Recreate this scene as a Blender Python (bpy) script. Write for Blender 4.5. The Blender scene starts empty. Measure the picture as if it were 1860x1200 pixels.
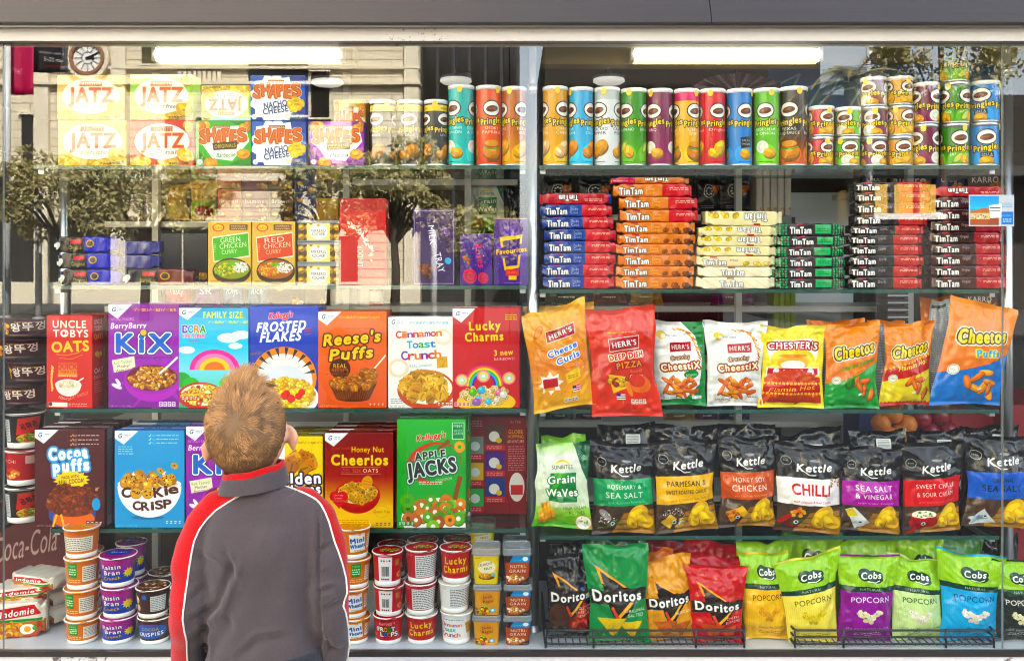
import bpy, bmesh, math, random, os
import numpy as np
from mathutils import Vector, Matrix, noise
from mathutils.bvhtree import BVHTree
R = math.radians
random.seed(7); RNG = np.random.default_rng(7)
C = bpy.context.scene.collection
SC = bpy.context.scene

# ------------------------------------------------------------------ camera, sky, sun, exposure
S0 = 0.00155            # metres per photo pixel on the window plane (y = 0)
D = 2.6                 # camera to window
ZC = 1.5                # camera height
HZ = 460.0              # horizon row in the 1860 x 1200 photo
cam = bpy.data.objects.new('camera', bpy.data.cameras.new('camera')); C.objects.link(cam)
cam.location = (0, -D, ZC); cam.rotation_euler = (R(90), 0, 0)
cam.data.sensor_width = 36; cam.data.lens = 36*D/(1860*S0)
cam.data.shift_y = -(600-HZ)/1860; cam.data.clip_start = 0.02; cam.data.clip_end = 3000
SC.camera = cam
SUN_EL, SUN_AZ = 38, 18       # sun stands behind the shop, so the shop front is in shade
w = bpy.data.worlds.new('World'); SC.world = w; w.use_nodes = True
nt = w.node_tree; bg = nt.nodes['Background']
sky = nt.nodes.new('ShaderNodeTexSky'); sky.sky_type = 'NISHITA'; sky.sun_disc = False
sky.sun_elevation = R(SUN_EL); sky.sun_rotation = R(SUN_AZ); sky.air_density = 1.0; sky.dust_density = 1.5
hz_ = nt.nodes.new('ShaderNodeHueSaturation'); hz_.inputs['Saturation'].default_value = .4       # thin high haze
nt.links.new(sky.outputs[0], hz_.inputs['Color']); nt.links.new(hz_.outputs[0], bg.inputs[0]); bg.inputs[1].default_value = 0.15
sl = bpy.data.lights.new('sun', 'SUN'); sl.energy = 5.0; sl.angle = R(0.5); sl.color = (1, .95, .86)
sun = bpy.data.objects.new('sun', sl); C.objects.link(sun)
sd = Vector((math.sin(R(SUN_AZ))*math.cos(R(SUN_EL)), math.cos(R(SUN_AZ))*math.cos(R(SUN_EL)), math.sin(R(SUN_EL))))
sun.rotation_euler = sd.to_track_quat('Z', 'Y').to_euler()
SC.view_settings.view_transform = 'Standard'; SC.view_settings.look = 'None'
SC.view_settings.exposure = 3.05; SC.view_settings.gamma = 1; SC.view_settings.use_curve_mapping = False
SC.render.engine = 'CYCLES'
cy = SC.cycles; cy.use_denoising = True; cy.max_bounces = 10; cy.diffuse_bounces = 4; cy.glossy_bounces = 4
cy.transmission_bounces = 6; cy.transparent_max_bounces = 40; cy.sample_clamp_indirect = 6
SC.render.filter_size = 1.1; cy.pixel_filter_type = 'BLACKMAN_HARRIS'; cy.filter_width = 1.1
cy.caustics_reflective = False; cy.caustics_refractive = False

def W(px, py, y=0.0):
    """photo pixel -> point at depth y behind the window plane"""
    k = S0*(D+y)/D
    return Vector(((px-930)*k, y, ZC-(py-HZ)*k))
def K(y): return S0*(D+y)/D
def RF(px, py, d):
    """pixel seen mirrored in the glass -> point in the street, d metres before the window"""
    k = S0*(D+d)/D
    return Vector(((px-930)*k, -d, ZC-(py-HZ)*k))
# ------------------------------------------------------------------ printed artwork (rasterised in memory)
def hx(c):
    if isinstance(c, str):
        c = c.lstrip('#')
        if len(c) == 3: c = ''.join(q*2 for q in c)
        return np.array([int(c[i:i+2], 16)/255 for i in (0, 2, 4)], dtype=np.float32)
    return np.array(c, dtype=np.float32)
_tc = {}
def text_edges(s, bold):
    """outline edges of a string, normalised to cap height 1, centred"""
    k = (s, bold)
    if k in _tc: return _tc[k]
    cu = bpy.data.curves.new('t', 'FONT'); cu.body = s; cu.align_x = 'CENTER'; cu.size = 1
    cu.resolution_u = 4; cu.space_character = 1+bold*2.2
    o = bpy.data.objects.new('t', cu); me = o.to_mesh()
    co = np.empty(len(me.vertices)*3, np.float32); me.vertices.foreach_get('co', co); co = co.reshape(-1, 3)[:, :2]
    me.calc_loop_triangles(); n = len(me.loop_triangles)
    tv = np.empty(n*3, np.int32); me.loop_triangles.foreach_get('vertices', tv); T = co[tv.reshape(-1, 3)] if n else np.zeros((0, 3, 2), np.float32)
    if n:
        ar = (T[:, 1, 0]-T[:, 0, 0])*(T[:, 2, 1]-T[:, 0, 1])-(T[:, 1, 1]-T[:, 0, 1])*(T[:, 2, 0]-T[:, 0, 0])
        T[ar < 0] = T[ar < 0][:, ::-1]; T = T[abs(ar) > 1e-9]
    E_ = np.concatenate([np.stack([T[:, i], T[:, (i+1) % 3]], 1) for i in range(3)]) if n else np.zeros((0, 2, 2), np.float32)
    o.to_mesh_clear(); bpy.data.objects.remove(o); bpy.data.curves.remove(cu)
    if len(E_):
        x0, x1 = E_[:, :, 0].min(), E_[:, :, 0].max()
        E_[:, :, 0] -= (x0+x1)/2; E_ /= 0.72; E_[:, :, 1] -= 0.5
    _tc[k] = E_
    return E_
def fill(E_, wd, ht, ss=3):
    """winding fill of directed edges given in pixels -> (mask, ox, oy)"""
    if len(E_) == 0: return None
    x0 = int(max(0, math.floor(E_[:, :, 0].min())-1)); x1 = int(min(wd, math.ceil(E_[:, :, 0].max())+1))
    y0 = int(max(0, math.floor(E_[:, :, 1].min())-1)); y1 = int(min(ht, math.ceil(E_[:, :, 1].max())+1))
    if x1 <= x0 or y1 <= y0: return None
    nw, nh = (x1-x0)*ss, (y1-y0)*ss
    A = (E_-np.array([x0, y0]))*ss
    acc = np.zeros((nh, nw+1), np.int32)
    ya, yb, xa, xb = A[:, 0, 1], A[:, 1, 1], A[:, 0, 0], A[:, 1, 0]
    sg = np.where(yb > ya, 1, -1); lo = np.minimum(ya, yb); hi = np.maximum(ya, yb)
    r0 = np.clip(np.ceil(lo-.5), 0, nh).astype(int); r1 = np.clip(np.ceil(hi-.5), 0, nh).astype(int)
    n = np.maximum(r1-r0, 0); idx = np.repeat(np.arange(len(A)), n)
    if len(idx) == 0: return None
    off = np.arange(len(idx))-np.repeat(np.cumsum(n)-n, n)
    rows = r0[idx]+off
    t = (rows+.5-ya[idx])/(yb[idx]-ya[idx])
    xs = np.clip(np.ceil(xa[idx]+t*(xb[idx]-xa[idx])-.5), 0, nw).astype(int)
    np.add.at(acc, (rows, xs), sg[idx])
    m = (np.cumsum(acc, 1)[:, :nw] != 0).astype(np.float32)
    return m.reshape(y1-y0, ss, x1-x0, ss).mean((1, 3)), x0, y0
def dilate(m, r):
    """grow a soft mask by r pixels"""
    p = int(math.ceil(r)); h, w_ = m.shape; q = np.pad(m, p); out = np.zeros_like(m)
    for dy in range(-p, p+1):
        for dx in range(-p, p+1):
            d = math.hypot(dx, dy)
            f = min(1, max(0, r-d+.5))
            if f > 0: out = np.maximum(out, f*q[p+dy:p+dy+h, p+dx:p+dx+w_])
    return out
class Art:
    """a printed face; positions in percent of its width and height"""
    def __init__(s, wmm, hmm, bg, res=1.25):
        s.w = max(8, int(wmm*res)); s.h = max(8, int(hmm*res)); s.res = res
        s.p = np.empty((s.h, s.w, 3), np.float32); s.p[:] = hx(bg); s.rng = random.Random(int(wmm*13+hmm))
    def P(s, x, y): return x*s.w/100, y*s.h/100
    def put(s, m, col):
        if m is None: return s
        m, x, y = m; h, w_ = m.shape; a = m[..., None]; c = hx(col)
        s.p[y:y+h, x:x+w_] = s.p[y:y+h, x:x+w_]*(1-a)+c*a
        return s
    def poly(s, pts, col):
        q = np.array([s.P(*p) for p in pts], np.float32)
        return s.put(fill(np.stack([q, np.roll(q, -1, 0)], 1), s.w, s.h), col)
    def rect(s, x0, y0, x1, y1, col): return s.poly([(x0, y0), (x1, y0), (x1, y1), (x0, y1)], col)
    def ell(s, cx, cy, rx, ry, col, rot=0, n=28, a0=0, a1=360):
        """rx, ry both in percent of WIDTH"""
        X, Y = s.P(cx, cy); rx *= s.w/100; ry *= s.w/100; q = []; c, d = math.cos(R(rot)), math.sin(R(rot))
        for i in range(n):
            t = R(a0+(a1-a0)*i/(n if a1-a0 == 360 else n-1)); x, y = rx*math.cos(t), ry*math.sin(t); q.append((X+x*c-y*d, Y+x*d+y*c))
        q = np.array(q, np.float32)
        return s.put(fill(np.stack([q, np.roll(q, -1, 0)], 1), s.w, s.h), col)
    def grad(s, y0, y1, c0, c1, x0=0, x1=100):
        a, b = int(y0*s.h/100), int(y1*s.h/100); l, r = int(x0*s.w/100), int(x1*s.w/100)
        t = np.linspace(0, 1, max(1, b-a))[:, None, None]
        s.p[a:b, l:r] = hx(c0)*(1-t)+hx(c1)*t
        return s
    def line(s, pts, wd, col):
        """stroke, width in percent of width"""
        for (xa, ya), (xb, yb) in zip(pts, pts[1:]):
            A, B = s.P(xa, ya), s.P(xb, yb); dx, dy = B[0]-A[0], B[1]-A[1]; l = math.hypot(dx, dy) or 1; h = wd*s.w/200
            nx, ny = -dy/l*h, dx/l*h
            q = np.array([(A[0]+nx, A[1]+ny), (B[0]+nx, B[1]+ny), (B[0]-nx, B[1]-ny), (A[0]-nx, A[1]-ny)], np.float32)
            s.put(fill(np.stack([q, np.roll(q, -1, 0)], 1), s.w, s.h), col)
        return s
    def text(s, t, cx, cy, hgt, col, wid=None, rot=0, sh=0, bold=.02, out=(), arc=0, flip=False, wave=0):
        """hgt: cap height in percent of WIDTH; wid: fitted text width in percent; out: outlines [(colour, radius %w)] inner first"""
        E_ = text_edges(t, bold)
        if not len(E_): return s
        E_ = E_.copy(); hp = hgt*s.w/100; wx = hp
        if wid: wx = wid*s.w/100/(E_[:, :, 0].max()-E_[:, :, 0].min()+1e-6)
        x, y = E_[:, :, 0]*wx, E_[:, :, 1]*hp
        x = x+sh*y
        if arc:
            hw = abs(x).max()+1e-6; y = y+arc*hp*(1-(x/hw)**2)
        if wave: y = y*(1+wave*(x/(abs(x).max()+1e-6)))
        c, d = math.cos(R(rot)), math.sin(R(rot)); X, Y = s.P(cx, cy)
        xx, yy = x*c-y*d, x*d+y*c
        if flip: xx, yy = -xx, -yy
        E2 = np.stack([X+xx, Y-yy], 2)
        m = fill(E2, s.w, s.h)
        if m is None: return s
        br = min(bold, .08)*hp*.85
        if out or br > .12:
            mk, ox, oy = m; big = np.zeros((s.h, s.w), np.float32); big[oy:oy+mk.shape[0], ox:ox+mk.shape[1]] = mk
            rr = max([r for _, r in out]+[0])*s.w/100+br+3
            y0, y1 = int(max(0, oy-rr)), int(min(s.h, oy+mk.shape[0]+rr)); x0, x1 = int(max(0, ox-rr)), int(min(s.w, ox+mk.shape[1]+rr))
            sub = big[y0:y1, x0:x1]
            if br > .12: sub = dilate(sub, br+.1); m = (sub, x0, y0)
            for oc, r in sorted(out, key=lambda q: -q[1]): s.put((dilate(sub, r*s.w/100), x0, y0), oc)
        return s.put(m, col)
    def fine(s, x, y, wd, rows, col, dy=2.2, th=.7):
        """small print too small to read"""
        for i in range(rows):
            xx = x
            while xx < x+wd-1:
                l = s.rng.uniform(2, 7); s.rect(xx, y+i*dy, min(xx+l, x+wd), y+i*dy+th, col); xx += l+1.2
        return s
    def bits(s, cx, cy, rx, ry, n, size, cols, kind='ring', hole='#fff6d8', asp=1.0):
        """pieces of food heaped in an ellipse (rx, ry in percent of width)"""
        k = s.w/s.h
        q = []
        for i in range(n):
            a = s.rng.uniform(0, 6.283); r = math.sqrt(s.rng.random()); q.append((cx+rx*r*math.cos(a), cy+ry*k*r*math.sin(a)))
        q.sort(key=lambda p: p[1])
        for x, y in q:
            c = hx(s.rng.choice(cols))*s.rng.uniform(.82, 1.08); c = np.clip(c, 0, 1); z = size*s.rng.uniform(.8, 1.2); ro = s.rng.uniform(0, 180)
            s.ell(x, y+.12*z*k, z*1.06, z*asp*1.06, c*.62, ro, 10); s.ell(x, y, z, z*asp, c, ro, 10)
            if kind == 'ring': s.ell(x, y, z*.38, z*.38*asp, hole if s.rng.random() < .6 else c*.55, ro, 8)
            elif kind == 'ball': s.ell(x-.25*z, y-.3*z*k, z*.4, z*.35, np.clip(c*1.35, 0, 1), ro, 8)
            elif kind == 'square':
                a = R(ro); z2 = z*1.25
                s.poly([(x+z2*math.cos(a+b), y+z2*k*math.sin(a+b)) for b in (0, 1.57, 3.14, 4.71)], c)
                s.line([(x+z2*.6*math.cos(a), y+z2*.6*k*math.sin(a)), (x-z2*.6*math.cos(a), y-z2*.6*k*math.sin(a))], z*.3, c*.7)
        return s
    def bowl(s, cx, cy, rx, rim, body, inner, dep=.75):
        s.ell(cx, cy, rx, rx*dep, body, 0, 30, 0, 180)
        s.ell(cx, cy, rx, rx*.32, rim); s.ell(cx, cy, rx*.92, rx*.26, inner); return s
    def star(s, cx, cy, r1, r2, n, col, rot=0, yk=1):
        k = s.w/s.h*yk
        return s.poly([(cx+(r1 if i % 2 == 0 else r2)*math.cos(R(rot)+i*math.pi/n), cy+k*(r1 if i % 2 == 0 else r2)*math.sin(R(rot)+i*math.pi/n)) for i in range(2*n)], col)
    def chip(s, cx, cy, r, col='#e8b63c', rot=0):
        c = hx(col); s.ell(cx+.08*r, cy+.1*r, r*1.02, r*.78, c*.62, rot); s.ell(cx, cy, r, r*.74, c, rot)
        s.ell(cx-.15*r, cy-.12*r, r*.62, r*.3, np.clip(c*1.22, 0, 1), rot+25); s.ell(cx+.25*r, cy+.2*r, r*.5, r*.16, c*.82, rot-20); return s
    def speck(s, x0, y0, x1, y1, n, r, cols):
        for i in range(n): s.ell(s.rng.uniform(x0, x1), s.rng.uniform(y0, y1), r*s.rng.uniform(.5, 1.2), r*s.rng.uniform(.5, 1.2), s.rng.choice(cols), 0, 7)
        return s
    def image(s, name):
        im = bpy.data.images.new(name, s.w, s.h); a = np.ones((s.h, s.w, 4), np.float32); a[..., :3] = s.p[::-1]
        im.pixels.foreach_set(a.ravel()); im.update(); im.pack(); return im
# ------------------------------------------------------------------ materials
def nmat(name, col, rough=.5, metal=0, spec=.5, bump=0, bscale=40, var=0, coat=0, emit=None, strength=0, alpha=1, stretch=None):
    m = bpy.data.materials.new(name); m.use_nodes = True; t = m.node_tree; b = t.nodes['Principled BSDF']
    c = [x/12.92 if x <= .04045 else ((x+.055)/1.055)**2.4 for x in hx(col)] if isinstance(col, str) else list(col)
    b.inputs['Base Color'].default_value = (*c, 1); b.inputs['Roughness'].default_value = rough; b.inputs['Metallic'].default_value = metal
    b.inputs['Specular IOR Level'].default_value = spec; b.inputs['Coat Weight'].default_value = coat; b.inputs['Coat Roughness'].default_value = .08
    if alpha < 1: b.inputs['Alpha'].default_value = alpha
    if emit: b.inputs['Emission Color'].default_value = (*emit, 1); b.inputs['Emission Strength'].default_value = strength
    if bump or var:
        tc = t.nodes.new('ShaderNodeTexCoord'); n = t.nodes.new('ShaderNodeTexNoise'); n.inputs['Scale'].default_value = bscale; n.inputs['Detail'].default_value = 5
        src = tc.outputs['Object']
        if stretch:
            mp = t.nodes.new('ShaderNodeMapping'); mp.inputs['Scale'].default_value = stretch; t.links.new(src, mp.inputs[0]); src = mp.outputs[0]
        t.links.new(src, n.inputs['Vector'])
        if var:
            mx = t.nodes.new('ShaderNodeMix'); mx.data_type = 'RGBA'
            mx.inputs[6].default_value = (*[x*(1-var) for x in c], 1); mx.inputs[7].default_value = (*[min(1, x*(1+var)) for x in c], 1)
            t.links.new(n.outputs[0], mx.inputs[0]); t.links.new(mx.outputs[2], b.inputs['Base Color'])
        if bump:
            bp = t.nodes.new('ShaderNodeBump'); bp.inputs['Strength'].default_value = bump; bp.inputs['Distance'].default_value = .003
            t.links.new(n.outputs[0], bp.inputs['Height']); t.links.new(bp.outputs[0], b.inputs['Normal'])
    return m
_mc = {}
def plain(col, rough=.45, **k):
    key = (str(col), rough, tuple(sorted(k.items())))
    if key not in _mc: _mc[key] = nmat('plain', col, rough, **k)
    return _mc[key]
FIN = {'card': dict(r=.42, s=.3, coat=.04, bump=.06, bs=18), 'foil': dict(r=.24, s=.35, coat=.2, bump=.12, bs=30), 'can': dict(r=.3, s=.4, coat=.15, bump=0, bs=1),
       'film': dict(r=.26, s=.4, coat=.25, bump=.25, bs=45), 'matte': dict(r=.45, s=.4, coat=.05, bump=.1, bs=30)}
def printed(art, fin='card', name='print'):
    if isinstance(art, bpy.types.Material): return art
    f = FIN[fin]; m = nmat(name, '#fff', f['r'], spec=f['s'], coat=f['coat'], bump=f['bump'], bscale=f['bs'])
    t = m.node_tree; im = t.nodes.new('ShaderNodeTexImage'); im.image = art.image(name); im.extension = 'REPEAT'; im.interpolation = 'Cubic' if False else 'Linear'
    hs = t.nodes.new('ShaderNodeHueSaturation'); hs.inputs['Saturation'].default_value = 1.3; hs.inputs['Value'].default_value = .86   # ink on stock is never pure white
    t.links.new(im.outputs[0], hs.inputs['Color']); t.links.new(hs.outputs[0], t.nodes['Principled BSDF'].inputs['Base Color'])
    return m
# ------------------------------------------------------------------ objects
def link(o): C.objects.link(o); return o
def tag(o, label=None, cat=None, group=None, kind=None):
    if label: o['label'] = label
    if cat: o['category'] = cat
    if group: o['group'] = group
    if kind: o['kind'] = kind
    return o
def empty(name, loc, label=None, cat=None, group=None, rz=0):
    o = link(bpy.data.objects.new(name, None)); o.empty_display_size = .05; o.location = loc; o.rotation_euler = (0, 0, rz)
    return tag(o, label, cat, group)
def mk(name, V, F, mats, parent=None, loc=(0, 0, 0), uv=None, mi=None, smooth=False, rot=(0, 0, 0)):
    me = bpy.data.meshes.new(name); me.from_pydata([tuple(v) for v in V], [], F)
    for m in (mats if isinstance(mats, (list, tuple)) else [mats]): me.materials.append(m)
    if uv is not None:
        l = me.uv_layers.new(name='uv'); l.data.foreach_set('uv', np.asarray(uv, np.float32).ravel())
    if mi is not None: me.polygons.foreach_set('material_index', np.asarray(mi, np.int32))
    if smooth: me.polygons.foreach_set('use_smooth', np.ones(len(F), bool))
    me.update(); o = link(bpy.data.objects.new(name, me)); o.location = loc; o.rotation_euler = rot
    if parent: o.parent = parent
    return o
class MB:
    """collects boxes, tubes and polygons into one mesh"""
    def __init__(s): s.V = []; s.F = []; s.M = []
    def add(s, V, F, m=0):
        n = len(s.V); s.V += [tuple(v) for v in V]; s.F += [tuple(i+n for i in f) for f in F]; s.M += [m]*len(F); return s
    def box(s, x0, x1, y0, y1, z0, z1, m=0):
        V = [(x, y, z) for z in (z0, z1) for y in (y0, y1) for x in (x0, x1)]
        return s.add(V, [(0, 1, 5, 4), (1, 3, 7, 5), (3, 2, 6, 7), (2, 0, 4, 6), (4, 5, 7, 6), (0, 2, 3, 1)], m)
    def tube(s, pts, r, n=10, m=0, cap=True):
        pts = [Vector(p) for p in pts]; V = []; F = []; k = len(pts)
        rr = r if isinstance(r, (list, tuple)) else [r]*k
        t0 = (pts[1]-pts[0]).normalized(); up = Vector((0, 0, 1)) if abs(t0.z) < .9 else Vector((1, 0, 0)); a = t0.cross(up).normalized()
        for i, p in enumerate(pts):
            t = (pts[min(i+1, k-1)]-pts[max(i-1, 0)]).normalized(); a = (a-t*a.dot(t)).normalized(); b = t.cross(a)
            for j in range(n):
                q = 2*math.pi*j/n; V.append(p+(a*math.cos(q)+b*math.sin(q))*rr[i])
        for i in range(k-1):
            for j in range(n): F.append((i*n+j, i*n+(j+1) % n, (i+1)*n+(j+1) % n, (i+1)*n+j))
        if cap: F += [tuple(range(n))[::-1], tuple(range((k-1)*n, k*n))]
        return s.add(V, F, m)
    def lathe(s, prof, n=32, c=(0, 0, 0), m=0):
        V = [(c[0]+r*math.cos(2*math.pi*j/n), c[1]+r*math.sin(2*math.pi*j/n), c[2]+z) for r, z in prof for j in range(n)]; F = []
        for i in range(len(prof)-1):
            for j in range(n): F.append((i*n+j, i*n+(j+1) % n, (i+1)*n+(j+1) % n, (i+1)*n+j))
        return s.add(V, F, m)
    def build(s, name, mats, parent=None, loc=(0, 0, 0), smooth=False, rot=(0, 0, 0), bevel=0):
        o = mk(name, s.V, s.F, mats, parent, loc, mi=s.M, smooth=smooth, rot=rot)
        if bevel:
            b = o.modifiers.new('bevel', 'BEVEL'); b.width = bevel; b.segments = 2; b.limit_method = 'ANGLE'
        return o
# ---- carton: printed front, plain sides, folded top with a tuck seam
def carton(name, label, cat, x0, x1, z0, z1, yf, dep, front, side, top=None, yaw=0, group=None, right=None, fin='card', flap=True, lean=0):
    w_, h = x1-x0, z1-z0; b = .0012
    bm = bmesh.new(); uvl = bm.loops.layers.uv.new('uv')
    bmesh.ops.create_cube(bm, size=1)
    for v in bm.verts: v.co = Vector((v.co.x*w_, (v.co.y+.5)*dep, (v.co.z+.5)*h))
    bmesh.ops.bevel(bm, geom=bm.edges[:], offset=b, segments=2, affect='EDGES', profile=.6)
    # a hair of bulge so that the panels are not dead flat
    bmesh.ops.subdivide_edges(bm, edges=[e for e in bm.edges if e.calc_length() > .02], cuts=5, use_grid_fill=True)
    for v in bm.verts:
        a, c = v.co.x/w_*2, v.co.z/h*2-1
        k = max(0, 1-a*a)*max(0, 1-c*c)
        if v.co.y < dep*.1: v.co.y -= .0022*k
        q = max(0, 1-(v.co.y/dep*2-1)**2)*max(0, 1-c*c)
        if abs(v.co.x) > w_/2*.97: v.co.x += .0015*q*(1 if v.co.x > 0 else -1)
    for f in bm.faces:
        n = f.normal
        f.material_index = 0 if n.y < -.6 else (2 if n.z > .6 else (3 if n.x > .6 and right else 1))
        for l in f.loops:
            c = l.vert.co
            l[uvl].uv = (c.x/w_+.5, c.z/h) if f.material_index == 0 else ((c.y/dep, c.z/h) if f.material_index == 3 else (c.x/w_+.5, c.y/dep))
    me = bpy.data.meshes.new(name); bm.to_mesh(me); bm.free()
    tp = top or side
    for m in (printed(front, fin), side if isinstance(side, bpy.types.Material) else plain(side, .45), (printed(tp, fin) if isinstance(tp, Art) else tp if isinstance(tp, bpy.types.Material) else plain(tp, .45))): me.materials.append(m)
    if right: me.materials.append(printed(right, fin))
    o = link(bpy.data.objects.new(name, me)); o.location = ((x0+x1)/2, yf, z0); o.rotation_euler = (lean, 0, yaw if yaw else R(RNG.uniform(-.6, .6)))
    tag(o, label, cat, group)
    if flap:
        f = MB(); f.box(-w_/2+.004, w_/2-.004, .003, dep*.56, h+.0002, h+.0012); f.build('top_flap', [me.materials[2]], o)
    return o
def carton_px(name, label, cat, r, z0, yf, dep, front, side, **k):
    a, b = W(r[0], r[1], yf), W(r[2], r[3], yf)
    return carton(name, label, cat, a.x, b.x, z0 if z0 is not None else b.z, a.z if z0 is None or k.pop('keep', 0) == 0 else a.z, yf, dep, front, side, **k)
# ---- cylinders with wrapped print
def wrap(name, prof, mats, parent, mat_of=lambda i: 0, n=40, rep=3, zlo=0, zhi=1, a0=0):
    V = [(r*math.cos(2*math.pi*j/n), r*math.sin(2*math.pi*j/n), z) for r, z in prof for j in range(n)]; F = []; uv = []; mi = []
    for i in range(len(prof)-1):
        for j in range(n):
            F.append((i*n+j, i*n+(j+1) % n, (i+1)*n+(j+1) % n, (i+1)*n+j)); mi.append(mat_of(i))
            z_a, z_b = (prof[i][1]-zlo)/(zhi-zlo), (prof[i+1][1]-zlo)/(zhi-zlo)
            u0, u1 = (j/n)*rep, ((j+1)/n)*rep
            uv += [(u0, z_a), (u1, z_a), (u1, z_b), (u0, z_b)]
    return mk(name, V, F, mats, parent, uv=uv, mi=mi, smooth=True)
LIDW = None
def snack_can(label, cx, yc, z0, r, h, mat, yaw, group=None, lidm=None, tab=True):
    """cardboard tube with printed wrap, metal rims and a translucent cap"""
    o = empty('snack_can', (cx, yc, z0), label, 'snack can', group, yaw)
    wrap('body', [(r*.985, .004), (r, .006), (r, h-.012)], [mat], o, zlo=.004, zhi=h-.011, n=44)
    MB().lathe([(0, .0006), (r*.9, .0006), (r*1.0, 0), (r*1.025, .0015), (r*1.02, .004), (r*.985, .0055)], 40).build('metal_rim', M['can_rim'], o, smooth=True)
    b = MB().lathe([(r*1.0, h-.012), (r*1.035, h-.0115), (r*1.04, h-.002), (r*1.0, h), (r*.93, h-.0005), (r*.9, h-.003), (0, h-.003)], 40)
    b.build('lid', lidm or M['lid'], o, smooth=True)
    if tab:
        q = MB(); t = R(RNG.uniform(200, 330))-yaw
        q.lathe([(0, .0005), (.008, .0005), (.008, 0), (0, 0)], 14)
        k = q.build('peel_tab', plain('#f2c61c', .4), o); k.location = (r*1.042*math.cos(t), r*1.042*math.sin(t), h-.014); k.rotation_euler = (R(90), 0, t+R(90)); k.scale = (1, 1.25, 1)
    return o
def cup(name, label, cat, cx, yc, z0, r, h, mat, yaw, lid, base=True, group=None, body='#f2f0ea'):
    """tapered paper cup: printed sleeve, white foot and rolled rim, peel-off lid"""
    o = empty(name, (cx, yc, z0), label, cat, group, yaw); rb = r*.84; hb = h*.16
    wrap('sleeve', [(rb+(r-rb)*.16, hb), (rb+(r-rb)*.93, h*.93)], [mat], o, rep=2, zlo=hb, zhi=h*.93, n=44)
    MB().lathe([(0, .002), (rb*.9, .002), (rb*.93, 0), (rb, .001), (rb+(r-rb)*.16+.0004, hb), (rb+(r-rb)*.15, hb+.0003)], 40).build('foot', plain(body, .4), o, smooth=True)
    MB().lathe([(r*.975, h*.93), (r*.985, h*.955), (r*1.04, h*.96), (r*1.05, h*.975), (r*1.03, h*.99), (r*.98, h*.99)], 40).build('rim', plain(body, .35), o, smooth=True)
    V = []; F = []; nr, na = 6, 30
    ph = RNG.uniform(0, 6)
    for i in range(nr+1):
        for j in range(na):
            a = 2*math.pi*j/na; q = r*1.06*i/nr
            if i == nr: q *= 1+.03*max(0, math.cos(a+1.2))**8*4
            V.append((q*math.cos(a), q*math.sin(a), h*.992+.0016*math.sin(3*a+ph)*(i/nr)**2*.6-(.0025 if i == nr else 0)+.0008*math.sin(7*a+ph*2)*(i/nr)))
    for i in range(nr):
        for j in range(na): F.append((i*na+j, (i+1)*na+j, (i+1)*na+(j+1) % na, i*na+(j+1) % na))
    uv = []
    for f in F:
        for i in f: uv.append((V[i][0]/(2.1*r)+.5, V[i][1]/(2.1*r)+.5))
    mk('lid', V, F, [lid], o, uv=uv, smooth=True)
    return o
def tub(label, cx, yf, z0, w_, h, mat, side, yaw=0, group=None):
    """square plastic snack tub with a translucent snap lid"""
    o = empty('snack_tub', (cx, yf+w_/2, z0), label, 'snack tub', group, yaw)
    def ring(s, z, rr=.012):
        q = []; hw = w_/2*s; rr *= s
        for cx_, cy_, a0 in ((hw-rr, -hw+rr, -90), (hw-rr, hw-rr, 0), (-hw+rr, hw-rr, 90), (-hw+rr, -hw+rr, 180)):
            for k in range(5): a = R(a0+22.5*k); q.append((cx_+rr*math.cos(a), cy_+rr*math.sin(a), z))
        return q
    hb = h*.8; R_ = [ring(.84, 0), ring(.845, .002), ring(.97, hb)]; V = sum(R_, []); n = 20; F = []; uv = []; mi = []
    for i in range(2):
        for j in range(n):
            f = (i*n+j, i*n+(j+1) % n, (i+1)*n+(j+1) % n, (i+1)*n+j); F.append(f)
            ny = sum(V[k][1] for k in f)/4; fr = ny < -w_*.36
            mi.append(0 if fr else 1)
            for k in f: uv.append((V[k][0]/(w_*.97)+.5, V[k][2]/hb))
    F.append(tuple(range(n))[::-1]); mi.append(1); uv += [(0, 0)]*n
    mk('body', V, F, [mat, plain(side, .4)], o, uv=uv, mi=mi)
    R_ = [ring(.98, hb), ring(1.06, hb+.001), ring(1.07, hb+.006), ring(1.04, hb+.008), ring(1.02, h-.003), ring(.98, h), ring(.93, h), ring(.9, h-.003), ring(.2, h-.003)]
    V = sum(R_, []); F = []
    for i in range(len(R_)-1):
        for j in range(n): F.append((i*n+j, i*n+(j+1) % n, (i+1)*n+(j+1) % n, (i+1)*n+j))
    F.append(tuple(range((len(R_)-1)*n, len(R_)*n)))
    mk('lid', V, F, [M['clear_lid']], o)
    return o
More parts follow.
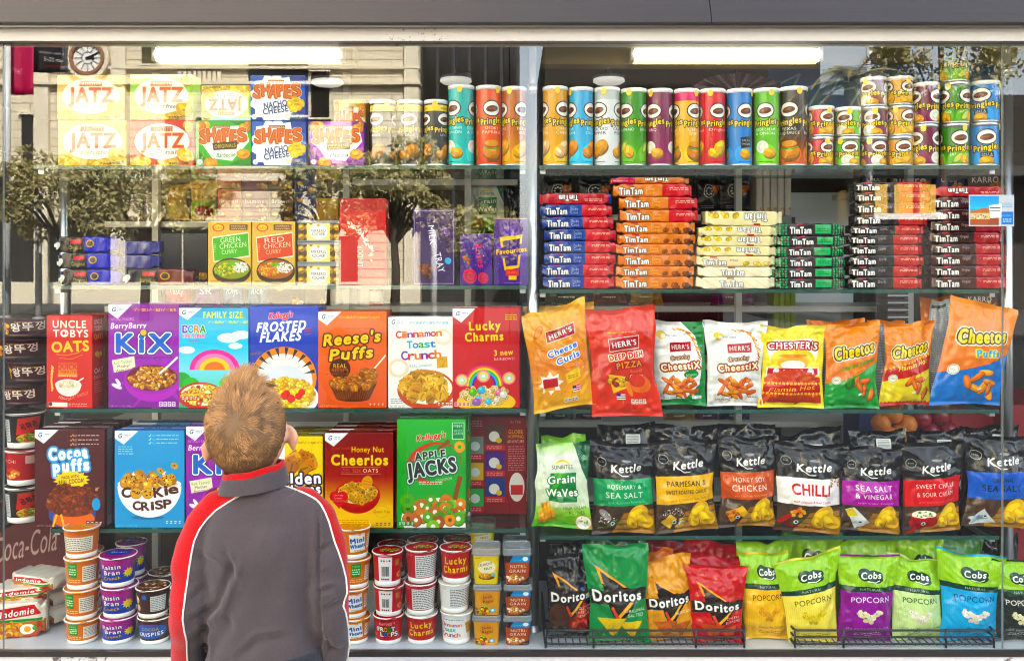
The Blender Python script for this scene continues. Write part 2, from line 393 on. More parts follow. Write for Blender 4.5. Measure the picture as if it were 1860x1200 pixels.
# ---- film bags: two pillowed sheets sealed at top and bottom
def field(seed, U, V_, n=7, f=(2, 7), ridge=False):
    g = np.random.default_rng(seed); s = np.zeros_like(U)
    wx = .12*np.sin(5*V_+g.uniform(0, 6))+.08*np.sin(9*U+g.uniform(0, 6)); wy = .12*np.sin(6*U+g.uniform(0, 6))+.07*np.sin(11*V_+g.uniform(0, 6))
    for i in range(n):
        a = g.uniform(0, math.pi); k = g.uniform(*f); q = np.sin(6.283*k*((U+wx)*math.cos(a)+(V_+wy)*math.sin(a))/2+g.uniform(0, 6.28))
        s += (1-2*np.abs(q))**3 if ridge else q
    return s/n**.5
def bag_mesh(w_, h, T, corners, seed, mats, flat=.25, crumple=1.0, back_scale=.8, seal=(.05, .035), nu=44, nv=60):
    """corners: TL, TR, BR, BL as (x, z) around the bottom centre; front faces -y"""
    g = np.random.default_rng(seed)
    u = np.linspace(0, 1, nu+1); v = np.linspace(0, 1, nv+1); U, V_ = np.meshgrid(u, v)         # v = 0 top
    TL, TR, BR, BL = [np.array(c) for c in corners]
    P = ((1-U)*(1-V_))[..., None]*TL+(U*(1-V_))[..., None]*TR+(U*V_)[..., None]*BR+((1-U)*V_)[..., None]*BL
    s0, s1 = seal
    vv = np.clip((V_-s0)/(1-s0-s1), 0, 1)
    gv = np.sin(np.pi*vv**1.0)**.5*(.8+.35*vv); gu = np.sin(np.pi*np.clip(U, 0, 1))**.62
    b = gu*gv
    pin = 1-.095*np.sin(np.pi*vv)**.8
    cx = P[..., 0].mean(1, keepdims=True); X = cx+(P[..., 0]-cx)*pin; Z = P[..., 1].copy()
    Z += .012*h/.25*(np.sin(np.pi*U)**1)*np.where(V_ < .5, -1, 1)*np.abs(V_-.5)**2*1.2*(1 if True else 0)
    top = np.exp(-np.maximum(V_-s0, 0)/.11); bot = np.exp(-np.maximum(1-s1-V_, 0)/.09)
    fold = np.sin(6.283*(U*g.uniform(4, 6)+.5*np.sin(3*U+g.uniform(0, 6)))+g.uniform(0, 6))*top*np.clip((V_-s0)*30, 0, 1)+np.sin(6.283*(U*g.uniform(3.5, 6)+.4*np.sin(4*U+g.uniform(0, 6)))+g.uniform(0, 6))*bot*np.clip((1-s1-V_)*30, 0, 1)
    edge = 1-gu
    rid = field(seed+1, U*.7, V_, 6, (1.2, 4.5), True); soft = field(seed+2, U, V_, 5, (1, 3)); fine = field(seed+3, U*.7, V_, 8, (5, 12), True)
    rid2 = field(seed+9, U*.7, V_, 4, (1, 3), True)
    wr = crumple*(.0060*fold+.0055*rid*(.4+edge+top+bot)+.005*rid2*b+.004*soft*b+.0022*fine*(.4+top+bot+edge))
    inside = np.clip(np.minimum(np.minimum(U, 1-U)*9, np.minimum(V_, 1-V_)*14), 0, 1)
    seal_w = np.clip(1-V_/s0, 0, 1)*.006*np.sin(6.283*U*1.3+g.uniform(0, 6))+np.clip(1-(1-V_)/s1, 0, 1)*.004*np.sin(6.283*U*1.1+g.uniform(0, 6))
    lean = .0
    Yf = -T*b-wr*inside+seal_w; Yb = np.maximum(T*back_scale*b-wr*inside*(1-1.5*np.clip(b, 0, 1))+seal_w, Yf)+.0008
    X = X+.003*crumple*field(seed+5, U, V_, 4, (1, 4))*(.3+edge); Z = Z+.003*crumple*field(seed+6, U, V_, 4, (1, 4))*(.2+top)
    n = (nu+1)*(nv+1)
    co = np.concatenate([np.stack([X, Yf, Z], -1).reshape(-1, 3), np.stack([X, Yb, Z], -1).reshape(-1, 3)])
    i = (np.arange(nv)[:, None]*(nu+1)+np.arange(nu)[None]).ravel()
    Ff = np.stack([i, i+nu+1, i+nu+2, i+1], 1); Fb = np.stack([i, i+1, i+nu+2, i+nu+1], 1)+n
    uvv = np.stack([U.ravel(), 1-V_.ravel()], 1)
    uv = np.concatenate([uvv[Ff.ravel()], uvv[(Fb-n).ravel()]])
    me = bpy.data.meshes.new('bag'); F = np.concatenate([Ff, Fb]); me.from_pydata(co.tolist(), [], F.tolist())
    me.uv_layers.new(name='uv').data.foreach_set('uv', uv.astype(np.float32).ravel())
    for m in mats: me.materials.append(m)
    mi = np.zeros(len(F), np.int32); mi[len(Ff):] = min(1, len(mats)-1); me.polygons.foreach_set('material_index', mi)
    me.polygons.foreach_set('use_smooth', np.ones(len(F), bool)); me.update(); return me
_bs = [100]
def bag(label, px, yf, mat, back='#8d9096', T=.035, crumple=1.0, group=None, name='snack_bag', cat='snack bag', lean=0, backm=None, flipx=False, seal=(.05, .035), res=1, fl=None):
    """px: TL, TR, BR, BL in photo pixels, standing at depth yf"""
    q = [W(x, y, yf) for x, y in px]
    if fl is not None:
        for v in q[2:]: v.z = max(v.z, fl+.001)
    cx = (q[2].x+q[3].x)/2; zb = min(q[2].z, q[3].z)
    cs = [(p.x-cx, p.z-zb) for p in q]; w_ = q[1].x-q[0].x; h = q[0].z-zb; _bs[0] += 11
    me = bag_mesh(w_, h, T, cs, _bs[0], [mat, backm or plain(back, .3, metal=.6)], crumple=crumple, seal=seal, nu=int(44*res), nv=int(60*res))
    o = link(bpy.data.objects.new(name, me)); o.location = (cx, yf, zb); o.rotation_euler = (lean, 0, 0)
    return tag(o, label, cat, group)
# ---- flow-wrapped biscuit packs
def pack_mesh(L, H, Dp, seed, mats, flip=False, fin=.014):
    g = np.random.default_rng(seed); nl, ns = 46, 28; V = []; F = []; uv = []
    xs = np.concatenate([[-L/2, -L/2+fin*.5], np.linspace(-L/2+fin, L/2-fin, nl-4), [L/2-fin*.5, L/2]]); nl = len(xs)
    p1, p2, p3 = g.uniform(0, 6, 3)
    for i, x in enumerate(xs):
        e = min(1, max(0, (L/2-abs(x)-fin*.7)/.012)); e = e**.5; c = 0 if e > 0 else 1
        for j in range(ns):
            a = 2*math.pi*(j+.5)/ns; ca, sa = math.cos(a), math.sin(a); k = .15
            y = Dp/2*math.copysign(abs(ca)**k, ca)*(.62+.38*e); z = H/2*math.copysign(abs(sa)**k, sa)*(.30+.70*e)
            if c: z = H*.42*math.copysign(abs(sa)**k, sa)+.003*math.sin(20*y+p1+i); y = y*1.12
            d = .0011*math.sin(x*70+p2+3*math.sin(a*2+p1))*(.5+.5*math.sin(a*3+p3))+.0016*(1-e)*math.sin(a*9+p1)+.0008*math.sin(x*190+a*5)
            V.append((x, y*(1+d*18), z*(1+d*22)))
    for i in range(nl-1):
        for j in range(ns):
            f = (i*ns+j, (i+1)*ns+j, (i+1)*ns+(j+1) % ns, i*ns+(j+1) % ns); F.append(f)
            front = sum(V[k][1] for k in f)/4 < -Dp*.36
            for k in f:
                uu, vv = V[k][0]/L+.5, (V[k][2]/H+.5 if front else (.97 if V[k][2] > 0 else .03))
                vv = min(.98, max(.02, vv))
                uv.append((1-uu, 1-vv) if flip else (uu, vv))
    F.append(tuple(range(ns))); F.append(tuple(range((nl-1)*ns, nl*ns))[::-1]); uv += [(.01, .5)]*ns+[(.99, .5)]*ns
    me = bpy.data.meshes.new('pack'); me.from_pydata(V, [], F); me.uv_layers.new(name='uv').data.foreach_set('uv', np.array(uv, np.float32).ravel())
    for m in mats: me.materials.append(m)
    me.polygons.foreach_set('use_smooth', np.ones(len(F), bool)); me.update(); return me
def pack(label, cx, yf, z0, L, H, Dp, mat, flip=False, yaw=0, group=None, name='biscuit_pack', cat='biscuit pack'):
    _bs[0] += 7; me = pack_mesh(L, H, Dp, _bs[0], [mat], flip)
    o = link(bpy.data.objects.new(name, me)); o.location = (cx, yf+Dp/2, z0+H/2); o.rotation_euler = (0, 0, yaw); return tag(o, label, cat, group)
ORD = ['lowest', 'second lowest', 'third from the bottom', 'fourth from the bottom', 'fifth from the bottom', 'sixth from the bottom', 'seventh from the bottom', 'eighth from the bottom', 'ninth from the bottom', 'tenth from the bottom', 'eleventh from the bottom']
def order(i, n): return 'topmost' if i == n-1 else ORD[i]
M = dict(can_rim=nmat('tin rim', '#c9cbcd', .3, .9), lid=nmat('cap plastic', '#e9ebea', .35, spec=.4, coat=.1), clear_lid=nmat('clear lid plastic', '#9fa5aa', .15, spec=.6, alpha=.55),
         steel=nmat('brushed steel', '#b4b6b6', .28, .95, bump=.02, bscale=8, stretch=(60, 60, 1)), alu=nmat('aluminium', '#c2c3c2', .35, .85, bump=.03, bscale=30),
         black_wire=nmat('black wire', '#1b1c1e', .35, spec=.5), chrome=nmat('chrome', '#d6d6d6', .12, 1))
YF = .09
zf = W(0, 1179, 0).z                                   # floor of the window display
ZL = [W(0, p, YF).z for p in (301, 518, 741, 958)]+[zf]     # shelf tops, left unit
ZR = [W(0, p, YF).z for p in (301, 525, 742, 970)]+[zf]     # right unit
# artwork used both in the window and on the store shelves
def grainw():
    a = Art(165, 265, '#cfe2b4'); a.grad(0, 14, '#a8cf80', '#e2ead8'); a.grad(14, 74, '#e6ecdf', '#d3dfc0'); a.grad(74, 100, '#b4d884', '#5aa838'); a.poly([(70, 0), (100, 0), (100, 44), (88, 30)], '#14613c'); a.text('210g', 88, 16, 7, '#e8f2e0', 18, -50)
    a.ell(50, 24, 14, 8, '#e8b82a', 0, 20, 180, 360); a.ell(50, 25, 11, 6, '#dfeacc', 0, 20, 180, 360); a.text('SUNBITES', 50, 27, 7.5, '#4a3a2a', 40, 1, bold=.04); a.rect(26, 34, 78, 67, '#1c7a3a'); a.poly([(34, 34), (60, 34), (30, 60)], '#5ab04a')
    a.text('Grain', 49, 41, 14, '#f8f8f0', 54, 4, bold=.06, out=[('#1c7a3a', 2)]); a.text('WaVes', 50, 56, 14, '#f8f8f0', 58, 2, bold=.06, out=[('#1c7a3a', 2)]); a.text('SOUR CREAM', 72, 74, 6, '#3a4a2a', 42, 2, bold=.02); a.text('& CHIVES', 76, 80, 5.6, '#3a4a2a', 28, 2, bold=.02)
    for x, y in ((20, 76), (28, 84), (16, 86)): a.poly([(x-10, y-6), (x+8, y-8), (x+11, y+6), (x-7, y+8)], '#c87a20'); a.poly([(x-10, y-6), (x+8, y-8), (x+10, y+3), (x-8, y+5)], '#e8a83c'); a.line([(x-6, y-5), (x-4, y+5)], 1.4, '#c87a20'); a.line([(x+1, y-6), (x+4, y+4)], 1.4, '#c87a20')
    a.ell(86, 92, 15, 15, '#b8884a'); a.ell(86, 92, 13, 13, '#f2f0e2'); a.speck(78, 86, 94, 97, 12, 1.4, ['#5a9a3a']); return a
# ------------------------------------------------------------------ setting: ground, shop front, window display, store
def glassmat(name, tint, refl, edge=False):
    m = bpy.data.materials.new(name); m.use_nodes = True; t = m.node_tree; t.nodes.clear()
    out = t.nodes.new('ShaderNodeOutputMaterial'); mx = t.nodes.new('ShaderNodeMixShader'); tr = t.nodes.new('ShaderNodeBsdfTransparent'); gl = t.nodes.new('ShaderNodeBsdfGlossy')
    tr.inputs[0].default_value = (*tint, 1); gl.inputs['Roughness'].default_value = 0.0; gl.inputs[0].default_value = (1, 1, 1, 1)
    lw = t.nodes.new('ShaderNodeLayerWeight'); lw.inputs[0].default_value = .5
    pw = t.nodes.new('ShaderNodeMath'); pw.operation = 'POWER'; pw.inputs[1].default_value = 5; t.links.new(lw.outputs['Facing'], pw.inputs[0])
    ma = t.nodes.new('ShaderNodeMath'); ma.operation = 'MULTIPLY_ADD'; ma.inputs[1].default_value = .6; ma.inputs[2].default_value = refl; t.links.new(pw.outputs[0], ma.inputs[0])
    t.links.new(ma.outputs[0], mx.inputs[0]); t.links.new(tr.outputs[0], mx.inputs[1]); t.links.new(gl.outputs[0], mx.inputs[2]); t.links.new(mx.outputs[0], out.inputs[0]); return m
GLASS_R = .037
M['glass'] = glassmat('window glass', (.97, .985, .975), GLASS_R); M['shelf_glass'] = glassmat('shelf glass', (.80, .9, .86), .05)
M['edge'] = nmat('glass edge', '#1f4a40', .15, spec=.6, coat=.4); M['pane_edge'] = nmat('pane edge', '#8f9a98', .2, spec=.6)
M['white_paint'] = nmat('chipped white paint', '#c9c6c1', .45, var=.06, bscale=9, bump=.15)
t = M['white_paint'].node_tree; b_ = t.nodes['Principled BSDF']        # flakes where the paint has come off
tc = t.nodes.new('ShaderNodeTexCoord'); n1 = t.nodes.new('ShaderNodeTexNoise'); n1.inputs['Scale'].default_value = 38; n1.inputs['Detail'].default_value = 8; n1.inputs['Roughness'].default_value = .75
n2 = t.nodes.new('ShaderNodeTexNoise'); n2.inputs['Scale'].default_value = 2.2; ad = t.nodes.new('ShaderNodeMath'); ad.operation = 'MULTIPLY'; cr = t.nodes.new('ShaderNodeValToRGB'); cr.color_ramp.elements[0].position = .385; cr.color_ramp.elements[1].position = .40
mx = t.nodes.new('ShaderNodeMix'); mx.data_type = 'RGBA'; mx.inputs[6].default_value = (.55, .53, .5, 1)
src = b_.inputs['Base Color'].links[0].from_socket
t.links.new(tc.outputs['Object'], n1.inputs['Vector']); t.links.new(tc.outputs['Object'], n2.inputs['Vector']); t.links.new(n1.outputs[0], ad.inputs[0]); t.links.new(n2.outputs[0], ad.inputs[1])
cr.color_ramp.elements[0].color = (1, 1, 1, 1); cr.color_ramp.elements[1].color = (0, 0, 0, 1); cr.color_ramp.elements[0].position = .352; cr.color_ramp.elements[1].position = .366
cr.color_ramp.elements[0].color, cr.color_ramp.elements[1].color = (0, 0, 0, 1), (1, 1, 1, 1)
mx.inputs[7].default_value = (.12, .1, .085, 1)
sb = t.nodes.new('ShaderNodeMath'); sb.operation = 'SUBTRACT'; sb.inputs[1].default_value = 0; t.links.new(ad.outputs[0], cr.inputs[0]); t.links.new(cr.outputs[0], mx.inputs[0]); t.links.new(src, mx.inputs[6]); t.links.new(mx.outputs[2], b_.inputs['Base Color'])
M['fascia'] = nmat('brushed fascia metal', '#434145', .42, .75, var=.12, bump=.05, bscale=3, stretch=(1, 30, 60))
M['dark'] = nmat('dark frame', '#2c2724', .4, var=.3, bscale=12); M['floor'] = nmat('window floor board', '#c3c8cc', .35, var=.06, bscale=6)
def struct(name, mb, mats, **k): return tag(mb.build(name, mats, **k), kind='structure')
asph = nmat('asphalt', (.07, .07, .072), .85, var=.35, bscale=60, bump=.4); pav = nmat('paving', (.06, .058, .056), .8, var=.18, bscale=7, bump=.2)
struct('ground', MB().box(-300, 300, -600, 60, -.4, -.13), asph)
struct('pavement', MB().box(-40, 40, -3.6, 8, -.129, 0), pav); struct('road_far_pavement', MB().box(-60, 60, -27, -14, -.129, .0), asph)
# riser under the window, dark bottom frame, window floor
XL, XR = -2.6, 2.6
struct('window_floor', MB().box(XL, XR, .004, .55, zf-.02, zf), M['floor'])
def thing(name, label, cat, mb, mats, group=None, **k): return tag(mb.build(name, mats, **k), label, cat, group)
fr = empty('window_frame', (0, 0, 0), 'chipped white window frame with a dark bottom rail round the shop window', 'window frame')
zt = W(0, 79, 0).z; zb = W(0, 1189, 0).z
MB().box(XL, XR, -.012, .02, zb, zf-.0005).build('bottom_rail', [M['dark']], fr)
MB().box(XL, XR, -.03, .05, zt, W(0, 52, -.03).z).build('head_rail', [M['white_paint']], fr)
MB().box(XL, XR, -.045, .05, W(0, 51.5, -.03).z, W(0, 43, -.045).z).build('trim_strip', [M['alu']], fr)
MB().box(XL, XR, -.035, .05, W(0, 42.9, -.045).z, W(0, 40, -.05).z).build('shadow_gap', [M['dark']], fr)
rz = thing('riser_wall', 'cream painted wall under the shop window', 'wall', MB().box(XL, XR, -.02, .12, 0, zb-.0005), M['white_paint'])
fa = empty('fascia', (0, 0, 0), 'grey brushed metal fascia panels above the shop window', 'fascia')
x_ = W(1293, 0, -.08).x; z0_, z1_ = W(0, 40, -.08).z, 2.9
for a_, b2 in ((XL, x_-.0012), (x_+.0012, XR)):
    m_ = MB(); V = [(a_, -.08, z0_), (b2, -.08, z0_), (b2-(.10 if b2 == x_-.0012 else 0), -.13, z1_), (a_-(.10 if a_ != XL else 0), -.13, z1_), (a_, .05, z0_), (b2, .05, z0_), (b2, .05, z1_), (a_, .05, z1_)]
    m_.add(V, [(0, 1, 2, 3), (5, 4, 7, 6), (4, 5, 1, 0), (3, 2, 6, 7), (1, 5, 6, 2), (4, 0, 3, 7)]); m_.build('panel', [M['fascia']], fa)
MB().box(XL, XR, -.06, .05, z0_+.001, z1_-.01).build('backing', [M['dark']], fa)
sh = empty('shop_building', (0, 0, 0), 'plain rendered shop front wall beside the window, with an unseen upper wall that shades the street', 'building'); ren = nmat('render', '#8a8680', .7, var=.1, bump=.3)
MB().box(-14, 14, -.05, 6, 2.905, 12.5).build('unseen_upper_wall', [ren], sh)  # out of view, raised so that its shadow covers the road
for s in (-1, 1): MB().box(*( (-9, XL-.001) if s < 0 else (XR+.001, 9)), -.05, .3, 0, 2.9).build('side_wall', [ren], sh)
# store inside
dk = nmat('store wall', '#2e2d2e', .7, var=.15, bscale=3); struct('store_floor', MB().box(-5, 5, .56, 6, -.1, 0.002), nmat('vinyl floor', '#5a5651', .4, var=.2, bscale=3))
struct('store_back_wall', MB().box(-5, 5, 4.4, 4.5, .01, 2.6), dk); struct('store_side_wall', MB().box(-3.3, -3.2, .31, 4.39, .01, 2.6), dk); struct('store_right_wall', MB().box(3.2, 3.3, .31, 4.39, .01, 2.6), dk)
struct('store_ceiling', MB().box(-5, 5, .06, 4.5, 2.42, 2.6), nmat('ceiling tile', '#8d8b88', .8, var=.05)); struct('stall_back', MB().box(XL, XR, .551, .56, .01, zf-.001), dk)
# window panes
for i, (a_, b2, wd) in enumerate(((-95, 5, 'narrow left end'), (6.2, 924.5, 'large left'), (926, 1821, 'large right'), (1822.6, 1960, 'narrow right end'))):
    p = MB(); x0, x1 = W(a_, 0).x, W(b2, 0).x; y0, y1, z0, z1 = .0, .006, zf+.0005, zt-.0005
    V = [(x, y, z) for z in (z0, z1) for y in (y0, y1) for x in (x0, x1)]
    p.add(V, [(0, 1, 5, 4), (3, 2, 6, 7)], 0); p.add(V, [(1, 3, 7, 5), (2, 0, 4, 6), (4, 5, 7, 6), (0, 2, 3, 1)], 1)
    thing('window_pane', f'{wd} glass pane of the shop window mirroring the street', 'glass pane', p, [M['glass'], M['pane_edge']], 'panes of the shop window')
# glass shelves
SH0, SH1 = .078, .42
def shelf(lbl, px0, px1, z, th=.011):
    s = empty('glass_shelf', ((W(px0, 0, SH0).x+W(px1, 0, SH0).x)/2, SH0, z-th), lbl, 'shelf', 'glass shelves of the window display'); L = (W(px1, 0, SH0).x-W(px0, 0, SH0).x)/2
    V = [(x, y, q) for q in (0, th) for y in (0, SH1-SH0) for x in (-L, L)]; p = MB(); p.add(V, [(4, 5, 7, 6), (0, 2, 3, 1)], 0); p.add(V, [(0, 1, 5, 4), (3, 2, 6, 7), (1, 3, 7, 5), (2, 0, 4, 6)], 1); p.build('plate', [M['shelf_glass'], M['edge']], s)
    for x in (-L+.01, L-.01):
        b = MB(); b.box(x-.008, x+.008, .02, .3, -.012, -.0006); b.build('bracket', [M['alu']], s)
nm = ['top', 'second', 'third', 'fourth']
for i in range(4): shelf(f'{nm[i]} glass shelf of the left unit with a green edge', 92 if i else 62, 956, ZL[i]); shelf(f'{nm[i]} glass shelf of the right unit with a green edge', 980, 1815, ZR[i])
def post(lbl, px, y, top, r):
    x = W(px, 0, y).x; o = empty('shelf_post', (x, y, zf), lbl, 'post', 'steel posts of the shelves'); zt_ = W(0, top, y).z-zf
    MB().tube([(0, 0, .001), (0, 0, zt_)], r, 24).build('tube', [M['steel']], o, smooth=True)
    MB().tube([(0, 0, zt_+.0005), (0, 0, zt_+.03)], r*.92, 20).build('sleeve', [M['alu']], o, smooth=True); MB().tube([(0, 0, zt_+.0305), (0, 0, 2.40-zf)], r*.6, 16).build('rod', [M['alu']], o, smooth=True)
    MB().lathe([(r*1.5, .0005), (r*1.5, .006), (r*1.05, .012), (r*1.02, .02)], 24).build('foot', [M['alu']], o, smooth=True)
post('round steel post between the two shelf units', 968, .135, 172, .0175); post('steel post at the right end of the shelves', 1829, .16, 138, .017); post('steel post at the left end, behind the cartons', 118, .45, 130, .017)
# lamps: two batten fittings with a lit tube each
for lbl, p0, p1, b0, b1 in (('lit fluorescent tube lamp above the left shelves', 285, 617, 250, 640), ('lit fluorescent tube lamp above the right shelves', 1152, 1486, 985, 1580)):
    y = .17; c = W((p0+p1)/2, 100, y); o = empty('tube_lamp', (c.x, y, c.z), lbl, 'lamp', 'fluorescent lamps in the window'); k = K(y); hw = (p1-p0)/2*k
    MB().box((b0-(p0+p1)/2)*k, (b1-(p0+p1)/2)*k, .03, .1, -.022, .034).build('housing', [nmat('yellowed housing', '#8f7a3c', .5)], o)
    MB().tube([(-hw, 0, 0), (hw, 0, 0)], .017, 20).build('tube', [nmat('lit tube', '#ffffff', .4, emit=(1, .96, .86), strength=2.6)], o, smooth=True)
    for s in (-1, 1): e = MB(); e.box(s*hw-.012 if s < 0 else hw+.0006, -hw-.0006 if s < 0 else hw+.012, -.012, .029, -.02, .02); e.build('lamp_holder', [plain('#c9c2ae', .4)], o)
for lbl, px, py in (('white round lamp above the pizza biscuit box', 595, 156), ('white round lamp behind the teal can', 828, 153), ('white round lamp behind the white can', 1106, 153)):
    y = .36; c = W(px, py, y); o = empty('round_lamp', c, lbl, 'lamp', 'round lamps hung in the window'); r = 29*K(y)
    MB().lathe([(0, 0), (r*.8, .001), (r, .008), (r*.96, .016), (r*.9, .017)], 36).build('diffuser', [nmat('lamp diffuser', '#ffffff', .4, emit=(1, .97, .9), strength=.06)], o, smooth=True)
    MB().lathe([(r*.95, .0175), (r*1.04, .018), (r*1.02, .024), (r*.5, .028), (.006, .03), (.006, 2.419-c.z)], 32).build('shade', [plain('#5a5f78', .3)], o, smooth=True)
# back shelving of the store with goods that show between the front rows
gd = empty('store_shelving', (0, 1.0, 0), 'cream steel shelving bay behind the window display', 'shelving'); cream = nmat('cream steel', '#b9b7ae', .45); YS = 1.0
def bd(px0, px1, py, w_=.30): MB().box(W(px0, 0, YS).x, W(px1, 0, YS).x, 0, w_, W(0, py, YS).z-.022, W(0, py, YS).z).build('shelf_board', [cream], gd)
for px in (285, 630, 850, 1340, 1650): MB().box(W(px, 0, YS).x-.012, W(px, 0, YS).x+.012, -.02, .012, .01, 2.2).build('upright', [cream], gd)
for r_ in ((190, 640, 402), (190, 640, 503), (190, 940, 556), (640, 940, 326), (985, 1400, 390), (950, 1650, 556), (945, 1650, 765), (190, 940, 765), (120, 1700, 900), (190, 940, 640), (985, 1650, 660)): bd(*r_)
MB().box(-3.0, 3.0, .31, .33, .01, 1.93).build('back_panel', [nmat('back panel', '#2c2a28', .7, var=.1)], gd)
GB_ = 'goods on the store shelving'
def sbox(lbl, px0, py0, px1, py1, col, txt=None, lc='#e8c21c', y=YS+.02, tc='#f4f0e8', dep=.1, nm='store_box', ct='carton', sm=True):
    a = Art(max(40, (px1-px0)*2), max(30, (py1-py0)*2), col); a.grad(0, 25, np.clip(hx(col)*1.15, 0, 1), col)
    if sm: a.ell(24, 24, 15, 9, '#d8361c'); a.ell(24, 24, 12, 7, lc)
    if txt: a.text(txt, 46, 52, 16, tc, min(80, 14*len(txt)), bold=.05)
    a.bits(76, 84, 18, 10, 8, 7, ['#e8d8b0', '#d0a860', '#b8803c'], 'ball'); A0, B0 = W(px0, py0, y), W(px1, py1, y)
    carton(nm, lbl, ct, A0.x, B0.x, B0.z, A0.z, y, dep, a, np.clip(hx(col)*.8, 0, 1) if False else col, group=GB_, flap=False)
def sbag(lbl, px0, py0, px1, py1, a, y=YS+.04, T=.03): bag(lbl, ((px0, py0), (px1, py0), (px1, py1), (px0, py1)), y, printed(a, 'foil') if isinstance(a, Art) else a, T=T, group=GB_, name='store_bag', cat='bag', backm=plain('#666', .4), res=.5)
def thin(g): a = Art(110, 170, '#d8b878'); a.ell(30, 18, 20, 12, '#d8361c'); a.ell(30, 18, 16, 9, '#e8c21c'); a.text('THIN', 34, 42, 15, '#b0501c', 50, bold=.03); a.rect(5, 52, 95 if g else 60, 90, '#9ab84a' if g else '#d8b820'); (a.ell(55, 78, 36, 20, '#a83a2a') if g else None); return a
sbag('tan noodle packet with a yellow panel in the store', 297, 333, 344, 400, thin(0)); sbag('tan noodle packet with a red bowl in the store', 345, 327, 394, 400, thin(1))
for i, (y0, y1) in enumerate(((310, 342), (344, 384), (385, 401))): sbox(f'orange rice box in the store, {["topmost", "middle", "lowest"][i]} of its column', 396, y0, 438, y1, '#c2521c', 'Basmati' if i == 1 else None)
for i, (y0, y1) in enumerate(((312, 343), (345, 384), (385, 401))): sbox(f'maroon rice box in the store, {["topmost", "middle", "lowest"][i]} of its column', 441, y0, 486, y1, ('#6a3a5a', '#7a1a44', '#7a1a44')[i], 'Jasmine' if i == 1 else None)
for i, (y0, y1) in enumerate(((327, 344), (346, 384), (385, 401))): sbox(f'brown rice box in the store, {["topmost", "middle", "lowest"][i]} of its column', 489, y0, 532, y1, '#46281c', 'Brown' if i == 1 else None)
for i, (y0, y1) in enumerate(((327, 350), (352, 401))): sbox(f'navy rice box in the store, {["upper", "lower"][i]} of two', 535, y0, 575, y1, '#1d3a7a', 'Long')
sbox('yellow curry box in the store', 574, 360, 614, 401, '#d8a82a')
for i in range(2): sbox(f'black coffee carton in the store, {["left", "right"][i]} of two', 236+i*25, 362, 259+i*25, 401, '#1a181a', None, '#e8e4dc')
for i, (x0, x1, c, t_) in enumerate(((298, 350, '#b84a62', 'Tasty'), (352, 402, '#7a5a9a', 'SR'), (404, 446, '#2a6aa8', 'Rhys'), (448, 490, '#2a78b0', 'Rice'))): sa = Art(100, 70, c); sa.text(t_, 50, 50, 16, '#f0e8ea', 50, bold=.04); sbag(f'{["pink", "violet", "mid blue", "lighter blue"][i]} snack bag on the store shelf', x0, 500, x1, 555, sa)
sbox('black and gold box on the store shelf', 494, 515, 552, 555, '#1e1a18', None, '#d8b04a'); sbox('dark maroon box on the store shelf', 556, 512, 590, 555, '#4a1a20')
def bottle(lbl, px, py0, py1, col, capc, y=YS+.05):
    z0, z1 = W(0, py1, y).z, W(0, py0, y).z; h = z1-z0; r = h*.24; o = empty('bottle', (W(px, 0, y).x, y, z0), lbl, 'bottle', GB_); MB().lathe([(0, 0), (r*.9, 0), (r, h*.04), (r, h*.62), (r*.8, h*.74), (r*.4, h*.82), (r*.38, h*.88)], 20).build('body', [plain(col, .25, coat=.3)], o, smooth=True); MB().lathe([(r*.44, h*.86), (r*.44, h), (0, h)], 16).build('cap', [plain(capc, .4)], o, smooth=True); MB().lathe([(r*1.01, h*.16), (r*1.01, h*.54)], 20).build('label', [plain('#d8d4c8', .5)], o, smooth=True)
for i, (px, c, k_2) in enumerate(((612, '#c8ccd0', '#c8242c'), (640, '#d8d6d0', '#222428'), (662, '#cfccc6', '#222428'), (684, '#b81c24', '#f0ece4'))): bottle(f'{["pale bottle with a red cap", "white bottle with a black cap, first of two", "white bottle with a black cap, second of two", "red sauce bottle"][i]} on the store shelf', px, 505, 555, c, k_2)
for i, (x0, x1, c, nm_) in enumerate(((986, 1040, '#2a2628', 'charcoal'), (1050, 1112, '#23262c', 'slate black'), (1262, 1310, '#241f22', 'brown black'), (1304, 1362, '#2a2a32', 'blue black'))):
    a = Art(110, 130, c); a.ell(50, 38, 24, 22, '#d8d4cc'); a.ell(50, 38, 21, 20, c); [a.ell(50+12*math.cos(R(q*45)), 38+10*math.sin(R(q*45)), 4, 3, '#d8d4cc') for q in range(8)]; a.text('RED ROCK', 50, 22, 6, '#d8d4cc', 36, arc=.5); a.fine(20, 78, 50, 2, '#b8a8c8', 5, 2); a.bits(80, 30, 14, 14, 4, 10, ['#c8681c'], 'ball'); sbag(f'{nm_} crisp bag on the store shelf', x0, 322, x1, 389, a)
for i in range(5): sbox(f'white slim card pack with a coral top, number {["one", "two", "three", "four", "five"][i]} from the left', 1374+i*13, 312, 1385+i*13, 392, '#cfc8bc', None, '#cfc8bc', sm=False); 
for i, (x0, x1, c, nm_) in enumerate(((988, 1070, '#1f3a2a', 'dark green'), (1072, 1140, '#6a2a1c', 'rust brown'), (1142, 1205, '#a8781c', 'mustard'), (1290, 1370, '#5a1c4a', 'plum'))):
    a = Art(130, 80, c); a.fine(30, 70, 40, 1, '#e8e0d0', 4, 4); sbag(f'{nm_} snack bag on the middle store shelf', x0, 500, x1, 554, a)
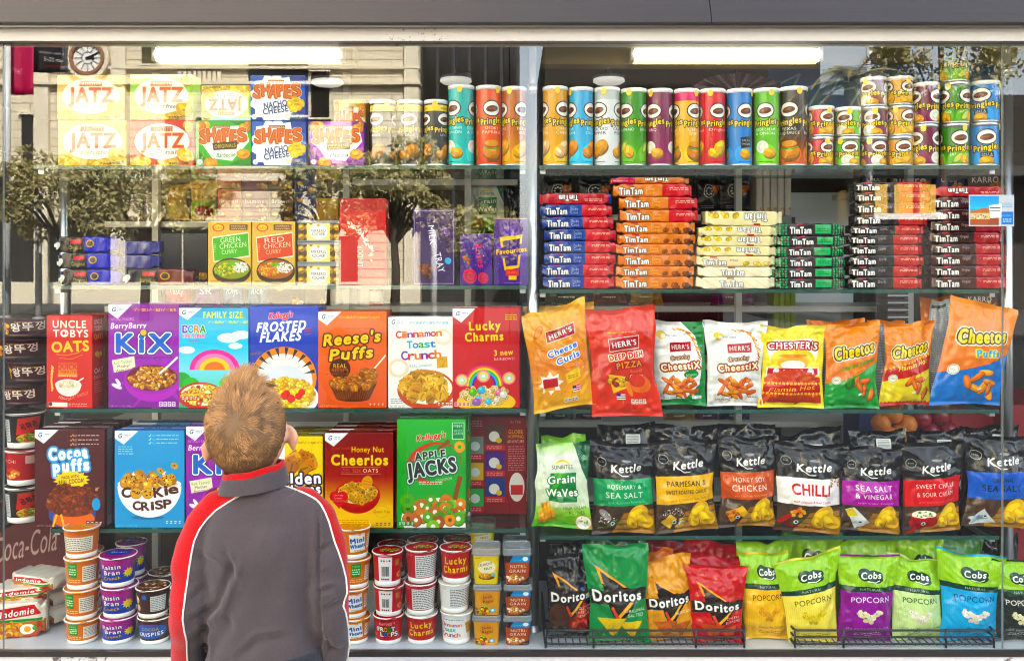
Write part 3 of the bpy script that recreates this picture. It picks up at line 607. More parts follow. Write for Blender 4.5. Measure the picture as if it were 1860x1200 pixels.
for i, (x0, x1, c, nm_) in enumerate(((990, 1042, '#24442c', 'bottle green'), (1044, 1090, '#5a1a2a', 'wine red'), (1205, 1262, '#9a721c', 'ochre'), (1264, 1304, '#5a1c44', 'dark plum'), (1306, 1362, '#1e2450', 'navy'))):
    a = Art(130, 80, c); a.fine(30, 84, 40, 1, '#e8e0d0', 4, 4); sbag(f'{nm_} snack bag on the lower store shelf', x0, 690, x1, 764, a)
for i in range(4): sbox(f'olive green slim book on the store shelf, number {["one", "two", "three", "four"][i]} from the left', 1406+i*10, 500, 1415+i*10, 640, '#7a8a1c', None, '#7a8a1c', sm=False, nm='book', ct='book')
for i in range(5): a_ = W(1612, 530+i*13, .9); b2 = W(1650, 541+i*13, .9); thing('striped_case', f'black and white striped case, {order(4-i, 5)} of its stack', 'case', MB().box(a_.x, b2.x, .9, 1.0, b2.z, a_.z).box(a_.x+.001, b2.x+.0012, .899, 1.001, b2.z+.006, b2.z+.012, 1), [plain('#1c1c1e'), plain('#cfcfcc')], GB_)
q = empty('fridge', (W(1485, 0, 1.3).x, 1.3, 0), 'pale blue grey store fridge door', 'fridge'); hw = 65*K(1.3); MB().box(-hw, hw, 0, .5, .01, W(0, 350, 1.3).z).build('cabinet', [plain('#d2dde6', .35)], q); MB().tube([(-hw+.04, -.03, W(0, 440, 1.3).z), (-hw+.04, -.03, W(0, 395, 1.3).z)], .008, 8).build('handle', [plain('#444', .4)], q)
# fruit tray and red panel low right
tr = empty('fruit_tray', (W(1665, 0, .55).x, .62, W(0, 800, .6).z), 'clear tray of oranges and red apples', 'fruit tray')
for i, (px, py, c) in enumerate(((1600, 768, 'o'), (1622, 752, 'o'), (1648, 770, 'o'), (1636, 786, 'o'), (1612, 790, 'o'), (1674, 760, 'a'), (1708, 756, 'a'), (1690, 784, 'a'), (1722, 782, 'a'))):
    p_ = W(px, py, .62); r = .034; f_ = MB().lathe([(.003, r*.80), (r*.3, r*.92), (r*.6, r*.82), (r*.9, r*.4), (r, 0), (r*.92, -r*.4), (r*.6, -r*.78), (.002, -r*.9)], 22)
    f_.build('orange' if c == 'o' else 'apple', [nmat('orange skin', '#dc7a12', .4, bump=.3, bscale=120) if c == 'o' else nmat('apple skin', '#8a1420', .25, var=.4, bscale=20)], tr, loc=p_-tr.location, smooth=True, rot=(R(60 if c == 'a' else 10), 0, R(30*i)))
thing('store_crate', 'plain red crate low at the right behind the shelves', 'crate', MB().box(W(1728, 0, .62).x, W(1812, 0, .62).x, .62, .9, W(0, 800, .62).z, W(0, 738, .62).z).box(W(1730, 0, .62).x, W(1810, 0, .62).x, .612, .619, W(0, 750, .62).z, W(0, 745, .62).z), plain('#8a0f14', .4))
thing('red_panel', 'red cabinet at the right edge of the window', 'cabinet', MB().box(W(1838, 0, .5).x, W(1990, 0, .5).x, .5, .9, .01, W(0, 735, .5).z).box(W(1850, 0, .5).x, W(1990, 0, .5).x, .492, .499, W(0, 960, .5).z, W(0, 950, .5).z), plain('#7a1014', .4))
thing('low_cabinet', 'blue cabinet behind the fruit tray', 'cabinet', MB().box(W(1560, 0, .8).x, W(1740, 0, .8).x, .8, 1.0-.04, .01, W(0, 735, .8).z).box(W(1565, 0, .8).x, W(1735, 0, .8).x, .792, .799, W(0, 745, .8).z, W(0, 738, .8).z), plain('#1c2a5a', .4))
# blue banner, paper fan
ba = Art(260, 60, '#2a78b8'); ba.grad(0, 100, '#2f86c4', '#2468a8')
for i in range(6): ba.line([(i*18, 90), (i*18+6, 40), (i*18+14, 20), (i*18+10, 60), (i*18+20, 50)], 1.2, '#a8d0ec')
a_, b2 = W(1395, 118, .5), W(1812, 200, .5); q = mk('hanging_banner', [(a_.x, .5, b2.z), (b2.x, .5, b2.z), (b2.x, .5, a_.z), (a_.x, .5, a_.z), (a_.x, .504, b2.z), (b2.x, .504, b2.z), (b2.x, .504, a_.z), (a_.x, .504, a_.z)], [(0, 1, 2, 3), (5, 4, 7, 6), (3, 2, 6, 7), (4, 5, 1, 0)], [printed(ba, 'matte')], uv=[(0, 0), (1, 0), (1, 1), (0, 1)]*4); tag(q, 'blue banner with pale swirls hung behind the cans', 'banner')
fn = empty('paper_fan', W(1340, 172, .42), 'purple fan of folded card strips behind the red can', 'paper fan'); g = MB()
for i in range(25):
    t_ = R(12+156*i/24); r0, r1 = .05, .155; c, s = math.cos(t_), math.sin(t_); nx, nz = -s*.007, c*.007; y = .004*(i % 2)
    V = [(c*r0-nx*.5, y, s*r0*.45-nz*.5), (c*r0+nx*.5, y, s*r0*.45+nz*.5), (c*r1+nx, y, s*r1*.45+nz), (c*r1-nx, y, s*r1*.45-nz)]; g.add([(v[0], v[1]+d, v[2]) for d in (0, .002) for v in V], [(0, 1, 2, 3), (7, 6, 5, 4), (0, 3, 7, 4), (1, 5, 6, 2), (2, 6, 7, 3)], i % 3)
g.build('strips', [plain('#5a3a5a'), plain('#8a7a9a'), plain('#3a2438')], fn); MB().tube([(0, .012, 0), (0, .012, 2.419-fn.location.z)], .003, 6).build('cord', [plain('#888')], fn)
# sticker on the glass
st = Art(128, 88, '#b4babd'); st.rect(3, 4, 66, 96, '#2a78a8'); st.grad(5, 45, '#2f8ad0', '#6ab8e0', 3, 66); st.rect(3, 45, 66, 58, '#2aa0a8'); st.poly([(3, 52), (30, 42), (66, 46), (66, 60), (3, 60)], '#a8745a'); st.rect(3, 58, 66, 78, '#c8b48a'); st.rect(3, 78, 66, 96, '#a0583a'); st.poly([(40, 96), (52, 60), (66, 60), (66, 96)], '#8a4a2a'); st.poly([(44, 34), (72, 28), (72, 72), (48, 74)], '#eef0ee'); st.rect(46, 40, 70, 44, '#2a3a44'); st.rect(47, 50, 70, 53, '#3a5a5a'); st.speck(6, 62, 42, 76, 30, 1.4, ['#3a6a4a', '#e8e0d0', '#5a4a3a']); st.rect(72, 54, 98, 94, '#1f6ab8'); st.text('HOLIDAY', 84, 66, 4, '#cfe4f4', 22); st.fine(72, 26, 24, 3, '#4a8ac0', 6, 2); st.fine(75, 76, 20, 2, '#cfe4f4', 7, 3)
a_, b2 = W(1760, 354, -.0015), W(1842, 411, -.0015); q = mk('sticker', [(a_.x, -.0015, b2.z), (b2.x, -.0015, b2.z), (b2.x, -.0015, a_.z), (a_.x, -.0015, a_.z), (a_.x, -.0003, b2.z), (b2.x, -.0003, b2.z), (b2.x, -.0003, a_.z), (a_.x, -.0003, a_.z)], [(0, 1, 2, 3), (5, 4, 7, 6), (3, 2, 6, 7), (4, 5, 1, 0), (1, 5, 6, 2), (4, 0, 3, 7)], [printed(st, 'matte')], uv=[(0, 0), (1, 0), (1, 1), (0, 1)]*6); tag(q, 'small seaside picture sticker on the glass, right of the biscuit packs', 'sticker')
# side shelf at the far left and the red drinks cooler under it
ss = empty('side_shelf', (W(20, 0, .3).x, .1, 0), 'narrow dark side shelf at the far left of the window', 'shelf')
MB().box(-.30, .075, .0, .26, W(0, 740, .16).z-.012, W(0, 740, .16).z-.001).build('shelf_board', [plain('#3a3634', .4)], ss); MB().box(-.30, .075, .0, .2, W(0, 953, .13).z-.012, W(0, 953, .13).z-.001).build('shelf_board', [plain('#3a3634', .4)], ss)
ck = Art(300, 150, '#5a1418'); ck.grad(0, 60, '#6a1a1e', '#4a1216'); ck.text('Coca-Cola', 40, 40, 15, '#b8a8a4', 52, 9, sh=.3, bold=.02); [ck.rect(30, 66+i*4, 100, 67+i*4, '#2a0e10') for i in range(8)]
q = empty('drinks_cooler', (W(70, 0, .42).x, .42, zf), 'dark red drinks cooler at the far left behind the noodle packets', 'cooler'); hw = .2; hz = W(0, 925, .42).z-zf
o = mk('front_panel', [(-hw, 0, .001), (hw, 0, .001), (hw, 0, hz), (-hw, 0, hz), (-hw, .012, .001), (hw, .012, .001), (hw, .012, hz), (-hw, .012, hz)], [(0, 1, 2, 3), (5, 4, 7, 6), (3, 2, 6, 7), (1, 5, 6, 2), (4, 0, 3, 7)], [printed(ck, 'matte')], q, uv=[(0, 0), (1, 0), (1, 1), (0, 1)]*5); MB().box(-hw, hw, .0125, .12, .001, hz).build('cabinet', [plain('#4a1216', .4)], q)

sbox('dark grey carton added for the dim store interior, behind the brown coffee brick', 292, 424, 376, 517, '#2c2a2c', None, y=.36, sm=False, dep=.06); bd(850, 962, 424); bd(1560, 1830, 346)  # the grey carton is added to stand for the dim store interior
sbag('pale green grain chip bag on the store shelf behind the purple boxes', 852, 326, 918, 422, grainw()); a_ = Art(100, 130, '#1a181a'); a_.text('SWEET POTATO', 50, 60, 7, '#8a8680', 70); a_.text('CRISPS', 50, 72, 7, '#8a8680', 40); sbag('dark sweet potato crisp bag on the store shelf', 920, 334, 960, 422, a_)
for i, (x0, x1, c, nm_) in enumerate(((642, 700, '#8a9a3a', 'olive'), (702, 742, '#c8a83a', 'straw yellow'), (744, 800, '#5a7a4a', 'sage green'), (802, 846, '#a85a3a', 'terracotta'))): sbox(f'{nm_} packet carton on the high store shelf', x0, 282, x1, 325, c, None, '#efe6d0')
for i, (x0, x1, c, t_, nm_) in enumerate(((1566, 1612, '#4a3a2a', 'CHOC', 'brown'), (1618, 1692, '#6a2a22', 'alegro', 'brick red'), (1700, 1752, '#1c2a5a', 'OREO', 'deep navy'), (1758, 1826, '#6a5a58', 'KARRO', 'taupe'))): sbox(f'{nm_} sweet carton on the upper right store shelf', x0, 306, x1, 345, c, t_, '#c8a83a', sm=False)
sbox('taupe sweet carton low behind the large puff bag', 1752, 530, 1812, 555, '#5a4a4c', 'KARRO', sm=False)
# ------------------------------------------------------------------ the street opposite, seen only as a reflection
stone = nmat('cream stone', '#d9c39a', .8, var=.10, bscale=.6, bump=.2); t = stone.node_tree; b_ = t.nodes['Principled BSDF']; br = t.nodes.new('ShaderNodeTexBrick'); tc = t.nodes.new('ShaderNodeTexCoord'); mp = t.nodes.new('ShaderNodeMapping')
mp.inputs['Rotation'].default_value = (R(90), 0, 0); br.inputs['Scale'].default_value = 1; br.inputs['Brick Width'].default_value = 2.4; br.inputs['Row Height'].default_value = .26; br.inputs['Mortar Size'].default_value = .016
for i_, c in ((1, (.74, .65, .48, 1)), (2, (.69, .60, .44, 1)), (3, (.34, .27, .18, 1))): br.inputs[i_].default_value = c
t.links.new(tc.outputs['Object'], mp.inputs[0]); t.links.new(mp.outputs[0], br.inputs['Vector']); t.links.new(br.outputs[0], b_.inputs['Base Color'])
stone2 = nmat('smooth stone', '#e2d6bc', .8, var=.06, bscale=2); dglass = nmat('dark window', '#2a2620', .15)
fc = empty('stone_building', (0, -25, 0), 'cream stone civic building across the street, mirrored in the glass', 'building'); dF = 25
def rf(px, py, d=dF): p = RF(px, py, d); return p.x, p.z
def fbox(nm_, x0, y0, x1, y1, pr, m_, d=dF, par=fc): a, b2 = rf(x0, y1, d), rf(x1, y0, d); return MB().box(a[0], b2[0], -d-.3+25 if par is fc else -d-.3, (pr-d)+25 if par is fc else pr-d, a[1], b2[1]).build(nm_, [m_], par)
fbox('wall', -1500, -420, 762, 551, 0, stone)
for y0, y1, pr in ((-60, -40, .5), (66, 74, .22), (122, 127, .18), (150, 156, .25), (318, 330, .35), (512, 551, .15)): fbox('cornice', -1500, y0, 764, y1, pr, stone2)
for x0 in (-120, 66, 205, 735): fbox('pilaster', x0, -420, x0+26, 512, .16, stone2)
for x0, y0, x1, y1 in ((258, 60, 284, 117), (566, 132, 598, 214), (300, 190, 336, 300), (362, 216, 560, 302), (452, 100, 560, 211), (-60, 190, -20, 300), (640, 190, 676, 300), (620, 430, 650, 512), (40, 210, 60, 300)):  # the two widest dark panes are added to keep the reflection dark there
    fbox('window', x0, y0, x1, y1, .04, dglass); fbox('window_head', x0-4, y0-6, x1+4, y0-1, .14, stone2); fbox('window_sill', x0-4, y1+1, x1+4, y1+4, .18, stone2)
for x0, y0, x1 in ((92, 412, 330), (334, 405, 598), (-260, 330, 62)):  # added dark panels stand in for shade and trees low on the wall
    fbox('shade_panel', x0, y0, x1, 545, .05, plain('#1d1b19', .5)); fbox('shade_panel_cap', x0-3, y0-9, x1+3, y0-1, .2, stone2)
for i in range(9): fbox('carved_panel', 325+i*9, 128, 331+i*9, 148, .1, stone2)
cx_, cz_ = rf(165, 108); ck = empty('clock', (cx_, -25, cz_), 'round white clock with a brown rim on the stone building', 'clock'); r = 26*K(dF)
def disc(r0, r1, y0, y1, n=40): m_ = MB(); V = [(q*math.cos(6.2832*j/n), y, q*math.sin(6.2832*j/n)) for y, q in ((y0, r0), (y1, r0), (y1, r1), (y0, r1)) for j in range(n)]; return m_.add(V, [(i*n+j, i*n+(j+1) % n, ((i+1) % 4)*n+(j+1) % n, ((i+1) % 4)*n+j) for i in range(4) for j in range(n)])
disc(r*1.0, r*1.2, .17, .32).build('rim', [nmat('clock rim', '#9a6a4a', .6)], ck); disc(r*1.22, r*1.5, .1, .26).build('stone_ring', [stone2], ck); disc(.001, r, .16, .2).build('dial', [plain('#eceae4', .5)], ck)
g = MB()
for i in range(12): a = R(30*i); g.tube([(r*.45*math.cos(a), .21, r*.45*math.sin(a)), (r*.93*math.cos(a), .21, r*.93*math.sin(a))], .012, 5)
for i in range(6): a, a2 = R(60*i), R(60*i+60); g.tube([(r*.45*math.cos(a), .21, r*.45*math.sin(a)), (r*.45*math.cos(a2), .21, r*.45*math.sin(a2))], .01, 5)
g.build('dial_marks', [plain('#4a4a4c')], ck); MB().tube([(-.05, .23, -.02), (r*.78, .23, r*.36)], [.03, .012], 6).build('minute_hand', [plain('#111')], ck); MB().tube([(-.04, .24, 0), (r*.5, .24, -.01)], [.035, .018], 6).build('hour_hand', [plain('#111')], ck)
MB().box(RF(764, 0, 26).x, RF(944, 0, 26).x, -27, -26, 0, 17).build('wall', [nmat('dark cladding', '#2b2a28', .5)], (db := empty('dark_building', (0, 0, 0), 'dark clad building beside the stone one, mirrored in the glass', 'building')))
for i in range(6): MB().box(RF(770+i*29, 0, 26).x, RF(792+i*29, 0, 26).x, -25.99, -25.95, 2, 15).build('window_strip', [dglass], db)
rb = empty('brown_building', (0, 0, 0), 'low dark brown building on the right across the street', 'building'); dkb = nmat('brown brick', '#2c241c', .8, var=.3, bscale=3); MB().box(RF(990, 0, 22).x, RF(1490, 0, 22).x, -30, -22, 0, RF(0, 60, 22).z).build('wall', [dkb], rb); MB().box(RF(1490, 0, 22).x+.005, RF(3200, 0, 22).x, -29, -22.02, 0, RF(0, 172, 22).z).build('wing', [dkb], rb)
for i in range(7): MB().box(RF(1000+i*70, 0, 22).x, RF(1045+i*70, 0, 22).x, -21.99, -21.95, 4.2, 6.0).build('window', [dglass], rb)
MB().box(RF(985, 0, 22).x, RF(3200, 0, 22).x, -21.999, -20, 3.4, 3.65).build('awning', [plain('#3a3634')], rb)
yb_ = empty('yellow_kiosk', (0, 0, 0), 'small sunlit yellow kiosk across the street', 'kiosk'); a_, b2 = RF(1590, 398, 15), RF(1700, 335, 15); zl_ = RF(0, 399, 15).z; MB().box(a_.x, b2.x, -17, -15, zl_, b2.z).build('wall', [nmat('yellow render', '#d8a83a', .7, var=.35, bscale=3)], yb_); MB().box(a_.x+.02, b2.x-.02, -16.9, -15.05, -.13, zl_-.002).build('lower_wall', [plain('#26221f', .6)], yb_); MB().box(a_.x-.1, b2.x+.1, -14.99, -14.8, RF(0, 399, 15).z, RF(0, 388, 15).z).build('ledge', [plain('#ece8de', .6)], yb_)
for px in (1618, 1664): MB().box(RF(px, 0, 15).x-.04, RF(px, 0, 15).x+.04, -14.99, -14.93, RF(0, 387, 15).z, b2.z).build('mullion', [plain('#2a2a2a')], yb_)
# street poles, banners, sign
def pole(lbl, px, d, y0, y1, r, col='#dcdcda'):
    x = RF(px, 0, d).x; z0 = 0 if d > 14 or d < 3.6 else -.13; o = empty('street_pole', (x, -d, z0), lbl, 'pole', 'street poles'); zt_ = RF(0, y0, d).z-z0; MB().tube([(0, 0, .0), (0, 0, zt_)], [r*1.1, r], 14).build('shaft', [plain(col, .35)], o, smooth=True); MB().lathe([(r*2, 0), (r*2, .03), (r*1.2, .06)], 16).build('base_plate', [plain('#9a9a98', .4)], o, smooth=True); MB().lathe([(r*1.15, zt_), (r*1.15, zt_+.03), (0, zt_+.05)], 14).build('cap', [plain('#cfcfcc', .4)], o, smooth=True)
pole('tall white street pole mirrored at the left edge', 12, 19, -60, 500, .085); pole('tall white street pole mirrored over the short maroon cans', 1579, 19, -60, 600, .075); pole('short white pole mirrored over the purple chocolate boxes', 788, 19, 372, 600, .075); pole('slim grey pole mirrored left of the coffee bricks', 70, 18.5, 310, 560, .07, '#c8c8c4')
def banner(lbl, px0, px1, py0, py1, d, art):
    a, b2 = RF(px0, py0, d), RF(px1, py1, d); n = 10; V = []; F = []; uv = []
    for j in range(n+1):
        for i in range(n+1):
            u, v = i/n, j/n; V.append((a.x+(b2.x-a.x)*u, -d+.06*math.sin(u*7+v*2)*v, a.z+(b2.z-a.z)*v))
    for j in range(n):
        for i in range(n): f = (j*(n+1)+i, j*(n+1)+i+1, (j+1)*(n+1)+i+1, (j+1)*(n+1)+i); F.append(f); uv += [(i/n, 1-j/n), ((i+1)/n, 1-j/n), ((i+1)/n, 1-(j+1)/n), (i/n, 1-(j+1)/n)]
    o = mk('street_banner', V, F, [printed(art, 'matte')], uv=uv, smooth=True); so = o.modifiers.new('thick', 'SOLIDIFY'); so.thickness = .004; tag(o, lbl, 'banner', 'street banners')
a = Art(100, 220, '#c02a55'); a.text('L', 45, 20, 46, '#f2eaea', 40, bold=.05); a.text('Rg!', 30, 66, 14, '#f2d0d8', 34); banner('pink street banner with a white letter', 18, 62, 40, 172, 19.4, a)
a = Art(140, 160, '#1c1a1c'); a.text('NEXUS', 45, 26, 15, '#d8342c', 70, -6, bold=.06); a.text('photo mara', 50, 48, 9, '#e8e6e4', 76, -6); a.text('5-22 may', 58, 66, 12, '#e8e6e4', 60, -6, bold=.03); a.fine(30, 82, 56, 1, '#b8342c', 3, 2); banner('black street banner with red and white words', 62, 124, 62, 132, 20, a)
a = Art(90, 120, '#7a1c2a'); a.rect(4, 3, 96, 97, '#8a2432'); a.line([(6, 5), (94, 5), (94, 95), (6, 95), (6, 5)], 2, '#d8c8c8'); a.text('PREPARE', 50, 24, 11, '#e0d0d0', 76, bold=.04); a.text('TO', 50, 46, 11, '#e0d0d0', 20, bold=.04); a.text('STOP', 50, 70, 12, '#e0d0d0', 48, bold=.05)
d = 8; s_ = empty('road_sign', (RF(1250, 0, d).x, -d, -.13), 'dark red roadwork sign reading prepare to stop, mirrored', 'sign'); b2 = RF(1280, 535, d); a_ = RF(1222, 572, d); s_z = [.55, 1.35]
o = mk('board', [(-.4, 0, .25), (.4, 0, .25), (.4, 0, 1.2), (-.4, 0, 1.2), (-.4, -.02, .25), (.4, -.02, .25), (.4, -.02, 1.2), (-.4, -.02, 1.2)], [(1, 0, 3, 2), (4, 5, 6, 7), (3, 7, 6, 2), (0, 1, 5, 4)], [printed(a, 'matte')], s_, uv=[(0, 0), (1, 0), (1, 1), (0, 1)]*4)
for s in (-.3, .3): MB().tube([(s, -.03, 0), (s, -.03, 1.1)], .015, 8).build('leg', [plain('#444')], s_)
# trees
leafm = nmat('leaf', (.36, .31, .12), .55, var=.6, bscale=1.5); bark = nmat('bark', '#4a3c2e', .9, bump=.5)
def tree(lbl, px, d, py, rx, ry, n=5200, seed=1, leaf=.075):
    g = np.random.default_rng(seed); c = RF(px, py, d); o = empty('street_tree', (c.x, -d, 0), lbl, 'tree', 'street trees'); H = c.z; tk = MB(); tk.tube([(0, 0, 0), (.04, 0, H*.4), (-.03, .02, H*.8), (0, 0, H*1.1)], [.11, .09, .07, .03], 10)
    cl = []
    for i in range(34):
        a, e, q = g.uniform(0, 6.28), g.uniform(-1, 1), g.uniform(.4, 1)**.5; p = Vector((rx*q*math.cos(a)*math.sqrt(1-e*e*.7), rx*.8*q*math.sin(a)*math.sqrt(1-e*e*.7), H+ry*e*q)); cl.append((p, g.uniform(.25, .5)*rx*.62))
        if i < 12: tk.tube([(0, 0, H*.6), tuple(p*.45+Vector((0, 0, H*.42))), tuple(p)], [.05, .03, .012], 6)
    tk.build('trunk', [bark], o, smooth=True); V = []; F = []
    for i in range(n):
        p, r = cl[g.integers(len(cl))]; dv = g.normal(size=3); dv /= np.linalg.norm(dv); q = np.array(p)+dv*r*g.uniform(.3, 1)**.5; a = g.normal(size=3); a /= np.linalg.norm(a); b2 = np.cross(a, g.normal(size=3)); b2 /= np.linalg.norm(b2); l = leaf*g.uniform(.6, 1.3); k = len(V)
        V += [q-a*l, q+b2*l*.42, q+a*l, q-b2*l*.42]; F.append((k, k+1, k+2, k+3))
    mk('crown', V, F, [leafm], o)
tree('olive street tree mirrored left of the coffee bricks', 118, 17, 362, 1.5, 1.05, seed=3); tree('olive street tree mirrored over the tan noodle packets', 262, 18, 352, 1.7, .9, seed=4); tree('olive street tree mirrored over the clear chocolate boxes', 600, 18, 352, 1.2, .95, seed=5); tree('olive street tree mirrored over the tall red box', 716, 17, 350, 1.15, 1.0, seed=6); tree('low shrubby tree mirrored beside the green grain bag', 868, 14, 430, .7, .6, 2600, seed=7)
tree('broad street tree mirrored at the upper right over the stacked cans', 1712, 17, 112, 1.5, .75, 4200, seed=8)
pm = empty('palm_tree', (RF(1545, 0, 12).x, -12, -.13), 'palm tree with drooping fronds mirrored at the upper right', 'palm'); Hp = RF(0, 135, 12).z; MB().tube([(.1, 0, 0), (.05, 0, Hp*.5), (0, 0, Hp)], [.14, .11, .1], 12).build('trunk', [bark], pm, smooth=True); g = np.random.default_rng(5)
for i in range(22):
    a = 6.283*i/22+g.uniform(-.1, .1); e = g.uniform(-.3, 1.1); L = g.uniform(1.0, 1.5); fr_ = MB(); pts = []
    for k in range(9): t_ = k/8; pts.append(Vector((math.cos(a)*L*t_*math.cos(e*.6), math.sin(a)*L*t_*math.cos(e*.6), Hp+L*t_*math.sin(e)-1.0*t_*t_)))
    fr_.tube(pts, [.016]*5+[.008]*4, 5); sd_v = Vector((-math.sin(a), math.cos(a), 0))
    for k in range(1, 28):
        t_ = k/28*8; i0 = min(7, int(t_)); p_ = pts[i0].lerp(pts[i0+1], t_-i0); dr = (pts[i0+1]-pts[i0]).normalized(); ll = .34*math.sin(math.pi*min(1, .15+k/30))
        for s in (-1, 1): q = p_+(sd_v*s*.8+dr*.6+Vector((0, 0, -.25))).normalized()*ll; n_ = len(fr_.V); fr_.add([p_-dr*.012, p_+dr*.012, q], [(0, 1, 2)])
    fr_.build('frond', [leafm], pm)
# ------------------------------------------------------------------ goods, rows one and two
CHIPS = ['#e8b64a', '#f0c766', '#d99f38']
def jatz(bg, sub, band=None, inv=False):
    a = Art(190, 128, bg)
    if band: a.poly([(0, 0), (100, 0), (100, 62), (60, 76), (0, 70)], band); a.rect(0, 0, 100, 8, '#cfe6f2')
    a.bits(16, 93, 18, 5, 9, 7, ['#e6bf6a', '#d9a94e', '#efcf86'], 'ball'); a.bits(64, 96, 24, 3, 9, 7, ['#e6bf6a', '#d9a94e'], 'ball')
    a.bits(88, 12, 6, 3, 2, 8, ['#e6bf6a'], 'ball')
    a.ell(50, 47, 43, 27, '#f1ede4'); a.rect(33, 14, 67, 25, '#b4532a'); a.text("ARNOTT'S", 51, 20, 5.5, '#fff', 28)
    a.text('JATZ', 51, 44, 22, '#d8431f', 66, bold=.05, out=[('#f6cfa0', 1.2)]); a.text(sub, 50, 70, 6.5, '#5a3a28', 46, sh=.2, bold=.01)
    a.chip(86, 76, 13, '#e0ae48', 20); a.fine(62, 93, 34, 2, '#222', 3, 1.5); return a
def shapes(bg, bg2, sub, subcol, orig=True, sub2=None):
    a = Art(165, 132, bg)
    a.poly([(0, 60), (30, 100), (0, 100)], bg2); a.poly([(100, 70), (60, 100), (100, 100)], bg2); a.poly([(60, 0), (100, 0), (100, 30)], bg2)
    if orig: a.poly([(6, 44), (30, 14), (90, 10), (97, 46), (66, 90), (30, 84)], '#f7f4ee')
    else: a.star(44, 52, 48, 40, 13, '#f5f6fa')
    if orig: a.bits(12, 10, 9, 5, 4, 8, ['#e0872a', '#efa63c'], 'ball'); a.bits(90, 12, 7, 6, 3, 7, ['#e0872a'], 'ball')
    a.rect(32, 10, 62, 16, '#a8582f'); a.text("ARNOTT'S", 47, 13, 3, '#fff', 25)
    for i, (ch, r) in enumerate(zip('SHAPES', (-8, 4, -4, 6, -3, 5))):
        a.text(ch, 14+i*14, 35-(i % 2)*4, 23, '#e0661c', 14, r, bold=.07, out=[('#8a2a10', 1.3), ('#fbe7c0', 2.4)])
    if orig:
        a.poly([(30, 50), (76, 46), (74, 63), (32, 66)], '#4a3a20'); a.text('ORIGINALS', 53, 56, 7, '#f4d21e', 38, 4, bold=.04)
        a.text(sub, 55, 76, 8, subcol, 34, 3, sh=.2, bold=.03); a.chip(86, 74, 12, '#e89a34'); a.bits(24, 94, 10, 4, 4, 8, ['#e0872a'], 'ball')
    else:
        a.text(sub, 46, 64, 11, subcol, 42, 8, bold=.05); a.text(sub2, 46, 77, 11, subcol, 46, 8, bold=.05)
        a.bits(84, 66, 13, 10, 22, 6, ['#e8b22c', '#f0c648'], 'ball'); a.text('BAKED IN', 76, 88, 4.5, '#f4d21e', 24); a.text('FLAVOUR', 80, 94, 5, '#f4d21e', 30, bold=.03)
    a.ell(7, 92, 5, 5, '#dfe8ee'); a.text('e', 7, 92, 4, '#2a7'); return a
A_jc = jatz('#e2c18a', 'cracked pepper'); A_jo = jatz('#d5342c', 'original'); A_jf = jatz('#d9c08a', '97% fat free', '#8fc64e'); A_jl = jatz('#f0e07a', 'light', '#a7d35a')
A_sb = shapes('#3fae2a', '#2a8a22', 'Barbecue', '#2e8a2a'); A_sn = shapes('#2f62c0', '#1d3f94', 'NACHO', '#1f2f5c', False, 'CHEESE'); A_sp = shapes('#9a4fae', '#7a2f92', 'Pizza', '#4a2a5c')
GB = 'cracker boxes on the top shelf'
def row1box(lbl, x0, y0, x1, y1, art, side, z=None, dep=.07, y=YF, rot=False):
    a, b = W(x0, y0, y), W(x1, y1, y); z = ZL[0]+.0005 if z is None else z; h = b.x and (a.z-b.z)
    o = carton('cracker_box', lbl, 'cracker box', a.x, b.x, z, z+h, y, dep, art, side, group=GB)
    return z+h+.0016
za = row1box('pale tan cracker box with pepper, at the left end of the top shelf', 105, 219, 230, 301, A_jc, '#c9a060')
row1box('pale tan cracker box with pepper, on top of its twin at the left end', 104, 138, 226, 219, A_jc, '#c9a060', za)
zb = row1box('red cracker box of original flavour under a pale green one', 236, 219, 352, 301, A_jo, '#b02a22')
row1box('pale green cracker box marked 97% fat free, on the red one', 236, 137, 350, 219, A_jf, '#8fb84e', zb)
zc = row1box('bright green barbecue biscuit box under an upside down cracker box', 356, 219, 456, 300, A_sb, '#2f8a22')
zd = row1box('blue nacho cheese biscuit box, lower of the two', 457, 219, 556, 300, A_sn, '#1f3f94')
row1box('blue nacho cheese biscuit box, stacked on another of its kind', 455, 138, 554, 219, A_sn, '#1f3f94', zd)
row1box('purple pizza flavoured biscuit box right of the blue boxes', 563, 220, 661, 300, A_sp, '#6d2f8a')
def flip(a):
    b = Art(10, 10, '#fff'); b.w, b.h, b.p, b.rng = a.w, a.h, a.p[::-1, ::-1].copy(), a.rng; return b
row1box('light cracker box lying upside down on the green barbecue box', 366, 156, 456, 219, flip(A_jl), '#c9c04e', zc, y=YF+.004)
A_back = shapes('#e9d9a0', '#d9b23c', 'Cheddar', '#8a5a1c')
row1box('yellow biscuit box seen edge on behind the pizza box', 606, 176, 664, 300, A_back, '#caa23c', y=YF+.09)

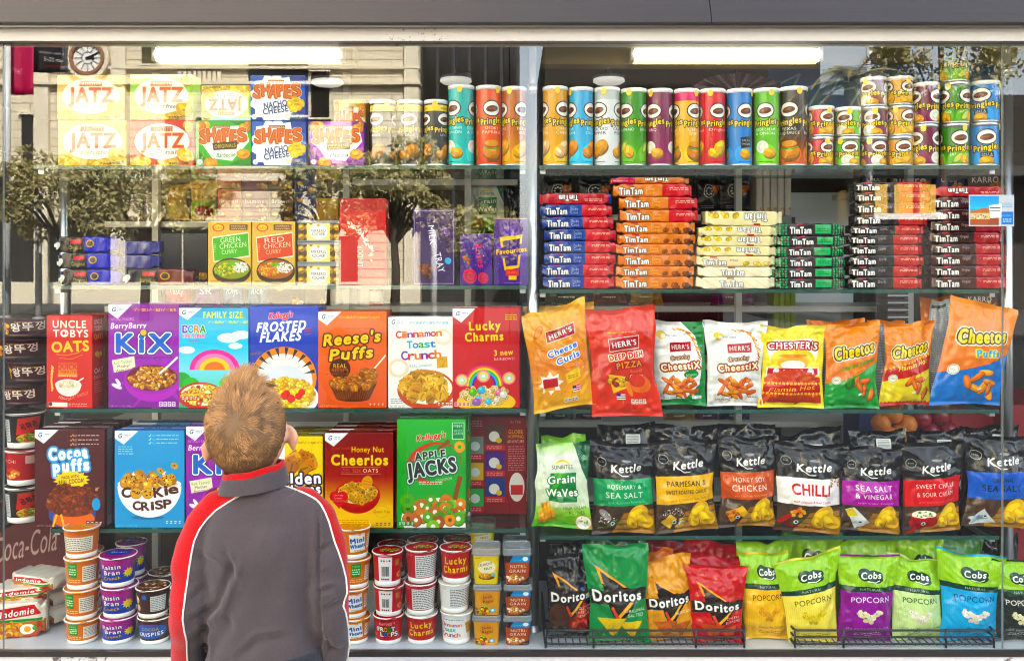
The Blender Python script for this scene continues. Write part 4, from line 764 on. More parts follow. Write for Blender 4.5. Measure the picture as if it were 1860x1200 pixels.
# ---- snack cans
def emblem(a, x, y, r):
    a.ell(x, y, r*1.12, r*.92, '#1d1512'); a.ell(x, y, r, r*.8, '#f6f2ea'); a.ell(x, y+.4, r*.72, r*.36, '#5a2a18', -8); a.ell(x-.1*r, y-.2, r*.5, r*.12, '#8f4a2a', -8)
def canart(bg, bg2=None, flav='', fcol='#fff', pic='chip', picc='#e2a53c', top=None, hh=218, new=None, sc=1.0):
    a = Art(79, hh, bg); k = hh/218
    if bg2: a.grad(55, 100, bg, bg2); a.ell(50, 86, 46, 40, np.clip(hx(bg2)*1.12, 0, 1))
    if top: a.rect(0, 0, 100, 12, top)
    if new: a.rect(0, 3, 100, 13, '#f2cf1e'); a.text('NEW!', 50, 8.5, 9, '#222', 40)
    e = 27 if hh > 150 else 30
    emblem(a, 50, e-1, 33*sc); a.text('Pringles', 50, e+(15 if hh > 150 else 25), 23*sc, '#f6d51e', 92*sc, 8, sh=.1, bold=.08, out=[('#1c1a14', 3.4)])
    f = flav.split('|'); y0 = e+(25 if hh > 150 else 43)
    for i, t in enumerate(f): a.text(t, 50, y0+i*(5.4 if hh > 150 else 9), 11, fcol, min(78, 11*len(t)), bold=.05)
    py = 76 if hh > 150 else 82
    if pic == 'chip': a.chip(60, py, 32, picc, -35); a.chip(30, py+8, 22, picc, 15)
    elif pic == 'sand': a.chip(50, py+6, 38, '#d98b3c', 8); a.ell(50, py+1, 34, 9, '#5aa02a'); a.ell(50, py-1, 30, 8, '#c8402a'); a.ell(50, py-4, 30, 12, '#e0a050')
    elif pic == 'onion': a.ell(38, py, 25, 24, '#f1efe6'); a.ell(38, py, 16, 16, '#dfe5d0'); a.ell(38, py, 8, 8, '#f6f4ec'); a.chip(68, py+8, 24, picc)
    elif pic == 'pepper': a.ell(40, py, 30, 15, '#7aa832', -50); a.ell(40, py, 21, 9, '#cfd98a', -50); a.chip(66, py+6, 24, '#e8b04a', 60)
    elif pic == 'board': a.poly([(26, py-13), (72, py-15), (74, py), (28, py+2)], '#20262c'); a.text('SALT &', 50, py-9, 7, '#fff', 34); a.text('VINEGAR', 50, py-4, 7, '#fff', 38); a.chip(48, py+9, 24, picc)
    a.fine(20, 96, 60, 1, '#222', 2, .8)
    return a
def can_px(lbl, x0, x1, ytop, art, yaw, z=None, h=None, y=YF, lid=None, g='tall snack cans on the top shelf', zs=None):
    r = (x1-x0)/2*K(y)/1.04; cx = W((x0+x1)/2, 0, y).x; z = (ZL[0] if x1 < 960 else ZR[0])+.0005 if z is None else z
    if h is None: h = W(0, ytop, y).z-z
    snack_can(lbl, cx, y+r, z, r, h, art if isinstance(art, bpy.types.Material) else printed(art, 'can'), R(yaw), g, lid)
    return z+h+.0005
loud = printed(canart('#2d2c2e', None, 'LOUD', '#f2f2f2', 'chip', '#b5763a', new=1), 'can')
can_px('black can with yellow NEW band right of the purple box', 668, 716, 180, loud, -60)
can_px('black can with yellow NEW band, second of three', 718, 766, 180, loud, -30, y=YF+.012)
can_px('black can with yellow NEW band beside the teal can', 768, 812, 180, loud, 25)
CANS = [
 ('teal snack can with an onion picture', 812, 861, 153, canart('#17b3ad', '#22c4bc', 'SOUR CREAM|& ONION', '#fff', 'onion'), 48),
 ('orange red snack can left of the gold striped brown one', 863, 911, 154, canart('#e9581c', '#d94412', 'SMOKY|PAPRIKA', '#fff', 'sand'), -12),
 ('copper coloured snack can touching the steel post', 911, 957, 156, canart('#b9632a', '#e0a030', 'TEXAS|BBQ', '#fff', 'chip'), 14),
 ('golden yellow snack can right of the steel post', 986, 1033, 155, canart('#e5a01c', '#f0b63a', 'CHEESY|CHEESE', '#fff', 'chip', '#f0c8a0'), 12),
 ('cyan snack can between the golden and the white can', 1034, 1080, 157, canart('#19a8dc', '#3cc0ea', 'SOUR|CREAM', '#fff', 'chip', '#d98b2c'), 22),
 ('white snack can with a grey and red top band', 1081, 1129, 157, canart('#e4e6e6', None, 'CRACKED|PEPPER', '#333', 'chip', '#d9952c', '#c4cac8'), 40),
 ('dark green jalapeno snack can of the tall row', 1130, 1178, 159, canart('#3d8f2b', '#6cb23a', 'JALAPENO', '#fff', 'pepper'), 38),
 ('maroon barbecue snack can of the tall row', 1178, 1226, 160, canart('#7a1f4e', '#8a2a5e', 'BBQ', '#fff', 'onion'), 46),
 ('yellow snack can with a pink top band', 1228, 1275, 160, canart('#edb02c', '#f2c04a', 'CHILLI|QUESO', '#fff', 'sand', top='#e04a7c'), 4),
 ('red original snack can of the tall row', 1275, 1323, 160, canart('#d91f26', '#c81820', 'Original', '#fff', 'chip', '#f0bd54'), -12),
 ('blue salt and vinegar snack can of the tall row', 1325, 1372, 160, canart('#1d7fd0', '#2a90dc', '', '#fff', 'board'), -10),
 ('light green snack can of the tall row', 1375, 1422, 159, canart('#67bc34', '#7cca46', 'SOUR CREAM|& ONION', '#fff', 'onion'), -52),
 ('black and orange snack can of the tall row', 1423, 1474, 156, canart('#38322f', '#e0682a', 'TEXAS|BBQ SAUCE', '#fff', 'sand'), 52)]
for c in CANS: can_px(*c)
def canstack(desc, xs, tops, bottom, art, yaws, y=YF):
    z = None; n = len(tops); mt = printed(art, 'can'); zz = W(0, bottom, y).z; z = ZR[0]+.0005
    for i, t in enumerate(tops):
        ztop = W(0, t, y).z
        can_px(f'{desc}, {"upper" if n == 2 and i else "lower" if n == 2 else order(i, n)} of its stack', xs[0]+(i % 2)*1.5, xs[1]+(i % 2)*1.5, 0, mt, yaws[i % len(yaws)], z, ztop-z, y, M['lid'] if i == n-1 else M['can_rim'], 'short snack cans stacked on the top shelf')
        z = ztop+.0006
canstack('short red original can', (1475, 1521), (247, 191), 300, canart('#d42430', '#d42430', 'Original', '#fff', 'chip', hh=85), (-8, -14))
canstack('short light green can', (1524, 1570), (247, 193), 300, canart('#56b82c', '#66c43c', 'SOUR CREAM', '#fff', 'onion', hh=85), (-34, 50))
canstack('short maroon barbecue can behind the street pole reflection', (1572, 1619), (247, 192, 138), 300, canart('#6f2440', '#7c2c4e', 'BBQ', '#fff', 'onion', hh=85), (-18, 56, 40))
canstack('short golden can', (1620, 1667), (246, 190, 137), 299, canart('#e79b1e', '#eeac34', 'CHEESY', '#fff', 'chip', hh=85), (-30, -6, -3))
canstack('medium maroon barbecue can', (1667, 1714), (224, 148), 300, canart('#6d1c44', '#7a2450', 'BBQ', '#fff', 'onion', hh=115), (18, 6))
canstack('medium dark green jalapeno can', (1720, 1771), (223, 147, 72), 299, canart('#3a8428', '#68ac38', 'JALAPENO', '#fff', 'pepper', hh=115), (-28, 2, -8))
canstack('medium blue can', (1774, 1826), (221, 145), 299, canart('#1d84d4', '#2c94de', '', '#fff', 'board', hh=115), (-44, 46))

# ---- second row, left
def coffee(main, word, wc, tail):
    a = Art(150, 44, '#17161c'); a.rect(52, 0, 100, 100, main); a.ell(6, 60, 6, 9, '#e8e4dc', 40); a.rect(30, 16, 48, 46, '#c8343c'); a.text('VITTORIA', 39, 32, 4, '#fff', 14, 6)
    a.text(word, 38, 68, 7, wc, 22, bold=.03); a.ell(62, 44, 7, 7, '#c9a24a'); a.ell(62, 44, 5, 5, '#3a2a1a'); a.grad(0, 12, tail, tail, 84, 100); return printed(a, 'foil')
cb = coffee('#2b2fae', 'Original', '#e8d21e', '#1d2086'); cr = coffee('#6d2a26', 'Barbecue', '#e8d21e', '#4a1c1a')
GC = 'coffee bricks at the left of the second shelf'
for i in range(3):
    pack(f'blue and black coffee brick, {["lowest", "middle", "topmost"][i]} of the left stack', W(155+[3, 0, -5][i], 0, YF).x, YF, ZL[1]+.0005+i*.0475, .178, .046, .075, cb, group=GC, name='coffee_brick', cat='coffee pack')
for i in range(2):
    pack(f'crumpled dark blue coffee brick right of the stack, {["under", "on"][i]} another', W(250, 0, YF+.02).x, YF+.02, ZL[1]+.048+i*.041, .118, .04, .06, plain('#1f2270', .25, coat=.4), group=GC, name='coffee_brick', cat='coffee pack')
pack('brown and black barbecue coffee brick on the second shelf', W(284, 0, YF).x, YF, ZL[1]+.0005, .205, .047, .075, cr, group=GC, name='coffee_brick', cat='coffee pack')
def curry(col, l1, l2):
    a = Art(127, 182, '#d9b878'); a.speck(0, 0, 100, 100, 30, 1, ['#caa460']); a.ell(24, 9, 14, 9, '#e8352a'); a.ell(24, 9, 11, 7, '#f2c81e'); a.text('SunRice', 24, 9, 6, '#b0201c', 18)
    a.rect(50, 4, 92, 13, '#7a5230'); a.fine(54, 6, 34, 3, '#f0e0c0', 2.2)
    a.poly([(9, 24), (94, 16), (97, 55), (13, 64)], '#f5ead0'); a.poly([(11, 26), (93, 18), (95, 53), (15, 62)], col)
    a.text('THAI', 16, 42, 6, '#f4ecd8', 20, 86); a.text(l1, 52, 28, 12, '#fbf6ea', 46, 5); a.text(l2, 58, 37, 12, '#fbf6ea', 62, 5); a.text('CURRY', 50, 47, 10, '#fbf6ea', 36, 5)
    a.ell(55, 78, 45, 30, '#3a2c22'); a.ell(55, 75, 41, 22, '#8a9a3a' if l1 == 'GREEN' else '#a8602a')
    a.bits(40, 75, 24, 14, 60, 4, ['#c8b84a', '#9aa83a', '#d8c060', '#6a8a2a'] if l1 == 'GREEN' else ['#d8903a', '#c8602a', '#e8b060'], 'ball')
    a.bits(76, 72, 18, 12, 110, 1.8, ['#f6f2e6', '#ece6d4', '#fff'], 'x'); a.ell(52, 68, 8, 3, '#5aa52a', -30); a.ell(58, 67, 8, 3, '#6ab83a', 20); a.rect(5, 93, 30, 97, '#b98a48'); a.fine(40, 95, 55, 1, '#5a3a1c'); return a
c = W(377, 404, YF), W(456, 0, YF)
carton('meal_box', 'tan ready meal box with a green label for green chicken curry', 'meal box', W(378, 0, YF).x, W(456, 0, YF).x, ZL[1]+.0005, W(0, 403, YF).z, YF, .04, curry('#4faf2a', 'GREEN', 'CHICKEN'), '#b9924e', group='curry boxes')
carton('meal_box', 'tan ready meal box with an orange red label for red chicken curry', 'meal box', W(458, 0, YF).x, W(536, 0, YF).x, ZL[1]+.0005, W(0, 403, YF).z, YF, .04, curry('#d9481f', 'RED', 'CHICKEN'), '#b9924e', group='curry boxes')
def rocher():
    a = Art(118, 62, '#4a3018')
    for i in range(6):
        for j in range(2): a.ell(9+i*17, 30+j*46, 8.5, 8.5, '#a8781e'); a.ell(7+i*17, 26+j*46, 5, 4, '#e8c452'); a.ell(10+i*17, 34+j*46, 3, 2, '#7a5212')
    a.rect(22, 0, 78, 100, '#efe2a4'); a.ell(50, 52, 22, 20, '#fbfaf4'); a.star(50, 20, 6, 3, 5, '#c89a2e'); a.text('FERRERO', 50, 46, 8, '#4a3a2a', 36, bold=.01); a.text('ROCHER', 50, 64, 8, '#4a3a2a', 32, bold=.01); a.fine(40, 80, 20, 1, '#888', 2, 2); a.ell(32, 12, 4, 3, '#d8342c'); return a
ar = rocher(); z = ZL[1]+.0005
for i in range(3):
    h = [.061, .059, .059][i]
    o = carton('chocolate_box', f'clear box of gold wrapped chocolates, {["lowest", "middle", "topmost"][i]} of three', 'chocolate box', W(541, 0, YF).x, W(616, 0, YF).x, z, z+h, YF, .07, ar, '#8a6a2e', group='clear chocolate boxes', flap=False, fin='film')
    b = MB(); b.box(-.061, .061, -.002, .073, h-.006, h+.002); b.box(-.061, .061, -.002, .073, -.0002, .004); b.build('clear_tray', [M['clear_lid']], o); z += h+.0035
def lindor():
    a = Art(135, 256, '#c3141a'); a.rect(0, 0, 100, 14, '#a80e14'); a.text('LINDOR', 44, 66, 12, '#f5e6d8', 46, 90, bold=.03)
    for i in range(60):  # pale strokes paint the mirrored tree into the box colour
        t = i/60; x, y = 20+55*t+a.rng.uniform(-6, 6), 30+40*t*t+a.rng.uniform(-3, 3); a.ell(x, y, 4, 1.4, '#f3e4d0', a.rng.uniform(0, 180), 8)
    return a
carton('chocolate_box', 'tall red chocolate box with a tree reflection painted on, right of the clear boxes', 'chocolate box', W(617, 0, YF).x, W(701, 0, YF).x, ZL[1]+.0005, W(0, 361, YF).z, YF, .06, lindor(), '#a80e14')
def dark(bgc, draw, w_=118, h=215): a = Art(w_, h, bgc); draw(a); return a
def mtray(a):
    a.line([(3, 2), (97, 2), (97, 98), (3, 98), (3, 2)], 1.2, '#b8b2c8'); a.rect(40, 0, 62, 0.1, '#fff'); a.text('MILK', 46, 34, 15, '#f2f0f6', 46, -84, bold=.03); a.text('TRAY', 64, 70, 17, '#f2f0f6', 48, -76, bold=.03)
    a.ell(78, 30, 10, 9, '#5a3a7a'); a.text('C', 78, 30, 9, '#d8c8e8'); a.bits(28, 80, 16, 22, 14, 6, ['#5a3020', '#6d3c28', '#3d2016'], 'ball'); a.ell(84, 68, 8, 8, '#4aa8d8')
carton('chocolate_box', 'dark purple chocolate box with a thin pale outline, standing upright', 'chocolate box', W(750, 0, YF).x, W(826, 0, YF).x, ZL[1]+.0005, W(0, 380, YF).z, YF, .04, dark('#33204f', mtray), '#2a1a42')
def roses(a):
    a.speck(0, 0, 100, 60, 14, 2, ['#d8a0c8', '#8a60b8', '#3aa0b8', '#e0c030']); a.text('Roses', 62, 42, 22, '#d8285c', 74, -80, sh=.25, bold=.04); a.ell(80, 8, 4, 3, '#caa')
    for x, y, r in ((30, 82, 24), (72, 86, 18)):
        for q in (1, .78, .55, .32): a.ell(x+(1-q)*6, y, r*q, r*q*.9, '#d01f4e' if q in (1, .55) else '#a8143c', q*60)
    a.bits(18, 50, 10, 14, 7, 5, ['#4a2a1a', '#a85a2a', '#3a7a4a'], 'ball')
carton('chocolate_box', 'purple chocolate box with red roses', 'chocolate box', W(836, 0, YF).x, W(894, 0, YF).x, ZL[1]+.0005, W(0, 426, YF).z, YF, .05, dark('#43217a', roses, 95, 150), '#33185e')
def favs(a):
    a.speck(0, 0, 100, 100, 22, 1, ['#e8c020', '#e060a0', '#fff']); a.star(52, 52, 62, 30, 9, '#5a35a0', 10); a.poly([(16, 28), (84, 24), (74, 74), (30, 78)], '#e8b820'); a.poly([(24, 34), (76, 30), (68, 70), (34, 72)], '#3a1e66')
    for x in (36, 50, 64): a.ell(x, 18, 9, 12, '#7a55c0', (x-50)*2); a.ell(x, 18, 6, 8, '#43217a', (x-50)*2)
    a.poly([(4, 46), (96, 36), (97, 52), (5, 62)], '#43217a'); a.text('Favourites', 51, 48, 15, '#f4d21e', 90, 7, sh=.1, bold=.06, out=[('#e08a10', 1)]); a.rect(34, 76, 72, 86, '#d8342c'); a.text('SHARE', 53, 81, 6, '#fff', 30); a.rect(42, 86, 66, 92, '#e8b820'); a.fine(30, 96, 50, 1, '#b8a0d8')
carton('chocolate_box', 'purple and yellow chocolate box next to the steel post', 'chocolate box', W(898, 0, YF).x, W(959, 0, YF).x, ZL[1]+.0005, W(0, 397, YF).z, YF, .06, dark('#43217a', favs, 98, 195), '#33185e', top='#e8b820')

# ---- second row, right: biscuit packs in stacks
def tim(bg, right=None, flav='', x=24, dark=False, pics=None, sc=1, rx=60, swirl=None):
    a = Art(195, 34, bg)
    if swirl:
        for i in range(7): a.poly([(i*16-10, 0), (i*16+2, 0), (i*16+26, 100), (i*16+14, 100)], swirl)
    if right: a.rect(rx, 0, 100, 100, right); a.text('love', rx+5, 34, 2.6, '#f3d8c8', 4, sh=.2); a.fine(rx+9, 30, 26, 2, '#f0c8b8', 12, 7)
    a.rect(x-6, 4, x+3, 15, '#b5323a')
    a.text('TimTam', x, 56, 9.6*sc, '#fbfbf8', 29*sc, 1, bold=.08, out=[('#231a1c', .8)])
    for i, t in enumerate(flav.split('|') if flav else []): a.text(t, x+24.5, 38+i*28, 4.2, '#f6efe2' if not dark else '#4a3a2a', min(11, 2.6*len(t)), bold=.03)
    if pics: a.bits(78, 72, 18, 2.2, 12, 3.2, pics, 'ball')
    return a
def rev(a): return flip(a)
def tstack(desc, cx, tops, mats, L=.192, Dp=.07, flips=None, bottom=None, jit=5, yaws=None):
    """tops: photo rows of pack tops from the lowest pack up"""
    z = ZR[1]+.0005; n = len(tops)
    for i, t in enumerate(tops):
        zt = W(0, t, YF).z; h = zt-z
        m = mats[i] if isinstance(mats, list) else mats; x = cx[i] if isinstance(cx, list) else cx+RNG.uniform(-jit, jit)
        pack(f'{desc}, {order(i, n)} of its stack', W(x, 0, YF).x, YF+RNG.uniform(0, .006), z, L, h-.0006, Dp, m, bool(flips and flips[i]), R(yaws[i] if yaws else RNG.uniform(-1.5, 1.5)), 'biscuit packs stacked on the second shelf'); z = zt
F_ = 'film'
tb = printed(tim('#22408e', '#c81f2c', 'Double|Coat', 22, rx=57), F_)
tstack('navy and red biscuit pack', [1052, 1050, 1054, 1054, 1055, 1050, 1047, 1046], (502, 480, 459, 437, 415, 393, 371, 350), [tb]*7+[printed(tim('#22408e', '#b81f2c', '', 60, rx=4, sc=.9), F_)], flips=[0]*7+[1], L=.21)
to = printed(tim('#d9741a', None, 'Chewy|Caramel', 24, pics=['#5a2a18', '#6d3420', '#8a4a2a']), F_); to2 = printed(tim('#d9741a', '#c8202a', 'Chewy|Caramel', 22, rx=62), F_)
tstack('orange caramel biscuit pack', [1190, 1191, 1195, 1190, 1194, 1193, 1198, 1197, 1187, 1182], (502, 483, 462, 443, 424, 403, 380, 357, 333, 321), [to]*6+[to2]*3+[printed(tim('#c86a2a', '#b82a4a', '', 42, rx=70), F_)], L=.228, flips=[0]*9+[1])
tw = printed(tim('#e9dcb4', None, 'White', 22, True, ['#e0cc8a', '#d8b868']), F_); tw2 = printed(tim('#ebdfba', None, '', 44, True, swirl='#f3ead0'), F_); tw3 = printed(tim('#eadfb4', None, '', 36, True, ['#d9b44a']), F_)
tstack('cream white biscuit pack', [1338, 1340, 1338, 1340, 1341, 1342, 1352], (503, 484, 465, 447, 428, 410, 383), [tw2, tw2, tw, tw3, tw3, tw3, tw3], L=.228, flips=[0, 0, 0, 1, 1, 1, 1], yaws=[0, 1, 0, -1, 1, 0, 5])
def mint():
    a = tim('#2f2528', None, '', 38); a.rect(58, 12, 80, 84, '#2fae62'); a.fine(61, 40, 16, 2, '#1d6a3c', 16, 7)
    for x in list(range(0, 20, 4))+list(range(82, 100, 4)):
        for y in (4, 28, 52, 76): a.rect(x+a.rng.uniform(0, 1), y, x+a.rng.uniform(2, 3.6), y+18, a.rng.choice(['#2fae62', '#57c884', '#1f8a4a']))
    return a
tstack('dark biscuit pack with green mint squares', [1472, 1471, 1472, 1470, 1474, 1471], (505, 486, 466, 447, 428, 405), printed(mint(), F_), L=.212)
td = printed(tim('#1d191b', '#b8231f', 'Dark', 18, rx=58), F_)
tstack('black and red biscuit pack', [1612, 1612, 1614, 1613, 1612, 1616, 1622, 1624, 1624, 1620], (503, 483, 463, 444, 426, 409, 389, 367, 348, 330), td, L=.215)
tr = printed(tim('#3c1f20', '#b01f2a', 'Original', 20, rx=58), F_)
tstack('dark brown and red biscuit pack', [1765, 1763, 1764, 1762, 1760, 1763, 1763, 1762, 1764], (502, 482, 461, 442, 421, 400, 379, 357, 338), [tr]*8+[printed(tim('#7a3a28', '#b01f2a', '', 66, rx=2, sc=.9), F_)], L=.215, flips=[0]*8+[1])
# ------------------------------------------------------------------ row three and four: cereal cartons
GC3 = 'cereal cartons'
def corner(a, c='#f4f5f7', e=14, mark=True):
    a.poly([(0, 0), (34, 0), (13, e), (0, e*.55)], c); a.line([(0, e*.55), (13, e), (34, 0)], .8, '#c9ccd6'); a.text('G', 8, e*.36, 6.5, '#1d2450', 5, sh=.2, bold=.05); a.fine(14, e*.3, 9, 2, '#8890a8', 1.5, .6); return a
def nutr(a, x, y, c='#f0e6f0', ln='#5a3a6a'):
    for i in range(4): a.rect(x+i*6, y, x+5+i*6, y+4.5, c); a.rect(x+1+i*6, y+1, x+4+i*6, y+2, ln); a.rect(x+1+i*6, y+2.8, x+3.5+i*6, y+3.6, ln)
    return a
def splash(a, x, y, r, rot=0, c='#f4f2f6'):
    for d, k in ((-20, 1), (25, .7)):
        for q in (.2, .5, .75, .95): a.ell(x+r*k*q*math.cos(R(rot+d*q)), y-r*.6*k*q*math.sin(R(rot+d*q)), r*.26*(1.15-q), r*.22*(1.15-q), c)
    return a
def tick3(a, x, y, c, row=False):
    for i in range(3):
        X, Y = (x+i*20, y) if row else (x, y+i*4)
        a.line([(X-3, Y), (X-2, Y+1), (X, Y-1.5)], .8, c); a.text('NO', X+3.5, Y, 3, c, 5, bold=.05); a.fine(X+7, Y-.8, 9 if row else 34, 1 if not row else 2, c, 1.2, .8)
def oats():
    a = Art(145, 270, '#cf1d1e'); a.text('UNCLE', 50, 9, 15, '#faf4e8', 72, bold=.07); a.text('TOBYS', 53, 19, 15, '#faf4e8', 76, bold=.07); a.ell(38, 19, 6, 6, '#fff'); a.ell(38, 19, 3, 4, '#c22')
    a.text('OATS', 52, 33, 21, '#f6c545', 80, 3, bold=.05, out=[('#fbe9a8', .8)]); a.line([(22, 42), (45, 43), (70, 40), (84, 34)], 1.2, '#f2b42c'); a.line([(28, 46), (55, 47), (80, 42)], .8, '#f2b42c')
    a.grad(51, 66, '#d8492c', '#e8a05a', 26, 68); a.text('QUICK', 46, 55, 11, '#a8141a', 44, bold=.03); a.text('7 MINUTES', 47, 61, 6, '#a8141a', 46, bold=.02); a.text('CREAMY & CLASSIC', 46, 65.5, 3.4, '#fff', 44)
    for i in range(9): a.ell(14-3*math.sin(i*.35), 56+i*3, 5, 2, '#f0c88a', 50+i*8)
    a.ell(48, 75, 28, 23, '#f0ece0', 0, 30, 0, 180); a.ell(48, 75, 29, 12, '#faf7ee'); a.ell(48, 75, 24, 9, '#e6dcc2'); a.bits(48, 75, 18, 6, 14, 3, ['#f2ead4', '#d8cba8'], 'x'); a.line([(60, 74), (82, 67)], 3, '#f6f2e8')
    a.text('Natural', 40, 89, 7, '#f6ead8', 26, -8, sh=.3, bold=.01); a.text('OAT ENERGY', 72, 86, 6, '#f6ead8', 40, 16, bold=.03); a.rect(5, 94, 46, 99, '#f0e6dc'); a.ell(9, 96, 4, 4, '#333'); a.fine(48, 95, 40, 2, '#f0d8c8', 2); return a
def oats_side():
    a = Art(70, 270, '#b5171c'); a.text('UNCLE', 48, 7, 20, '#f2e4d8', 64, bold=.05); a.text('TOBYS', 48, 14, 20, '#f2e4d8', 66, bold=.05); a.text('OATS', 50, 23, 24, '#f0b83a', 70, bold=.05); a.bits(50, 42, 26, 10, 14, 9, ['#d8a868', '#c88a50'], 'ball'); a.text('OAT', 50, 60, 22, '#f2e4d8', 70, bold=.04); a.text('ENERGY', 50, 67, 14, '#f2e4d8', 70, bold=.03); a.fine(14, 72, 72, 6, '#e0a8a0', 2.2, .9); return a
def kix():
    a = Art(205, 308, '#8a2a9c'); a.grad(0, 55, '#8a2096', '#9a3fae'); a.grad(55, 100, '#9a3fae', '#7a2090'); a.star(72, 70, 80, 12, 9, '#a552b6', 10); corner(a); tick3(a, 40, 5.5, '#f0c020', True)
    a.text('NATURALLY FLAVORED', 20, 14.5, 4.3, '#f2eaf4', 33, 1, bold=.03); a.text('BerryBerry', 29, 20.5, 8.5, '#fff', 50, 1, sh=.15, bold=.06)
    a.text('KiX', 50, 37, 27, '#1f62c8', 76, bold=.13, out=[('#fff', 2), ('#1c2a6a', 3)]); a.ell(50, 27.4, 5.5, 5.5, '#1c2a6a'); a.ell(50, 27.4, 4.5, 4.5, '#f0b01c'); a.fine(40, 51, 50, 1, '#4a1458', 1, .8)
    a.poly([(5, 54), (37, 50), (39, 62), (8, 66)], '#efe6d0'); a.text('Kid-Tested', 21, 55.5, 5, '#4a9a3a', 26, 7, bold=.02); a.text('Mother', 22, 59.5, 4.6, '#4a3a2a', 18, 7); a.text('Approved', 23, 63, 4.6, '#4a3a2a', 24, 7)
    a.ell(62, 72, 40, 33, '#b455be', 0, 30, 0, 180); a.ell(62, 72, 40, 22, '#a540b0'); a.ell(62, 71, 36, 19, '#6a2a3a'); a.bits(62, 71, 33, 16, 190, 2.7, ['#d8a468', '#c08850', '#a06a48', '#e0b884', '#8a5448'], 'ball')
    a.line([(72, 67), (86, 59), (98, 51)], 3, '#efeaf2'); a.ell(12, 79, 8, 3, '#efeaf2', 25); a.ell(14, 75, 6, 2.4, '#efeaf2', 55); a.text('NET WT 12 OZ (340g)', 18, 98, 3, '#f2eaf4', 30, bold=.03); nutr(a, 72, 94); return a
def dora():
    a = Art(205, 298, '#3cb9e2'); a.grad(0, 60, '#35b4e4', '#9adcf0'); a.grad(60, 100, '#9adcf0', '#5abf8a'); a.rect(0, 0, 100, 9.5, '#2aa8dc')
    for x, y, r in ((72, 30, 16), (90, 27, 14), (12, 42, 12), (82, 38, 10)): a.ell(x, y, r, r*.45, '#e6f6fb')
    corner(a, e=12); a.text('FAMILY SIZE', 64, 6.8, 9, '#f4ee2a', 56, bold=.06); tick3(a, 46, 14, '#e8e83a', True)
    for ch, x, c in zip('DORA', (10, 18, 26.5, 35), ('#7a3fae', '#2f8ad0', '#e07a1c', '#3a9a3a')): a.text(ch, x, 21, 11, c, 8, bold=.08, out=[('#fff', 1)])
    a.text('EXPLORER', 22, 28, 5, '#d8285c', 32, bold=.05, out=[('#fff', .7)]); a.text('Cereal', 22, 32.5, 4, '#d8285c', 14, bold=.04)
    for x, y, r, c in ((4, 72, 14, '#3fa04a'), (18, 76, 12, '#57b85a'), (88, 72, 16, '#3fa04a'), (72, 76, 14, '#6ac46a')): a.ell(x, y, r, r*.8, c)
    for k, c in enumerate(('#e868a8', '#f2a0c8', '#f6c83a', '#e87a3a')): a.ell(52, 62, 36-k*7, 30-k*6, c, 0, 30, 180, 360)      # a plain sunrise of coloured arches
    a.ell(32, 88, 34, 20, '#c8281e'); a.ell(33, 87, 30, 16, '#f2ead0'); a.bits(34, 87, 28, 14, 90, 3.4, ['#f0d060', '#e8c040', '#f6e08a', '#e0a030', '#d8502a'], 'ring')
    a.rect(80, 72, 100, 78, '#8a3a9c'); nutr(a, 4, 88, '#d8483a', '#fff'); a.text('NET WT 1 LB', 16, 98, 3, '#7a1a10', 26, bold=.03); return a
def flakes():
    a = Art(200, 300, '#1c3fb4'); a.grad(0, 100, '#1d46c4', '#16309a'); a.text("Kellogg's", 46, 8, 9, '#d0202c', 34, 6, sh=.3, bold=.07, out=[('#f6f2f4', .9)])
    a.text('FROSTED', 47, 19, 14, '#fff', 70, 3, sh=.25, bold=.09); a.text('FLAKES', 46, 29, 14.5, '#fff', 58, 3, sh=.25, bold=.09)
    for i in range(3): a.line([(80, 22+i*2.6), (90, 21+i*2.6)], 1, '#d8502a')
    a.text('CRUNCHY', 9, 46, 4, '#f0a01c', 17, 8, bold=.04)
    a.ell(50, 70, 48, 46, '#e8821c'); a.ell(50, 74, 42, 42, '#f2efe9'); a.ell(50, 80, 40, 34, '#dfe3ec')      # plain round sunburst behind the bowl
    for i in range(9): a.poly([(50+46*math.cos(R(200+i*18)), 70+30*math.sin(R(200+i*18))), (50+30*math.cos(R(204+i*18)), 70+20*math.sin(R(204+i*18))), (50+46*math.cos(R(207+i*18)), 70+30*math.sin(R(207+i*18)))], '#23212a')
    a.ell(54, 90, 47, 30, '#f6f4ee'); a.ell(54, 88, 43, 24, '#dccfa8'); a.bits(54, 86, 40, 22, 190, 4, ['#e8b84a', '#f0cc6a', '#d89a34', '#f4dc8a'], 'ball'); a.bits(58, 88, 28, 10, 5, 5, ['#d8302c'], 'ball'); return a
